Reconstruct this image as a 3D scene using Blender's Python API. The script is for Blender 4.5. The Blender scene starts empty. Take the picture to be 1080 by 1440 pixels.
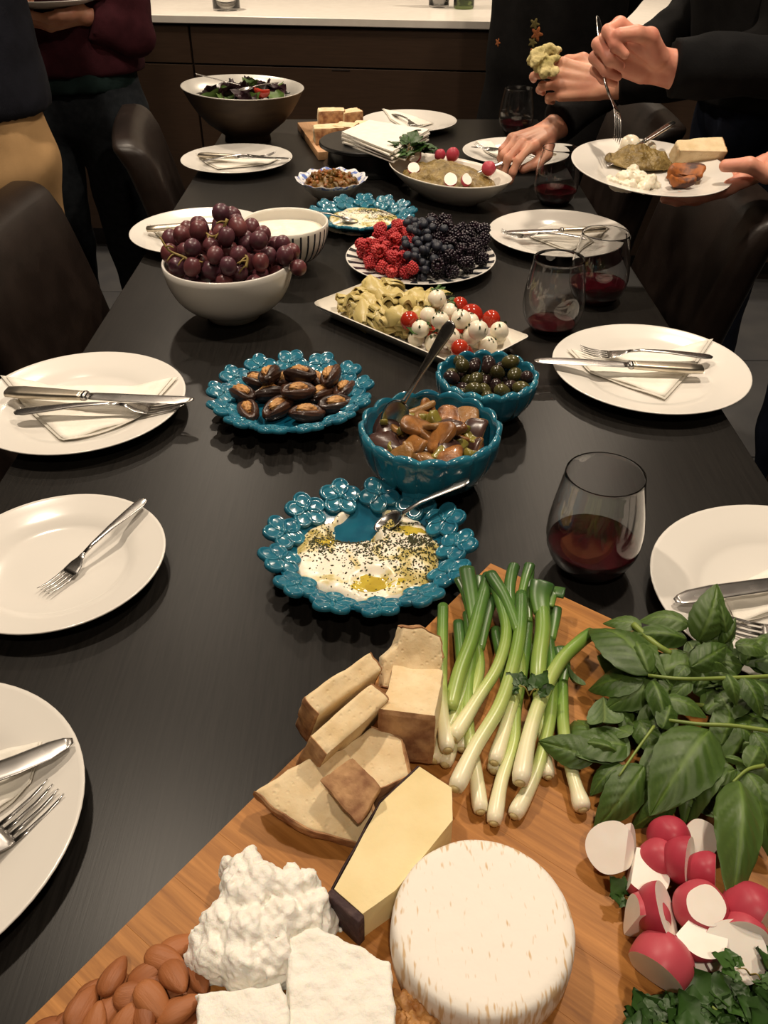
import bpy, bmesh, math, random
import numpy as np
from mathutils import Vector, Matrix, Euler

S = bpy.context.scene
COL = S.collection
PI = math.pi
rng = random.Random(7)
nrg = np.random.default_rng(11)

# ------------------------------------------------------------------ camera
FPX = 1180.0                      # focal length in pixels of the 1080x1440 frame
PITCH = math.atan((720 + 171) / FPX)
CAMZ, TZ = 1.314, 0.75            # eye height and table top height
cam_d = bpy.data.cameras.new('camera')
cam = bpy.data.objects.new('camera', cam_d)
COL.objects.link(cam)
cam.location = (0, 0, CAMZ)
cam.rotation_euler = (PI / 2 - PITCH, 0, 0)
cam_d.sensor_fit = 'VERTICAL'
cam_d.sensor_height = 36.0
cam_d.lens = 36.0 * FPX / 1440
cam_d.clip_start = 0.02
S.camera = cam

# ------------------------------------------------------------------ world, lights, exposure
world = bpy.data.worlds.new('world')
S.world = world
world.use_nodes = True
world.node_tree.nodes['Background'].inputs[0].default_value = (1.0, 0.86, 0.70, 1)
world.node_tree.nodes['Background'].inputs[1].default_value = 0.10


def downlight_or_fill(x, y, watts, size=0.11, z=2.56, col=(1.0, 0.84, 0.66), spread=2.5):
    d = bpy.data.lights.new('downlight_or_fill', 'AREA')
    d.shape = 'DISK'
    d.size = size
    d.energy = watts
    d.color = col
    d.spread = spread
    o = bpy.data.objects.new('downlight_or_fill', d)
    COL.objects.link(o)
    o.location = (x, y, z)
    return o


for lx, ly, lw in ((-0.62, 1.22, 14), (0.66, 1.18, 14), (0.1, -0.55, 9), (-0.75, 2.55, 7), (0.75, 2.55, 7), (-0.8, 3.6, 16), (0.9, 3.6, 16)):  # the lamp behind the camera is an added fill for camera-facing sides
    downlight_or_fill(lx, ly, lw)
S.view_settings.view_transform = 'Standard'
S.view_settings.look = 'None'
S.view_settings.gamma = 1.0
S.view_settings.use_curve_mapping = False
S.view_settings.exposure = 0.20
S.cycles.use_denoising = True


# ------------------------------------------------------------------ helpers
def at(px, py, z=TZ):
    """The point of the level plane z that the photograph shows at pixel (px, py)."""
    c, s = math.cos(PITCH), math.sin(PITCH)
    x, y = (px - 540) / FPX, (py - 720) / FPX
    d = Vector((x, c - y * s, -s - y * c))
    return Vector((0, 0, CAMZ)) + d * ((z - CAMZ) / d.z)


def lin(r, g, b):
    f = lambda v: ((v / 255 + 0.055) / 1.055) ** 2.4 if v > 10 else v / 255 / 12.92
    return (f(r), f(g), f(b), 1.0)


def mat(name, c1, c2=None, scale=20.0, detail=4.0, lo=0.35, hi=0.65, rough=0.5, metal=0.0, bump=0.0, bscale=None,
        sss=0.0, sssr=(1, .5, .3), ssss=0.004, coat=0.0, rnd=None, rough2=None, stretch=None, spec=0.5, trans=0.0, ior=1.45, distort=0.0, bdist=0.002, sheen=0.0):
    """A noise-mottled principled material in object coordinates; rnd is a third colour mixed in per object."""
    m = bpy.data.materials.new(name)
    m.use_nodes = True
    nt = m.node_tree
    p = nt.nodes['Principled BSDF']
    p.inputs['Base Color'].default_value = c1
    p.inputs['Roughness'].default_value = rough
    p.inputs['Metallic'].default_value = metal
    p.inputs['Specular IOR Level'].default_value = spec
    p.inputs['Coat Weight'].default_value = coat
    p.inputs['Coat Roughness'].default_value = 0.08
    p.inputs['IOR'].default_value = ior
    p.inputs['Transmission Weight'].default_value = trans
    if sheen:
        p.inputs['Sheen Weight'].default_value = sheen
    if sss:
        p.inputs['Subsurface Weight'].default_value = sss
        p.inputs['Subsurface Radius'].default_value = sssr
        p.inputs['Subsurface Scale'].default_value = ssss
    co = nt.nodes.new('ShaderNodeTexCoord')
    out = co.outputs['Object']
    if stretch:
        mp = nt.nodes.new('ShaderNodeMapping')
        mp.inputs['Scale'].default_value = stretch
        nt.links.new(out, mp.inputs['Vector'])
        out = mp.outputs['Vector']
    col = None
    if c2 is not None:
        n = nt.nodes.new('ShaderNodeTexNoise')
        n.inputs['Scale'].default_value = scale
        n.inputs['Detail'].default_value = detail
        n.inputs['Distortion'].default_value = distort
        nt.links.new(out, n.inputs['Vector'])
        r = nt.nodes.new('ShaderNodeValToRGB')
        r.color_ramp.elements[0].position = lo
        r.color_ramp.elements[0].color = c1
        r.color_ramp.elements[1].position = hi
        r.color_ramp.elements[1].color = c2
        nt.links.new(n.outputs['Fac'], r.inputs['Fac'])
        col = r.outputs['Color']
        if rough2 is not None:
            rr = nt.nodes.new('ShaderNodeMapRange')
            rr.inputs['To Min'].default_value = rough
            rr.inputs['To Max'].default_value = rough2
            nt.links.new(n.outputs['Fac'], rr.inputs['Value'])
            nt.links.new(rr.outputs['Result'], p.inputs['Roughness'])
    if rnd is not None:
        oi = nt.nodes.new('ShaderNodeObjectInfo')
        mx = nt.nodes.new('ShaderNodeMix')
        mx.data_type = 'RGBA'
        nt.links.new(oi.outputs['Random'], mx.inputs['Factor'])
        if col is not None:
            nt.links.new(col, mx.inputs['A'])
        else:
            mx.inputs['A'].default_value = c1
        mx.inputs['B'].default_value = rnd
        col = mx.outputs['Result']
    if col is not None:
        nt.links.new(col, p.inputs['Base Color'])
    if bump:
        nb = nt.nodes.new('ShaderNodeTexNoise')
        nb.inputs['Scale'].default_value = bscale or scale
        nb.inputs['Detail'].default_value = 5
        nt.links.new(out, nb.inputs['Vector'])
        b = nt.nodes.new('ShaderNodeBump')
        b.inputs['Strength'].default_value = bump
        b.inputs['Distance'].default_value = bdist
        nt.links.new(nb.outputs['Fac'], b.inputs['Height'])
        nt.links.new(b.outputs['Normal'], p.inputs['Normal'])
    return m


def mesh_obj(name, V, F, mats, parent=None, idx=None, smooth=True, sharp=None):
    me = bpy.data.meshes.new(name)
    me.from_pydata([tuple(map(float, v)) for v in V], [], [tuple(int(i) for i in f) for f in F])
    if not isinstance(mats, (list, tuple)):
        mats = [mats]
    for m in mats:
        me.materials.append(m)
    if idx is not None:
        me.polygons.foreach_set('material_index', np.asarray(idx, dtype=np.int32))
    if smooth:
        me.polygons.foreach_set('use_smooth', np.ones(len(me.polygons), dtype=bool))
    if sharp:
        me.set_sharp_from_angle(angle=math.radians(sharp))
    me.update()
    o = bpy.data.objects.new(name, me)
    COL.objects.link(o)
    if parent:
        o.parent = parent
    return o


def tag(o, label=None, cat=None, group=None, kind=None):
    if label:
        o['label'] = label
    if cat:
        o['category'] = cat
    if group:
        o['group'] = group
    if kind:
        o['kind'] = kind
    return o


def thing(name, label, cat, loc=(0, 0, 0), rz=0.0, group=None):
    o = bpy.data.objects.new(name, None)
    o.empty_display_size = 0.02
    COL.objects.link(o)
    o.location = loc
    o.rotation_euler = (0, 0, rz)
    return tag(o, label, cat, group)


def copy_tree(o, label=None, group=None, parent=None):
    c = o.copy()
    COL.objects.link(c)
    if parent:
        c.parent = parent
    for ch in list(o.children):
        copy_tree(ch, parent=c)
    if label:
        c['label'] = label
    if group:
        c['group'] = group
    return c


class MB:
    def __init__(s):
        s.V, s.F, s.I, s.n = [], [], [], 0

    def add(s, V, F, mi=0, M=None):
        V = np.asarray(V, dtype=float)
        if M is not None:
            A = np.array(M)
            V = V @ A[:3, :3].T + A[:3, 3]
        s.V.append(V)
        s.F += [tuple(i + s.n for i in f) for f in F]
        s.I += [mi] * len(F) if not isinstance(mi, (list, tuple, np.ndarray)) else list(mi)
        s.n += len(V)
        return s

    def build(s, name, mats, parent=None, smooth=True, sharp=None):
        return mesh_obj(name, np.concatenate(s.V), s.F, mats, parent, s.I, smooth, sharp)


def TR(loc=(0, 0, 0), rot=(0, 0, 0), sc=(1, 1, 1)):
    return Matrix.Translation(loc) @ Euler(rot).to_matrix().to_4x4() @ Matrix.Diagonal((*sc, 1))


def lathe(prof, n=48, mod=None):
    """Revolve (r, z) pairs; mod(theta, r, z, i) may reshape each point."""
    V, F = [], []
    k = len(prof)
    for j in range(n):
        t = 2 * PI * j / n
        for i, (r, z) in enumerate(prof):
            r2, z2 = mod(t, r, z, i) if mod else (r, z)
            V.append((r2 * math.cos(t), r2 * math.sin(t), z2))
    for j in range(n):
        a, b = j * k, ((j + 1) % n) * k
        for i in range(k - 1):
            F.append((a + i, b + i, b + i + 1, a + i + 1))
    return np.array(V), F


def spline(pts, n):
    """Catmull-Rom through pts, n samples."""
    P = np.array([tuple(p) for p in pts], dtype=float)
    P = np.vstack([2 * P[0] - P[1], P, 2 * P[-1] - P[-2]])
    m = len(P) - 3
    out = []
    for u in np.linspace(0, m, n):
        i = min(int(u), m - 1)
        t = u - i
        a, b, c, d = P[i:i + 4]
        out.append(0.5 * (2 * b + (c - a) * t + (2 * a - 5 * b + 4 * c - d) * t * t + (3 * b - a - 3 * c + d) * t ** 3))
    return np.array(out)


def tube(P, R, n=10, flat=1.0, up=(0, 0, 1), caps=True):
    """Sweep an ellipse along points P with radii R; flat squashes it along the up axis."""
    P = np.asarray(P, dtype=float)
    R = np.broadcast_to(np.asarray(R, dtype=float), (len(P),))
    V, F = [], []
    ref = np.array(up, dtype=float)
    T = np.gradient(P, axis=0)
    T /= np.linalg.norm(T, axis=1, keepdims=True) + 1e-12
    for i in range(len(P)):
        a = np.cross(ref, T[i])
        if np.linalg.norm(a) < 1e-3:
            a = np.cross((1, 0.3, 0), T[i])
        a /= np.linalg.norm(a)
        b = np.cross(T[i], a)
        ref = b
        for j in range(n):
            t = 2 * PI * j / n
            V.append(P[i] + R[i] * (math.cos(t) * a + math.sin(t) * flat * b))
    for i in range(len(P) - 1):
        for j in range(n):
            F.append((i * n + j, i * n + (j + 1) % n, (i + 1) * n + (j + 1) % n, (i + 1) * n + j))
    if caps:
        F.append(tuple(range(n))[::-1])
        F.append(tuple((len(P) - 1) * n + j for j in range(n)))
    return np.array(V), F


_ico = {}


def ico(sub=2):
    if sub not in _ico:
        bm = bmesh.new()
        bmesh.ops.create_icosphere(bm, subdivisions=sub, radius=1)
        _ico[sub] = (np.array([v.co[:] for v in bm.verts]), [tuple(v.index for v in f.verts) for f in bm.faces])
        bm.free()
    V, F = _ico[sub]
    return V.copy(), F


def wob(V, freq, amp, seed=0, octv=3):
    """Smooth pseudo-noise value per vertex (sum of sine waves)."""
    g = np.random.default_rng(seed)
    V = np.asarray(V)
    out = np.zeros(len(V))
    a = 1.0
    for o in range(octv):
        for k in range(4):
            d = g.normal(size=3)
            d /= np.linalg.norm(d)
            out += a * np.sin(V @ d * freq * (2 ** o) + g.uniform(0, 6.28)) / 4
        a *= 0.55
    return out * amp


def nrm(V):
    return V / (np.linalg.norm(V, axis=1, keepdims=True) + 1e-12)


def box(sx, sy, sz, bev=0.0, seg=2, cz=None):
    """Box centred in x, y; from z=0 up unless cz given (centre)."""
    bm = bmesh.new()
    bmesh.ops.create_cube(bm, size=1)
    bmesh.ops.scale(bm, vec=(sx, sy, sz), verts=bm.verts)
    if bev:
        bmesh.ops.bevel(bm, geom=bm.edges[:], offset=bev, segments=seg, profile=0.5, affect='EDGES')
    dz = sz / 2 if cz is None else cz
    V = np.array([v.co[:] for v in bm.verts]) + (0, 0, dz)
    F = [tuple(v.index for v in f.verts) for f in bm.faces]
    bm.free()
    return V, F


def prism(poly, h, bev=0.0, seg=2, sub=0):
    """Extrude a 2-D outline from z=0 to h. Returns V, F and a flag per face: 0 top, 1 bottom, 2+i side i."""
    n = len(poly)
    bm = bmesh.new()
    lay = bm.faces.layers.int.new('w')
    lo = [bm.verts.new((x, y, 0)) for x, y in poly]
    hi = [bm.verts.new((x, y, h)) for x, y in poly]
    f = bm.faces.new(hi); f[lay] = 0
    f = bm.faces.new(lo[::-1]); f[lay] = 1
    for i in range(n):
        f = bm.faces.new((lo[i], lo[(i + 1) % n], hi[(i + 1) % n], hi[i])); f[lay] = 2 + i
    bm.normal_update()
    bmesh.ops.recalc_face_normals(bm, faces=bm.faces)
    if sub:
        bmesh.ops.triangulate(bm, faces=[f for f in bm.faces if len(f.verts) > 4])
        bmesh.ops.subdivide_edges(bm, edges=bm.edges[:], cuts=sub, use_grid_fill=True)
    if bev:
        es = [e for e in bm.edges if len(e.link_faces) == 2 and e.calc_face_angle(0) > 0.5]
        bmesh.ops.bevel(bm, geom=es, offset=bev, segments=seg, profile=0.5, affect='EDGES')
    bm.verts.index_update()
    V = np.array([v.co[:] for v in bm.verts])
    F = [tuple(v.index for v in f.verts) for f in bm.faces]
    W = [f[lay] for f in bm.faces]
    bm.free()
    return V, F, W


def sdf_mesh(prims, res, k, extra=None, pad=None):
    """Skin tapered capsules (p0, p1, r0, r1) into one smooth closed surface (surface nets)."""
    A = np.array([(*p[0], *p[1], p[2], p[3]) for p in prims], dtype=float)
    pad = pad or 4 * res
    rm = np.maximum(A[:, 6], A[:, 7])[:, None]
    lo = np.minimum(A[:, :3] - rm, A[:, 3:6] - rm).min(0) - pad
    hi = np.maximum(A[:, :3] + rm, A[:, 3:6] + rm).max(0) + pad
    n = np.ceil((hi - lo) / res).astype(int) + 1
    g = [lo[i] + res * np.arange(n[i]) for i in range(3)]
    far = 1.0
    acc = np.zeros(n)
    mn = np.full(n, far)
    for a in A:
        r = max(a[6], a[7]) + 7 * k + 2.5 * res
        sl = []
        for i in range(3):
            l, h = min(a[i], a[3 + i]) - r, max(a[i], a[3 + i]) + r
            i0 = max(0, int((l - lo[i]) / res)); i1 = min(n[i], int((h - lo[i]) / res) + 2)
            sl.append(slice(i0, i1))
        X, Y, Z = np.meshgrid(g[0][sl[0]], g[1][sl[1]], g[2][sl[2]], indexing='ij', sparse=True)
        b = a[3:6] - a[:3]
        bb = max(b @ b, 1e-12)
        t = np.clip(((X - a[0]) * b[0] + (Y - a[1]) * b[1] + (Z - a[2]) * b[2]) / bb, 0, 1)
        d = np.sqrt((X - a[0] - t * b[0]) ** 2 + (Y - a[1] - t * b[1]) ** 2 + (Z - a[2] - t * b[2]) ** 2) - (a[6] + t * (a[7] - a[6]))
        acc[tuple(sl)] += np.exp(-np.clip(d / k, -40, 40))
        mn[tuple(sl)] = np.minimum(mn[tuple(sl)], d)
    D = np.where(acc > 1e-12, -k * np.log(np.maximum(acc, 1e-12)), np.minimum(mn, 0.5))
    if extra is not None:
        X, Y, Z = np.meshgrid(*g, indexing='ij', sparse=True)
        D = extra(D, X, Y, Z)
    return nets(D, lo, res)


def nets(D, lo, res):
    sgn = D < 0
    m = np.array(D.shape) - 1
    cnt = np.zeros(m)
    pos = np.zeros((*m, 3))
    cs = [(i, j, l) for i in (0, 1) for j in (0, 1) for l in (0, 1)]
    sub = lambda B, c: B[c[0]:c[0] + m[0], c[1]:c[1] + m[1], c[2]:c[2] + m[2]]
    for a in cs:
        for ax in range(3):
            if a[ax]:
                continue
            b = list(a); b[ax] = 1
            va, vb = sub(D, a), sub(D, b)
            x = sub(sgn, a) != sub(sgn, b)
            t = np.where(x, va / np.where(x, va - vb, 1), 0)
            cnt += x
            for i in range(3):
                pos[..., i] += np.where(x, a[i] + (t if i == ax else 0), 0)
    on = cnt > 0
    ids = -np.ones(m, dtype=int)
    ids[on] = np.arange(on.sum())
    base = np.argwhere(on)
    V = lo + res * (base + pos[on] / cnt[on][:, None])
    F = []
    for ax in range(3):
        u, v = (ax + 1) % 3, (ax + 2) % 3
        s0 = [slice(None)] * 3; s0[ax] = slice(0, -1)
        s1 = [slice(None)] * 3; s1[ax] = slice(1, None)
        e = sgn[tuple(s0)] != sgn[tuple(s1)]
        I = np.argwhere(e)
        I = I[(I[:, u] > 0) & (I[:, v] > 0) & (I[:, u] < m[u]) & (I[:, v] < m[v])]
        inside = sgn[tuple(I.T)]
        def idx(du, dv):
            J = I.copy(); J[:, u] -= du; J[:, v] -= dv
            return ids[tuple(J.T)]
        Q = np.stack([idx(1, 1), idx(0, 1), idx(0, 0), idx(1, 0)], 1)
        Q[~inside] = Q[~inside][:, ::-1]
        F.append(Q)
    F = np.concatenate(F)
    return V, [tuple(f) for f in F.tolist()]


def frame_along(a, b, up=(0, 0, 1), roll=0.0, L=None):
    """Matrix whose x axis runs from a to b (scaled so that length L spans it), z near up."""
    a, b, up = Vector(a), Vector(b), Vector(up)
    x = (b - a)
    s = x.length / L if L else 1.0
    x.normalize()
    y = up.cross(x).normalized()
    z = x.cross(y)
    M = Matrix((x, y, z)).transposed().to_4x4() @ Matrix.Rotation(roll, 4, 'X') @ Matrix.Diagonal((s, s, s, 1))
    return Matrix.Translation(a) @ M

# ------------------------------------------------------------------ materials
WHITE = mat('white_porcelain', (0.70, 0.67, 0.62, 1), rough=0.16, spec=0.5)
CREAMW = mat('cream_glaze', (0.74, 0.70, 0.62, 1), rough=0.2)
STEEL = mat('stainless_steel', (0.50, 0.485, 0.47, 1), (0.42, 0.405, 0.39, 1), 60, rough=0.18, metal=1.0, rough2=0.32)
SILVERWARM = mat('silver_handle', (0.72, 0.66, 0.55, 1), (0.5, 0.44, 0.35, 1), 40, rough=0.25, metal=1.0, rough2=0.4)
PAPER = mat('paper_napkin', (0.86, 0.82, 0.74, 1), (0.80, 0.76, 0.67, 1), 60, rough=0.9, bump=0.25, bscale=400, bdist=0.001)
TURQ = mat('turquoise_glaze', (0.008, 0.100, 0.172, 1), (0.018, 0.165, 0.242, 1), 35, rough=0.14, coat=0.5, lo=.3, hi=.7)
TURQL = mat('turquoise_glaze_pale', (0.022, 0.165, 0.235, 1), (0.012, 0.115, 0.185, 1), 40, rough=0.16, coat=0.4)
TURQD = mat('turquoise_glaze_deep', (0.004, 0.075, 0.135, 1), (0.008, 0.11, 0.175, 1), 50, rough=0.14, coat=0.5)
LEATHER = mat('brown_leather', (0.010, 0.006, 0.0046, 1), (0.017, 0.0105, 0.008, 1), 18, rough=0.36, rough2=0.5, spec=0.4, bump=0.25, bscale=260, bdist=0.001)
DARKWOOD = mat('espresso_leg_wood', (0.012, 0.008, 0.006, 1), (0.02, 0.013, 0.01, 1), 12, stretch=(1, 1, .1), rough=0.4)


def wood(name, c1, c2, axis_scale, scale=14, rough=0.4, bump=0.05, dist=1.5, c3=None, spec=0.5):
    m = bpy.data.materials.new(name)
    m.use_nodes = True
    nt = m.node_tree
    p = nt.nodes['Principled BSDF']
    p.inputs['Roughness'].default_value = rough
    p.inputs['Specular IOR Level'].default_value = spec
    co = nt.nodes.new('ShaderNodeTexCoord')
    mp = nt.nodes.new('ShaderNodeMapping')
    mp.inputs['Scale'].default_value = axis_scale
    nt.links.new(co.outputs['Object'], mp.inputs['Vector'])
    n = nt.nodes.new('ShaderNodeTexNoise')
    n.inputs['Scale'].default_value = scale
    n.inputs['Detail'].default_value = 6
    n.inputs['Roughness'].default_value = 0.65
    n.inputs['Distortion'].default_value = dist
    nt.links.new(mp.outputs['Vector'], n.inputs['Vector'])
    r = nt.nodes.new('ShaderNodeValToRGB')
    r.color_ramp.elements[0].position = 0.3
    r.color_ramp.elements[0].color = c1
    r.color_ramp.elements[1].position = 0.72
    r.color_ramp.elements[1].color = c2
    if c3:
        e = r.color_ramp.elements.new(0.5)
        e.color = c3
    nt.links.new(n.outputs['Fac'], r.inputs['Fac'])
    nt.links.new(r.outputs['Color'], p.inputs['Base Color'])
    b = nt.nodes.new('ShaderNodeBump')
    b.inputs['Strength'].default_value = bump
    b.inputs['Distance'].default_value = 0.002
    nt.links.new(n.outputs['Fac'], b.inputs['Height'])
    nt.links.new(b.outputs['Normal'], p.inputs['Normal'])
    return m


TABLEWOOD = wood('black_brown_table_wood', (0.0062, 0.0055, 0.0049, 1), (0.0145, 0.0130, 0.0117, 1), (60, 2.2, 20), 6, 0.34, 0.03, 0.6, spec=0.18)
BAMBOO = wood('bamboo_board', lin(134, 86, 40), lin(186, 129, 68), (30, 1.6, 10), 5, 0.46, 0.04, 0.5, lin(161, 108, 53), spec=0.2)
SMALLBOARD = wood('pale_wood_board', lin(190, 140, 95), lin(215, 170, 125), (2, 20, 10), 5, 0.5)
CABWOOD = wood('dark_cabinet_veneer', (0.040, 0.022, 0.012, 1), (0.060, 0.033, 0.019, 1), (3, 3, 60), 3, 0.45, 0.03, 0.4)
QUARTZ = mat('white_quartz', (0.82, 0.77, 0.70, 1), (0.78, 0.73, 0.66, 1), 30, rough=0.25)
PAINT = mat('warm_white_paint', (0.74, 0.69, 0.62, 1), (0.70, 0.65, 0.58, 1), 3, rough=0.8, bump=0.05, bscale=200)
PAINTD = mat('dimmed_wall_paint', (0.16, 0.14, 0.12, 1), (0.14, 0.12, 0.105, 1), 3, rough=0.8, bump=0.05, bscale=200)  # room dimness put into the wall colour: darker steel reflections, less ambient light
CEILP = mat('ceiling_paint', (0.80, 0.76, 0.70, 1), rough=0.9)
FLOORM = mat('grey_floor_tile', (0.055, 0.055, 0.058, 1), (0.072, 0.071, 0.071, 1), 8, rough=0.5)
GROUT = mat('floor_grout', (0.04, 0.04, 0.04, 1), rough=0.9)

# ------------------------------------------------------------------ room shell
RX0, RX1, RY0, RY1, RH = -2.6, 2.9, -1.6, 5.0, 2.6


def struct(name, V, F, m, parent=None, smooth=False):
    o = mesh_obj(name, V, F, m, parent, smooth=smooth)
    if parent is None:
        o['kind'] = 'structure'
    return o


def slab(name, x0, x1, y0, y1, z0, z1, m):
    V, F = box(x1 - x0, y1 - y0, z1 - z0)
    return struct(name, V + ((x0 + x1) / 2, (y0 + y1) / 2, z0), F, m)


floor = slab('floor', RX0, RX1, RY0, RY1, -0.06, -0.004, GROUT)
tv, tf = box(0.594, 0.594, 0.012, 0.002, 1)
tile_me = None
for i in range(9):
    for j in range(11):
        x, y = RX0 + 0.3 + i * 0.6, RY0 + 0.3 + j * 0.6
        if tile_me is None:
            t = mesh_obj('tile', tv, tf, FLOORM, floor, smooth=False)
            tile_me = t.data
        else:
            t = bpy.data.objects.new('tile', tile_me)
            COL.objects.link(t)
            t.parent = floor
        t.location = (x, y, -0.012)
slab('ceiling', RX0, RX1, RY0, RY1, RH, RH + 0.06, CEILP)
slab('wall_back', RX0, RX1, RY1, RY1 + 0.08, 0, RH, PAINT)
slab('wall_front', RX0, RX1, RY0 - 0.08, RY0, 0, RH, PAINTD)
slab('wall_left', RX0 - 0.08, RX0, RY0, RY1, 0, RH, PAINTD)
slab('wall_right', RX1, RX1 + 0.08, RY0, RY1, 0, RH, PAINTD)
slab('baseboard_back', RX0, RX1, RY1 - 0.015, RY1, 0, 0.09, CEILP)
slab('baseboard_left', RX0, RX0 + 0.015, RY0, RY1 - 0.016, 0, 0.09, CEILP)
slab('baseboard_right', RX1 - 0.015, RX1, RY0, RY1 - 0.016, 0, 0.09, CEILP)

# ------------------------------------------------------------------ kitchen island: white worktop on drawer cabinets
CB = 0.885
pA, pB = at(200, 31, CB), at(680, 41, CB)
ang = math.atan2(pB.y - pA.y, pB.x - pA.x)
isl = Matrix.Translation((pA.x, pA.y, 0)) @ Matrix.Rotation(ang, 4, 'Z')   # local x along the front, y away
w = thing('worktop', 'long white stone worktop with bottles and jars along the far side', 'worktop')
w.matrix_world = isl
V, F = box(3.9, 0.95, 0.026, 0.002, 1)
mesh_obj('stone_slab', V + (0.55, 0.465, CB), F, QUARTZ, w, smooth=False)


def cabinet(x0, x1, m, label):
    c = thing('drawer_cabinet', label, 'cabinet', group='cabinet fronts under the white worktop')
    c.matrix_world = isl
    x0, x1 = x0 + .0015, x1 - .0015
    wd = x1 - x0
    V, F = box(wd, 0.86, CB - 0.09)
    mesh_obj('carcass', V + ((x0 + x1) / 2, 0.465, 0.088), F, DARKWOOD, c, smooth=False)
    V, F = box(wd - 0.006, 0.02, 0.125, 0.001, 1)
    df = mesh_obj('drawer_front', V + ((x0 + x1) / 2, 0.022, CB - 0.135), F, m, c, smooth=False)
    V, F = box(wd - 0.006, 0.02, CB - 0.135 - 0.10, 0.001, 1)
    d = mesh_obj('door_panel', V + ((x0 + x1) / 2, 0.022, 0.094), F, m, c, smooth=False)
    V, F = box(0.07, 0.012, 0.006, 0.001, 1)
    mesh_obj('finger_pull', V + ((x0 + x1) / 2, 0.016, CB - 0.149), F, DARKWOOD, df, smooth=False)
    V, F = box(wd, 0.78, 0.088)
    mesh_obj('plinth', V + ((x0 + x1) / 2, 0.47, 0), F, DARKWOOD, c, smooth=False)


sx = (isl.inverted() @ at(247, 60, 0.84)).x
cabinet(sx - 1.42, sx - 0.62, CABWOOD, 'dark wood cabinet behind the two people at left')
cabinet(sx - 0.62, sx, CABWOOD, 'dark wood cabinet left of the drawer seam beside the salad bowl')
cabinet(sx, sx + 1.15, CABWOOD, 'wide dark wood drawer cabinet directly behind the salad bowl')
cabinet(sx + 1.15, sx + 1.72, CABWOOD, 'dark wood cabinet mostly hidden behind the dark cardigan')
cabinet(sx + 1.72, sx + 2.5, CABWOOD, 'dark wood cabinet glimpsed past the black sleeves at right')

GLASS = mat('clear_glass', (1, 1, 1, 1), rough=0.0, trans=1.0, ior=1.45)
GREENGLASS = mat('green_glass', (0.25, 0.36, 0.10, 1), rough=0.02, trans=1.0, ior=1.45)
WATER = mat('clear_water', (0.95, 0.95, 0.93, 1), rough=0.0, trans=1.0, ior=1.33)


def on_top(px, py):
    return at(px, py, CB + 0.0262)


for px, py, lab, m, prof in (
        (319, 14, 'clear glass jar on the white worktop behind the salad bowl', GLASS, [(0, .001), (.048, 0), (.052, .006), (.052, .12), (.044, .14), (.044, .155), (.041, .155), (.041, .139), (.049, .118), (.049, .009), (0, .006)]),
        (617, 10, 'clear glass bottle on the worktop beside a green bottle', GLASS, [(0, .001), (.036, 0), (.04, .006), (.04, .17), (.016, .22), (.016, .28), (.013, .28), (.013, .219), (.037, .168), (.037, .009), (0, .006)]),
        (652, 12, 'green glass bottle on the worktop next to the clear bottle', GREENGLASS, [(0, .004), (.036, 0), (.04, .006), (.04, .17), (.016, .22), (.016, .30), (.012, .30), (.012, .219), (.036, .168), (.036, .012), (0, .012)])):
    p = on_top(px, py)
    b = thing('glass_jar' if px == 319 else 'glass_bottle', lab, 'jar' if px == 319 else 'bottle', p)
    V, F = lathe(prof, 32)
    mesh_obj('glass_body', V, F, m, b)
    if px == 319:
        V, F = lathe([(0, .0065), (.0485, .0095), (.0485, .05), (0, .05)], 32)
        mesh_obj('water', V, F, WATER, b)
    else:
        V, F = lathe([(0, .29), (.0118, .289), (.0118, .302), (.017, .302), (.017, .32), (0, .32)], 20)
        mesh_obj('stopper', V + (0, 0, -.02 if px == 617 else 0), F, DARKWOOD, b)

# ------------------------------------------------------------------ dining table
tbl = thing('dining_table', 'long black brown wooden dining table laid with food', 'table', (0, 1.33, 0))
TY0, TY1 = -0.02, 2.66
V, F = box(0.90, TY1 - TY0, 0.034, 0.0015, 2)
mesh_obj('tabletop', V + (0, (TY0 + TY1) / 2 - 1.33, TZ - 0.034), F, TABLEWOOD, tbl, smooth=False)
V, F = box(0.78, 2.5, 0.07)
mesh_obj('apron', V + (0, -0.01, TZ - 0.104), F, TABLEWOOD, tbl, smooth=False)
for sx_ in (-1, 1):
    for sy in (-1, 1):
        V, F = box(0.075, 0.075, TZ - 0.034, 0.003, 1)
        mesh_obj('leg', V + (sx_ * 0.39, sy * 1.26 - 0.01, 0), F, TABLEWOOD, tbl, smooth=False)


# ------------------------------------------------------------------ leather dining chairs
def bowed(w, h, t, bow, bev, bl=0.0):
    """Upright cushion w wide (y), h high (z), t thick (x), rolled top, slight forward bow."""
    V, F = box(t, w, h, bev, 4)
    bm = bmesh.new()
    bmv = [bm.verts.new(v) for v in V]
    for f in F:
        bm.faces.new([bmv[i] for i in f])
    for k in range(1, 9):
        z = h * k / 9
        bmesh.ops.bisect_plane(bm, geom=bm.verts[:] + bm.edges[:] + bm.faces[:], plane_co=(0, 0, z), plane_no=(0, 0, 1))
    for k in range(1, 8):
        y = -w / 2 + w * k / 8
        bmesh.ops.bisect_plane(bm, geom=bm.verts[:] + bm.edges[:] + bm.faces[:], plane_co=(0, y, 0), plane_no=(0, 1, 0))
    bm.verts.index_update()
    V = np.array([v.co[:] for v in bm.verts])
    F = [tuple(v.index for v in f.verts) for f in bm.faces]
    bm.free()
    u = np.clip(V[:, 2] / h, 0, 1)
    V[:, 0] += -0.10 * u ** 1.5 * (h / 0.5) + bow * np.cos(V[:, 1] / w * PI)
    V[:, 0] -= 0.018 * np.clip((u - 0.86) / 0.14, 0, 1) ** 2
    return V, F


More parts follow.
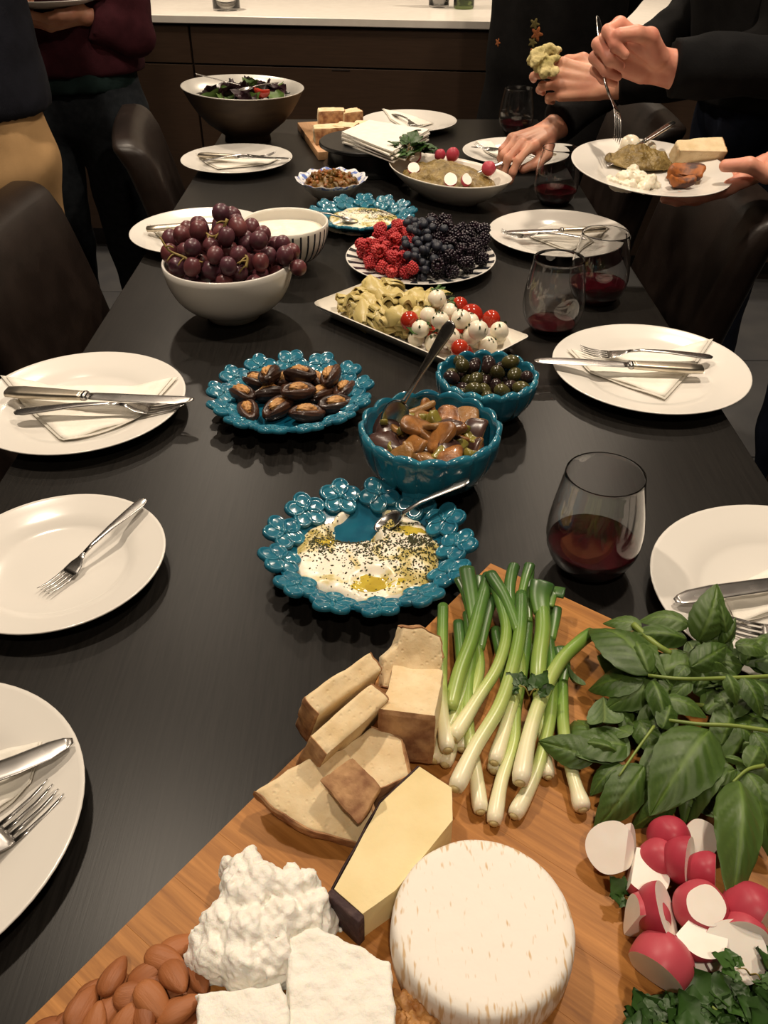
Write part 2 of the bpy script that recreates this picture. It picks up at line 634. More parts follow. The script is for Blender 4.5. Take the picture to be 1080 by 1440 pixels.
def make_chair(label):
    c = thing('dining_chair', label, 'chair')
    V, F = box(0.44, 0.46, 0.09, 0.025, 3)
    V[:, 2] += 0.008 * np.cos(V[:, 0] * 6) * np.cos(V[:, 1] * 6) * (V[:, 2] > 0.05)
    mesh_obj('seat', V + (0.22, 0, 0.385), F, LEATHER, c)
    V, F = bowed(0.45, 0.478, 0.065, -0.012, 0.022)
    mesh_obj('backrest', V + (0.0, 0, 0.385), F, LEATHER, c)
    for sx_, dx in ((0.40, 0.0), (0.02, -0.05)):
        for s in (-1, 1):
            P = np.array([(sx_ + dx, s * 0.195, 0), (sx_, s * 0.195, 0.40)])
            V, F = tube(np.linspace(P[0], P[1], 5), np.linspace(0.017, 0.026, 5), 8)
            mesh_obj('leg', V, F, DARKWOOD, c)
    return c


chair = make_chair('brown leather chair nearest the camera at the left table side')
chair.location = (-0.565, 0.92, 0)
for x, y, rz, lab in (
        (-0.565, 1.42, 0.0, 'brown leather chair in front of the khaki trousers at left'),
        (-0.485, 2.12, 0.20, 'brown leather chair beside the dark jeans, seen edge on'),
        (0.60, 0.86, PI, 'brown leather chair at the right under the plate with the pale handled knife'),
        (0.552, 1.625, PI, 'brown leather chair under the held plate at the right table side'),
        (0.555, 2.26, PI, 'brown leather chair at the right beyond the held plate'),):
    c = copy_tree(chair, lab)
    c.location = (x, y, 0)
    c.rotation_euler = (0, 0, rz)

# ------------------------------------------------------------------ plates
PLATE_PROF = [(0, .0055), (.05, .0055), (.080, .006), (.087, .0085), (.092, .0115), (.105, .0150), (.12, .0185), (.131, .0208), (.1340, .0217), (.1352, .0212),
              (.1350, .0200), (.12, .0150), (.095, .0070), (.082, .0025), (.0765, .0), (.072, .0), (.0705, .0022), (0, .0022)]


def plate_z(r, R=.1352):
    r = r * .1352 / R
    p = PLATE_PROF[:9]
    return float(np.interp(r, [a for a, b in p], [b for a, b in p]))


def make_plate(name, label, R=.1352, zs=1.0, cat='plate', group='white plates laid along the table', m=None):
    s = R / .1352
    V, F = lathe([(r * s, z * zs) for r, z in PLATE_PROF], 72)
    return tag(mesh_obj(name, V, F, m or WHITE), label, cat, group)


PL = {}
first = make_plate('dinner_plate', 'x')
for i, (k, (x, y), lab) in enumerate((
        ('lb', (-.356, .348), 'white dinner plate nearest the camera on the left, cut by the frame'),
        ('lu', (-.397, .966), 'white dinner plate at left holding a horn handled knife and a fork on a napkin'),
        ('l4', (-.356, 1.63), 'white dinner plate half hidden behind the heaped bowl of grapes'),
        ('l5', (-.359, 2.154), 'white dinner plate in front of the big brown salad bowl'),
        ('far', (.070, 2.551), 'white dinner plate at the far table end beside the cut bread'),
        ('rf', (.332, 2.22), 'white dinner plate under the reaching hand with the serving spoon'),
        ('r8', (.337, 1.616), 'white dinner plate behind the pair of wine glasses at right'),
        ('r9', (.372, 1.060), 'white dinner plate at right in front of the pair of wine glasses'),
        ('r10', (.394, .597), 'white dinner plate behind the basil at the right edge'))):
    o = first
    if i:
        o = first.copy()
        COL.objects.link(o)
    o['label'] = lab
    o.location = (x, y, TZ)
    PL[k] = (x, y)
side = make_plate('side_plate', 'small white plate at left with a lone fork across it', .108)
side.location = (-.329, .644, TZ)
PL['lm'] = (-.329, .644)


def surf_z(k, x, y, R=.1352):
    cx, cy = PL[k]
    r = math.hypot(x - cx, y - cy)
    return TZ + (plate_z(r, R) if r < R else 0.0)


# ------------------------------------------------------------------ paper napkins, one folded sheet per plate
def napkin(k, quad, label, layers=2, seed=0, flat_z=None):
    """quad: four pixel corners in order; the sheet follows the plate under it."""
    g = np.random.default_rng(seed)
    Q = [at(px, py, TZ + .012) for px, py in quad]
    n = 13
    mb = MB()
    org = (Q[0] + Q[1] + Q[2] + Q[3]) / 4
    for L in range(layers):
        top, bot = [], []
        sh = 1 - 0.05 * L
        for i in range(n):
            for j in range(n):
                u, v = i / (n - 1), j / (n - 1)
                u2, v2 = .5 + (u - .5) * sh, .5 + (v - .5) * sh
                p = (1 - u2) * (1 - v2) * Q[0] + u2 * (1 - v2) * Q[1] + u2 * v2 * Q[2] + (1 - u2) * v2 * Q[3]
                z = surf_z(k, p.x, p.y) if flat_z is None else flat_z
                cx, cy = PL.get(k, (0, 0))
                if flat_z is None and math.hypot(p.x - cx, p.y - cy) > .135:
                    z = TZ + .0215
                w_ = 0.0012 * math.sin(9 * u + g.uniform(0, .6) + 3 * L) * math.sin(7 * v + L) + 0.0012
                zt = z + .0016 + .0022 * L + w_
                top.append((p.x - org.x, p.y - org.y, zt + .0012))
                bot.append((p.x - org.x, p.y - org.y, zt))
        V = np.array(top + bot)
        N = n * n
        F = []
        for i in range(n - 1):
            for j in range(n - 1):
                a = i * n + j
                F.append((a, a + n, a + n + 1, a + 1))
                F.append((N + a, N + a + 1, N + a + n + 1, N + a + n))
        for i in range(n - 1):
            for a, b in ((i, i + 1), ((n - 1) * n + i + 1, (n - 1) * n + i), ((i + 1) * n, i * n), (i * n + n - 1, (i + 1) * n + n - 1)):
                F.append((a, b, N + b, N + a))
        mb.add(V, F)
    o = mb.build('paper_napkin', PAPER)
    bm = bmesh.new(); bm.from_mesh(o.data); bmesh.ops.recalc_face_normals(bm, faces=bm.faces); bm.to_mesh(o.data); bm.free()
    o.location = (org.x, org.y, 0)
    return tag(o, label, 'napkin', 'white paper napkins')


napkin('lb', [(-60, 1062), (62, 1052), (45, 1105), (-40, 1165)], 'white paper napkin under the knife on the near left plate', seed=1)
napkin('lu', [(4, 540), (252, 541), (196, 588), (90, 622)], 'white paper napkin folded under horn handled knife and fork at left', seed=2)
napkin('l4', [(208, 322), (320, 309), (330, 338), (236, 338)], 'white paper napkin on the plate behind the grapes', seed=3)
napkin('l5', [(276, 221), (372, 217), (394, 227), (306, 236)], 'white paper napkin on the plate before the salad bowl', seed=4)
napkin('far', [(537, 160), (585, 164), (610, 172), (572, 181)], 'white paper napkin on the far end plate beside the cut bread', seed=5)
napkin('rf', [(668, 205), (690, 203), (722, 219), (706, 223)], 'white paper napkin on the plate under the reaching hand', seed=6)
napkin('r8', [(738, 328), (778, 312), (858, 324), (800, 352)], 'white paper napkin on the plate behind the two wine glasses', seed=7)
napkin('r9', [(796, 500), (1000, 488), (936, 559), (830, 522)], 'white paper napkin under the knife and fork at right', seed=8)
napkin('r10', [(1014, 834), (1085, 795), (1120, 850), (1034, 876)], 'white paper napkin under the knife behind the basil', seed=9)


# ------------------------------------------------------------------ cutlery (x runs from the tail to the tip)
def loft(st, n=10, p=2.6):
    """Stations (x, z, half width, half thickness) -> closed superellipse loft."""
    V, F = [], []
    for x, z, a, b in st:
        for j in range(n):
            t = 2 * PI * j / n
            c, s = math.cos(t), math.sin(t)
            V.append((x, a * math.copysign(abs(c) ** (2 / p), c), z + b * math.copysign(abs(s) ** (2 / p), s)))
    k = len(st)
    for i in range(k - 1):
        for j in range(n):
            F.append((i * n + j, (i + 1) * n + j, (i + 1) * n + (j + 1) % n, i * n + (j + 1) % n))
    F.append(tuple(range(n)))
    F.append(tuple((k - 1) * n + j for j in range(n))[::-1])
    return np.array(V), F


def make_fork(label, L=.198):
    f = thing('fork', label, 'fork', group='steel forks')
    V, F = loft([(0, .0015, .002, .0006), (.003, .0015, .0068, .0012), (.012, .002, .0092, .0013), (.035, .0045, .0080, .0014), (.07, .008, .0052, .0016), (.105, .009, .0032, .0019), (.122, .0075, .003, .0018)], 12)
    mesh_obj('handle', V, F, STEEL, f)
    mb = MB()
    V, F = loft([(.121, .0078, .0029, .0018), (.130, .0055, .0055, .0012), (.138, .003, .0104, .0009), (.148, .0012, .0122, .0008), (.1545, .0008, .0122, .0008)], 12)
    mb.add(V, F)
    for y in (-.0102, -.0034, .0034, .0102):
        V, F = loft([(.153, .0008, .0021, .0008), (.165, .0014, .0019, .0008), (.18, .0042, .0015, .0008), (.19, .0075, .0012, .0007), (.196, .0105, .0004, .0004)], 8)
        mb.add(V + (0, y, 0), F)
    mb.build('tines', STEEL, f)
    return f


def make_knife(label, hm=None):
    f = thing('table_knife', label, 'knife', group='steel knives')
    V, F = loft([(0, .005, .004, .002), (.002, .005, .0085, .0042), (.02, .005, .0100, .0050), (.06, .005, .0088, .0046), (.088, .005, .0072, .0040), (.094, .005, .0070, .0040)], 14, 3.2)
    mesh_obj('handle', V, F, hm or SILVERWARM, f)
    V, F = loft([(.0935, .005, .0078, .0046), (.0965, .005, .0080, .0047), (.099, .005, .0066, .0038)], 14)
    mesh_obj('bolster', V, F, STEEL, f)
    st = [(.098, .005, .006, .0022), (.106, .005, .0082, .0013), (.13, .005, .0093, .0010), (.18, .005, .0098, .0009), (.205, .005, .0092, .0008), (.216, .005, .0066, .0007), (.2225, .005, .0026, .0005)]
    V, F = loft(st, 12, 2.2)
    V[:, 1] += np.interp(V[:, 0], [.19, .2225], [0, .004])
    mesh_obj('blade', V, F, STEEL, f)
    return f


def make_spoon(label, L=.2, name='serving_spoon', bowl=(.021, .030)):
    f = thing(name, label, 'spoon', group='serving spoons')
    s = L / .2
    V, F = loft([(0, .0015, .002, .0006), (.003 * s, .0015, .0066, .0012), (.014 * s, .002, .0088, .0013), (.05 * s, .005, .0064, .0015), (.10 * s, .009, .0035, .0019), (.137 * s, .0075, .0034, .0019), (.145 * s, .006, .0045, .0014)], 12)
    mesh_obj('handle', V, F, STEEL, f)
    a, b = bowl[1] * s, bowl[0] * s
    Vv, Ff = [], []
    nr, na = 7, 24
    cx = .142 * s + a
    for side_ in (0, 1):
        for i in range(nr + 1):
            q = i / nr
            for j in range(na):
                t = 2 * PI * j / na
                e = 1 + 0.10 * math.cos(t)
                z = .006 - .0085 * (1 - q * q) + (.0011 if side_ == 0 else 0)
                Vv.append((cx + a * q * math.cos(t), b * q * math.sin(t) / e, z))
    m = (nr + 1) * na
    for i in range(nr):
        for j in range(na):
            A = (i * na + j, (i + 1) * na + j, (i + 1) * na + (j + 1) % na, i * na + (j + 1) % na)
            Ff.append(A)
            Ff.append(tuple(x + m for x in A[::-1]))
    for j in range(na):
        Ff.append((nr * na + j, m + nr * na + j, m + nr * na + (j + 1) % na, nr * na + (j + 1) % na))
    mesh_obj('bowl', Vv, Ff, STEEL, f)
    return f


def lay(o, a, b, L, up=(0, 0, 1), roll=0.0):
    o.matrix_world = frame_along(a, b, up, roll, L)
    return o


def pz(p, z):
    return at(p[0], p[1], z)


def tip_thru(tip, thru, zt, zl, L):
    """Tail and tip points: the tip at its pixel, the tail L away towards another pixel."""
    a = at(*tip, zt)
    b = at(*thru, zl)
    d = (b - a); d.z = 0
    d.normalize()
    t = a + d * L
    t.z = zl
    return t, a


NK = TZ + .0145
# near left plate
t, a = tip_thru((106, 1052), (0, 1094), TZ + .0225, NK + .004, .2225)
lay(make_knife('table knife lying on the nearest left plate, cut by the frame'), t, a, .2225)
t, a = tip_thru((82, 1118), (0, 1168), TZ + .011, TZ + .0215, .196)
lay(make_fork('fork with tines up on the nearest left plate, cut by the frame'), t, a, .196)
# small plate
lay(make_fork('lone fork lying diagonally across the small white plate'), at(205, 702, TZ + .031), at(64, 838, TZ + .0045), .196)
# left upper
lay(make_knife('table knife with pale horn handle on the folded napkin at left'), at(10, 556, TZ + .021), at(272, 570, TZ + .0255), .2225)
lay(make_fork('fork below the horn handled knife on the left plate'), at(20, 581, TZ + .021), at(262, 574, TZ + .019), .196)
# behind the grapes
lay(make_knife('knife with warm silver handle on the plate behind the grapes'), at(206, 326, TZ + .0205), at(372, 312, TZ + .022), .2225)
# before the salad bowl
lay(make_knife('knife on the napkin of the plate before the salad bowl'), at(280, 221, TZ + .0165), at(408, 227, TZ + .0265), .2225)
lay(make_fork('fork tilted up beside the knife before the salad bowl'), at(284, 227, TZ + .016), at(389, 219, TZ + .0285), .196)
# far end
lay(make_fork('fork on the napkin of the far end plate'), at(551, 160, TZ + .016), at(590, 181, TZ + .014), .196)
# under the reaching hand
lay(make_knife('knife on the plate under the reaching hand'), at(782, 219, TZ + .024), at(663, 209, TZ + .022), .2225)
lay(make_fork('fork beside the knife on the plate under the reaching hand'), at(768, 228, TZ + .02), at(668, 207, TZ + .031), .196)
# behind the two glasses
lay(make_knife('knife on the plate behind the two wine glasses'), at(851, 325, TZ + .0215), at(708, 329, TZ + .0225), .2225)
lay(make_fork('fork in front of the knife behind the two wine glasses'), at(846, 338, TZ + .0205), at(704, 331, TZ + .019), .196)
# right plate in front of the glasses
lay(make_knife('knife with pale handle jutting over the rim of the right plate'), at(988, 524, TZ + .0165), at(750, 510, TZ + .0275), .2225)
lay(make_fork('fork lying behind the pale handled knife on the right plate'), at(1002, 503, TZ + .0225), at(815, 498, TZ + .019), .196)
# behind the basil
t, a = tip_thru((944, 846), (1080, 829), TZ + .022, NK + .004, .2225)
lay(make_knife('knife on the plate behind the basil, cut by the frame'), t, a, .2225)
t, a = tip_thru((1004, 880), (1080, 884), TZ + .012, NK + .006, .196)
lay(make_fork('fork half hidden behind the basil leaves at the right edge'), t, a, .196)


# ------------------------------------------------------------------ stemless wine glasses
WINE = bpy.data.materials.new('red_wine')
WINE.use_nodes = True
_p = WINE.node_tree.nodes['Principled BSDF']
_p.inputs['Base Color'].default_value = (0.045, 0.0015, 0.005, 1)
_p.inputs['Roughness'].default_value = 0.02
_p.inputs['Transmission Weight'].default_value = 0.45
_p.inputs['IOR'].default_value = 1.34
GO = [(0, .0), (.022, 0), (.027, .0015), (.034, .0075), (.041, .0175), (.0458, .030), (.0475, .043), (.0468, .058), (.0442, .076), (.041, .094), (.0382, .110), (.0378, .1140), (.0377, .1149), (.0374, .1154)]


def glass_r(z):
    return float(np.interp(z, [b for a, b in GO[2:]], [a for a, b in GO[2:]]))


def wine_glass(px, py, level, label):
    p = at(px, py)
    g = thing('wine_glass', label, 'glass', p, group='stemless wine glasses')
    th = .0013
    inner = [(max(r - th, 0), z) for r, z in GO[::-1][2:-3]] + [(.026, .0050), (.015, .0042), (0, .004)]
    V, F = lathe(GO + [(.0369, .1154), (.0366, .1149)] + inner, 48)
    mesh_obj('glass_bowl', V, F, GLASS, g)
    zs = [z for z in np.linspace(.0062, level, 9)]
    pr = [(0, .0046), (.014, .0048), (.0235, .0055)] + [(glass_r(z) - th - .0004, z) for z in zs] + [(glass_r(level) - .004, level - .0002), (0, level - .0002)]
    V, F = lathe(pr, 48)
    mesh_obj('red_wine', V, F, WINE, g)
    return g


wine_glass(827, 796, .034, 'large stemless glass of red wine in front, beside the basil')
wine_glass(774, 464, .014, 'almost empty stemless wine glass by the mozzarella platter')
wine_glass(837, 424, .034, 'stemless wine glass standing behind the almost empty one')
wine_glass(779, 286, .030, 'stemless glass of red wine below the held plate')
wine_glass(724, 188, .030, 'stemless wine glass farthest away, before the dark cardigan')


# ------------------------------------------------------------------ turquoise flower edged plates
def make_flower_plate(label):
    o = thing('flower_edged_plate', label, 'plate', group='turquoise flower edged plates')
    prof = [(0, .004), (.055, .004), (.066, .007), (.076, .0125), (.086, .0178), (.0945, .0225), (.0945, .0208), (.086, .0150), (.078, .0085), (.066, .002), (.058, 0), (.05, 0), (.049, .0018), (0, .0018)]
    V, F = lathe(prof, 64)
    mesh_obj('dish', V, F, TURQD, o)
    # one moulded flower: five domed petals with a raised edge, and a centre bead
    mb = MB()
    for k in range(5):
        t = 2 * PI * k / 5 + PI / 10 + PI / 5
        n, m_ = 14, 5
        Vv = []
        prf = [(0, .0030), (.5, .0024), (.74, .0022), (.84, .0036), (.95, .0030), (1.02, .0008), (1.0, -.0018), (.9, -.0026), (0, -.0026)]
        for q, z in prf:
            for j in range(n):
                a = 2 * PI * j / n
                Vv.append((q * .0116 * math.cos(a), q * .0104 * math.sin(a), z))
        Ff = []
        for i in range(len(prf) - 1):
            for j in range(n):
                Ff.append((i * n + j, i * n + (j + 1) % n, (i + 1) * n + (j + 1) % n, (i + 1) * n + j)[::-1])
        mb.add(Vv, Ff, 0, TR((.0124 * math.cos(t), .0124 * math.sin(t), 0), (0, 0, t)))
    V, F = ico(2)
    mb.add(V * (.0042, .0042, .0034) + (0, 0, .002), F, 0)
    fl = None
    N = 13
    for i in range(N):
        t = 2 * PI * i / N
        if fl is None:
            f = fl = mb.build('moulded_flower', [TURQL], o)
        else:
            f = fl.copy(); COL.objects.link(f); f.parent = o
        f.location = (.0905 * math.cos(t), .0905 * math.sin(t), .0215)
        f.rotation_euler = Euler((0, -0.42, 0)).to_matrix().to_4x4().to_euler()
        f.rotation_euler = (Matrix.Rotation(t, 4, 'Z') @ Matrix.Rotation(-0.42, 4, 'Y') @ Matrix.Rotation(rng.uniform(-.3, .3), 4, 'Z')).to_euler()
    return o


fp1 = make_flower_plate('turquoise flower edged plate of white dip with herbs, nearest of its kind')
fp1.location = (-.016, .661, TZ)
fp2 = copy_tree(fp1, 'turquoise flower edged plate heaped with stuffed dates')
fp2.location = (-.123, .976, TZ); fp2.rotation_euler = (0, 0, .2)
fp3 = copy_tree(fp1, 'turquoise flower edged plate of white dip behind the berries')
fp3.location = (-.043, 1.716, TZ); fp3.rotation_euler = (0, 0, .1)


# ------------------------------------------------------------------ turquoise scalloped bowls
def scallop_bowl(label, R, H, lobes, loc):
    foot = R * .42
    out = [(0, .0), (foot * .9, 0), (foot, .003)]
    for u in np.linspace(.08, 1, 12):
        out.append((foot + (R - foot) * math.sin(u * PI / 2) ** .9, .003 + (H - .003) * (1 - math.cos(u * PI / 2)) ** .92))
    ii = [(R - .002, H + .0015)] + [(r - .005, z + .003) for r, z in out[:2:-1]] + [(foot * .7, .0075), (0, .007)]
    no = len(out)

    def mod(t, r, z, i):
        c = abs(math.cos(lobes * t / 2))
        u = z / H
        if i < no:
            band = abs(math.sin(u * PI * 2.0 + .4)) ** .5
            r2 = r * (1 + .055 * (c ** .6 - .6) * min(1, u * 4) * (.45 + .55 * band))
        else:
            r2 = r * (1 + .02 * (c - .6) * u)
        return r2, z + .0045 * (c - .6) * u ** 3
    V, F = lathe(out + ii, lobes * 10, mod)
    idx = []
    k = len(out + ii)
    for j in range(lobes * 10):
        for i in range(k - 1):
            idx.append(0 if i < no - 2 else (1 if i < no + 1 else 0))
    o = mesh_obj('scalloped_bowl', V, F, [TURQ, TURQL], idx=idx)
    o.location = loc
    return tag(o, label, 'bowl', 'turquoise scalloped bowls')


pe = at(605, 601, TZ + .072); pe.z = TZ
po = at(685, 528, TZ + .056); po.z = TZ
RE, HE, RO, HO = .0795, .074, .065, .058
scallop_bowl('larger turquoise scalloped bowl of stewed eggplant with a spoon', RE, HE, 16, pe)
scallop_bowl('smaller turquoise scalloped bowl of mixed olives', RO, HO, 16, po)


# ------------------------------------------------------------------ white footed bowl for the grapes, striped bowl
def bowl_prof(R, H, foot, th=.004):
    o = [(0, .004), (foot - .006, .004), (foot - .004, 0), (foot, 0), (foot + .001, .010), (foot + .003, .013)]
    for u in np.linspace(.1, 1, 12):
        o.append((foot + .003 + (R - foot - .003) * math.sin(u * PI / 2) ** .95, .013 + (H - .013) * (1 - math.cos(u * PI / 2)) ** .95))
    i = [(R - .0015, H + .0015), (R - th, H)] + [(r - th, z + .003) for r, z in o[-2:5:-1]] + [(foot * .6, .017), (0, .0165)]
    return o + i


def bowl_in(r, R, H, foot, th=.004):
    """Inner surface height of bowl_prof at radius r."""
    pr = [(q - th, z + .003) for q, z in bowl_prof(R, H, foot)[6:18]]
    return float(np.interp(r, [0] + [q for q, z in pr], [.0175] + [z for q, z in pr])) if r < R - th else 9.0


pg = at(329, 443)
RG, HG, FG = .101, .092, .042
V, F = lathe(bowl_prof(RG, HG, FG), 64)
o = tag(mesh_obj('footed_bowl', V, F, WHITE), 'plain white footed bowl heaped with red grapes', 'bowl')
o.location = pg

STRIPE = mat('stripe_blue_black', (0.018, 0.02, 0.028, 1), rough=0.25)
ps = at(404, 372)
RS, HS, FS = .078, .078, .036
V, F = lathe(bowl_prof(RS, HS, FS), 96)
sb = thing('striped_bowl', 'white bowl with dark vertical stripes, full of white cream, behind the grapes', 'bowl', ps)
bb_ = mesh_obj('bowl_body', V, F, CREAMW, sb)
mb = MB()
pr = bowl_prof(RS, HS, FS)[5:18]
for k in range(34):                                 # painted stripes as raised glaze bands
    t = 2 * PI * k / 34
    Vv, Ff = [], []
    for (r, z) in pr[1:-1] + [(RS - .0004, HS - .004)]:
        for dt in (-.0016, .0016):
            for dr in (-.0004, .0005):
                a = t + dt / max(r, .02)
                Vv.append(((r + dr) * math.cos(a), (r + dr) * math.sin(a), z - (.0003 if dr > 0 else 0)))
    m_ = len(pr) - 1
    for i in range(m_ - 1):
        b = 4 * i
        Ff += [(b + 1, b + 3, b + 7, b + 5), (b, b + 1, b + 5, b + 4), (b + 3, b + 2, b + 6, b + 7)]
    mb.add(Vv, Ff)
mb.build('painted_stripes', STRIPE, bb_)['kind'] = 'stuff'
LABNEH = mat('white_cream', (0.86, 0.81, 0.70, 1), (0.82, 0.76, 0.62, 1), 30, rough=0.45, sss=0.25, ssss=.003)
V, F = [], []
n = 28
for i in range(9):
    for j in range(n):
        t = 2 * PI * j / n
        r = (RS - .010) * i / 8
        V.append((r * math.cos(t), r * math.sin(t), .062 + .004 * (1 - (i / 8) ** 2) + .0026 * math.sin(3 * t + i * .8) * math.sin(i * .9)))
for i in range(8):
    for j in range(n):
        F.append((i * n + j, (i + 1) * n + j, (i + 1) * n + (j + 1) % n, i * n + (j + 1) % n))
base = len(V)
for j in range(n):
    t = 2 * PI * j / n
    V.append(((RS - .022) * math.cos(t), (RS - .022) * math.sin(t), .040))
for j in range(n):
    F.append((8 * n + j, base + j, base + (j + 1) % n, 8 * n + (j + 1) % n))
F.append(tuple(base + j for j in range(n))[::-1])
o = tag(mesh_obj('white_cream', V, F, LABNEH), 'thick white cream filling the striped bowl', 'dip')
o.location = ps

# ------------------------------------------------------------------ striped plate under the berries
pb = Vector((.066, 1.487, TZ))
bp = thing('striped_plate', 'white plate with black striped rim under the berries', 'plate', pb)
V, F = lathe(PLATE_PROF, 72)
pb_b = mesh_obj('plate_body', V, F, WHITE, bp)
mb = MB()
for k in range(26):
    t = 2 * PI * k / 26
    Vv, Ff = [], []
    for r in (.094, .104, .116, .128, .1335):
        for s in (-1, 1):
            a = t + s * .052 * (.3 + .7 * (r - .094) / .04)
            Vv.append((r * math.cos(a), r * math.sin(a), plate_z(r) + .0007))
    for i in range(4):
        Ff.append((2 * i, 2 * i + 2, 2 * i + 3, 2 * i + 1))
    mb.add(Vv, Ff)
mb.build('painted_rim_stripes', STRIPE, pb_b)['kind'] = 'stuff'


# ------------------------------------------------------------------ rectangular white platter
def ring_dish(outline, H, th, wallw, m, name, label, cat='platter', floor_z=.004, lip=None):
    """Dish from a 2-D outline function of scale: outline(s) -> (n,2) points; lofted wall, flat floor."""
    levels = [(1 - wallw, 0), (1 - wallw * .98, .0), (1.0 - .02, H * .8), (1.0, H), (.985, H + .001), (.96, H * .8), (1 - wallw * 1.1, floor_z + .002), (1 - wallw * 1.25, floor_z)]
    V, F = [], []
    P0 = outline(1.0)
    n = len(P0)
    for s, z in levels:
        P = outline(s)
        for x, y in P:
            V.append((x, y, z + (lip(x, y, s) if lip else 0)))
    for i in range(len(levels) - 1):
        for j in range(n):
            F.append((i * n + j, i * n + (j + 1) % n, (i + 1) * n + (j + 1) % n, (i + 1) * n + j))
    F.append(tuple(range(n))[::-1])
    F.append(tuple((len(levels) - 1) * n + j for j in range(n)))
    return tag(mesh_obj(name, V, F, m, sharp=50), label, cat)


c1, c2, c3 = at(438, 428, TZ + .022), at(747, 474, TZ + .022), at(622, 506, TZ + .022)
ax = (c3 - c1); ax.z = 0
axl = ax.length; ax.normalize()
ay = Vector((-ax.y, ax.x, 0))
wv = (c2 - c1).dot(ay)
pc = c1 + ax * (max((c2 - c1).dot(ax), axl) / 2) + ay * wv / 2
pc.z = TZ
PLW, PLD = max((c2 - c1).dot(ax), axl), wv
PANG = math.atan2(ax.y, ax.x)


def rect_outline(s):
    hx, hy, r = PLW / 2 - (1 - s) * .10, PLD / 2 - (1 - s) * .10, .012 * s
    pts = []
    for cx, cy, a0 in ((hx, hy, 0), (-hx, hy, 90), (-hx, -hy, 180), (hx, -hy, 270)):
        for k in range(6):
            a = math.radians(a0 + 18 * k)
            pts.append((cx - math.copysign(r, cx) + r * math.cos(a), cy - math.copysign(r, cy) + r * math.sin(a)))
    return np.array(pts)


plat = ring_dish(rect_outline, .020, .004, .20, CREAMW, 'rectangular_platter', 'rectangular cream platter of artichokes and mozzarella balls',
                 lip=lambda x, y, s: .005 * max(0, (abs(x) - PLW / 2 + .04) / .04) if s > .9 else 0)
plat.location = pc
plat.rotation_euler = (0, 0, PANG)
print('PLATTER', PLW, PLD, PANG, pc)

# ------------------------------------------------------------------ oval white dish of eggplant dip
oc = at(631, 251, TZ + .05); oc.z = TZ
oe1, oe2 = at(557, 222, TZ + .055), at(705, 266, TZ + .055)
OANG = math.atan2(oe2.y - oe1.y, oe2.x - oe1.x)
OA, OB = .162, .098
oc = (oe1 + oe2) / 2; oc.z = TZ
oc += Vector((0.006, 0.008, 0))


def oval(s):
    t = np.linspace(0, 2 * PI, 49)[:-1]
    return np.stack([OA * s * np.cos(t), OB * (s - (1 - s) * .15) * np.sin(t)], 1)


def oval_dish():
    lv = [(.45, 0), (.50, 0), (.52, .004), (.66, .014), (.80, .028), (.92, .042), (.985, .053), (1.0, .056), (.985, .0565), (.95, .050), (.88, .040), (.74, .025), (.6, .013), (.5, .0085), (.3, .007)]
    V, F = [], []
    n = 48
    for s, z in lv:
        for x, y in oval(s):
            V.append((x, y, z + .007 * (abs(x) / OA) ** 3 * (z / .056)))
    for i in range(len(lv) - 1):
        for j in range(n):
            F.append((i * n + j, i * n + (j + 1) % n, (i + 1) * n + (j + 1) % n, (i + 1) * n + j))
    F.append(tuple(range(n))[::-1])
    F.append(tuple((len(lv) - 1) * n + j for j in range(n)))
    return mesh_obj('oval_dish', V, F, CREAMW)


od = tag(oval_dish(), 'deep oval white dish of eggplant dip with radishes', 'dish')
od.location = oc
od.rotation_euler = (0, 0, OANG)

# ------------------------------------------------------------------ small blue and white ruffled bowl
BLUEW = mat('blue_white_glaze', (0.75, 0.75, 0.76, 1), (0.13, 0.20, 0.52, 1), 90, 2, lo=.5, hi=.62, rough=0.15)
pu = at(466, 251, TZ + .044); pu.z = TZ
RU, HU = .077, .045


def ruff(t, r, z, i):
    u = max(0, z / HU)
    return r * (1 + .022 * math.cos(14 * t) * u ** 3), z + .0018 * math.cos(14 * t) * u ** 4


V, F = lathe([(0, .003), (.026, .003), (.028, 0), (.032, 0), (.034, .006), (.044, .012), (.058, .025), (.070, .038), (.077, .045), (.0775, .0462), (.0755, .0458),
              (.067, .039), (.055, .027), (.042, .0155), (.030, .010), (0, .0095)], 112, ruff)
idx = [(0 if i < 7 else 1) for j in range(112) for i in range(15)]
o = tag(mesh_obj('ruffled_bowl', V, F, [CREAMW, BLUEW], idx=idx), 'small blue and white ruffled bowl of chopped cooked vegetables', 'bowl')
o.location = pu

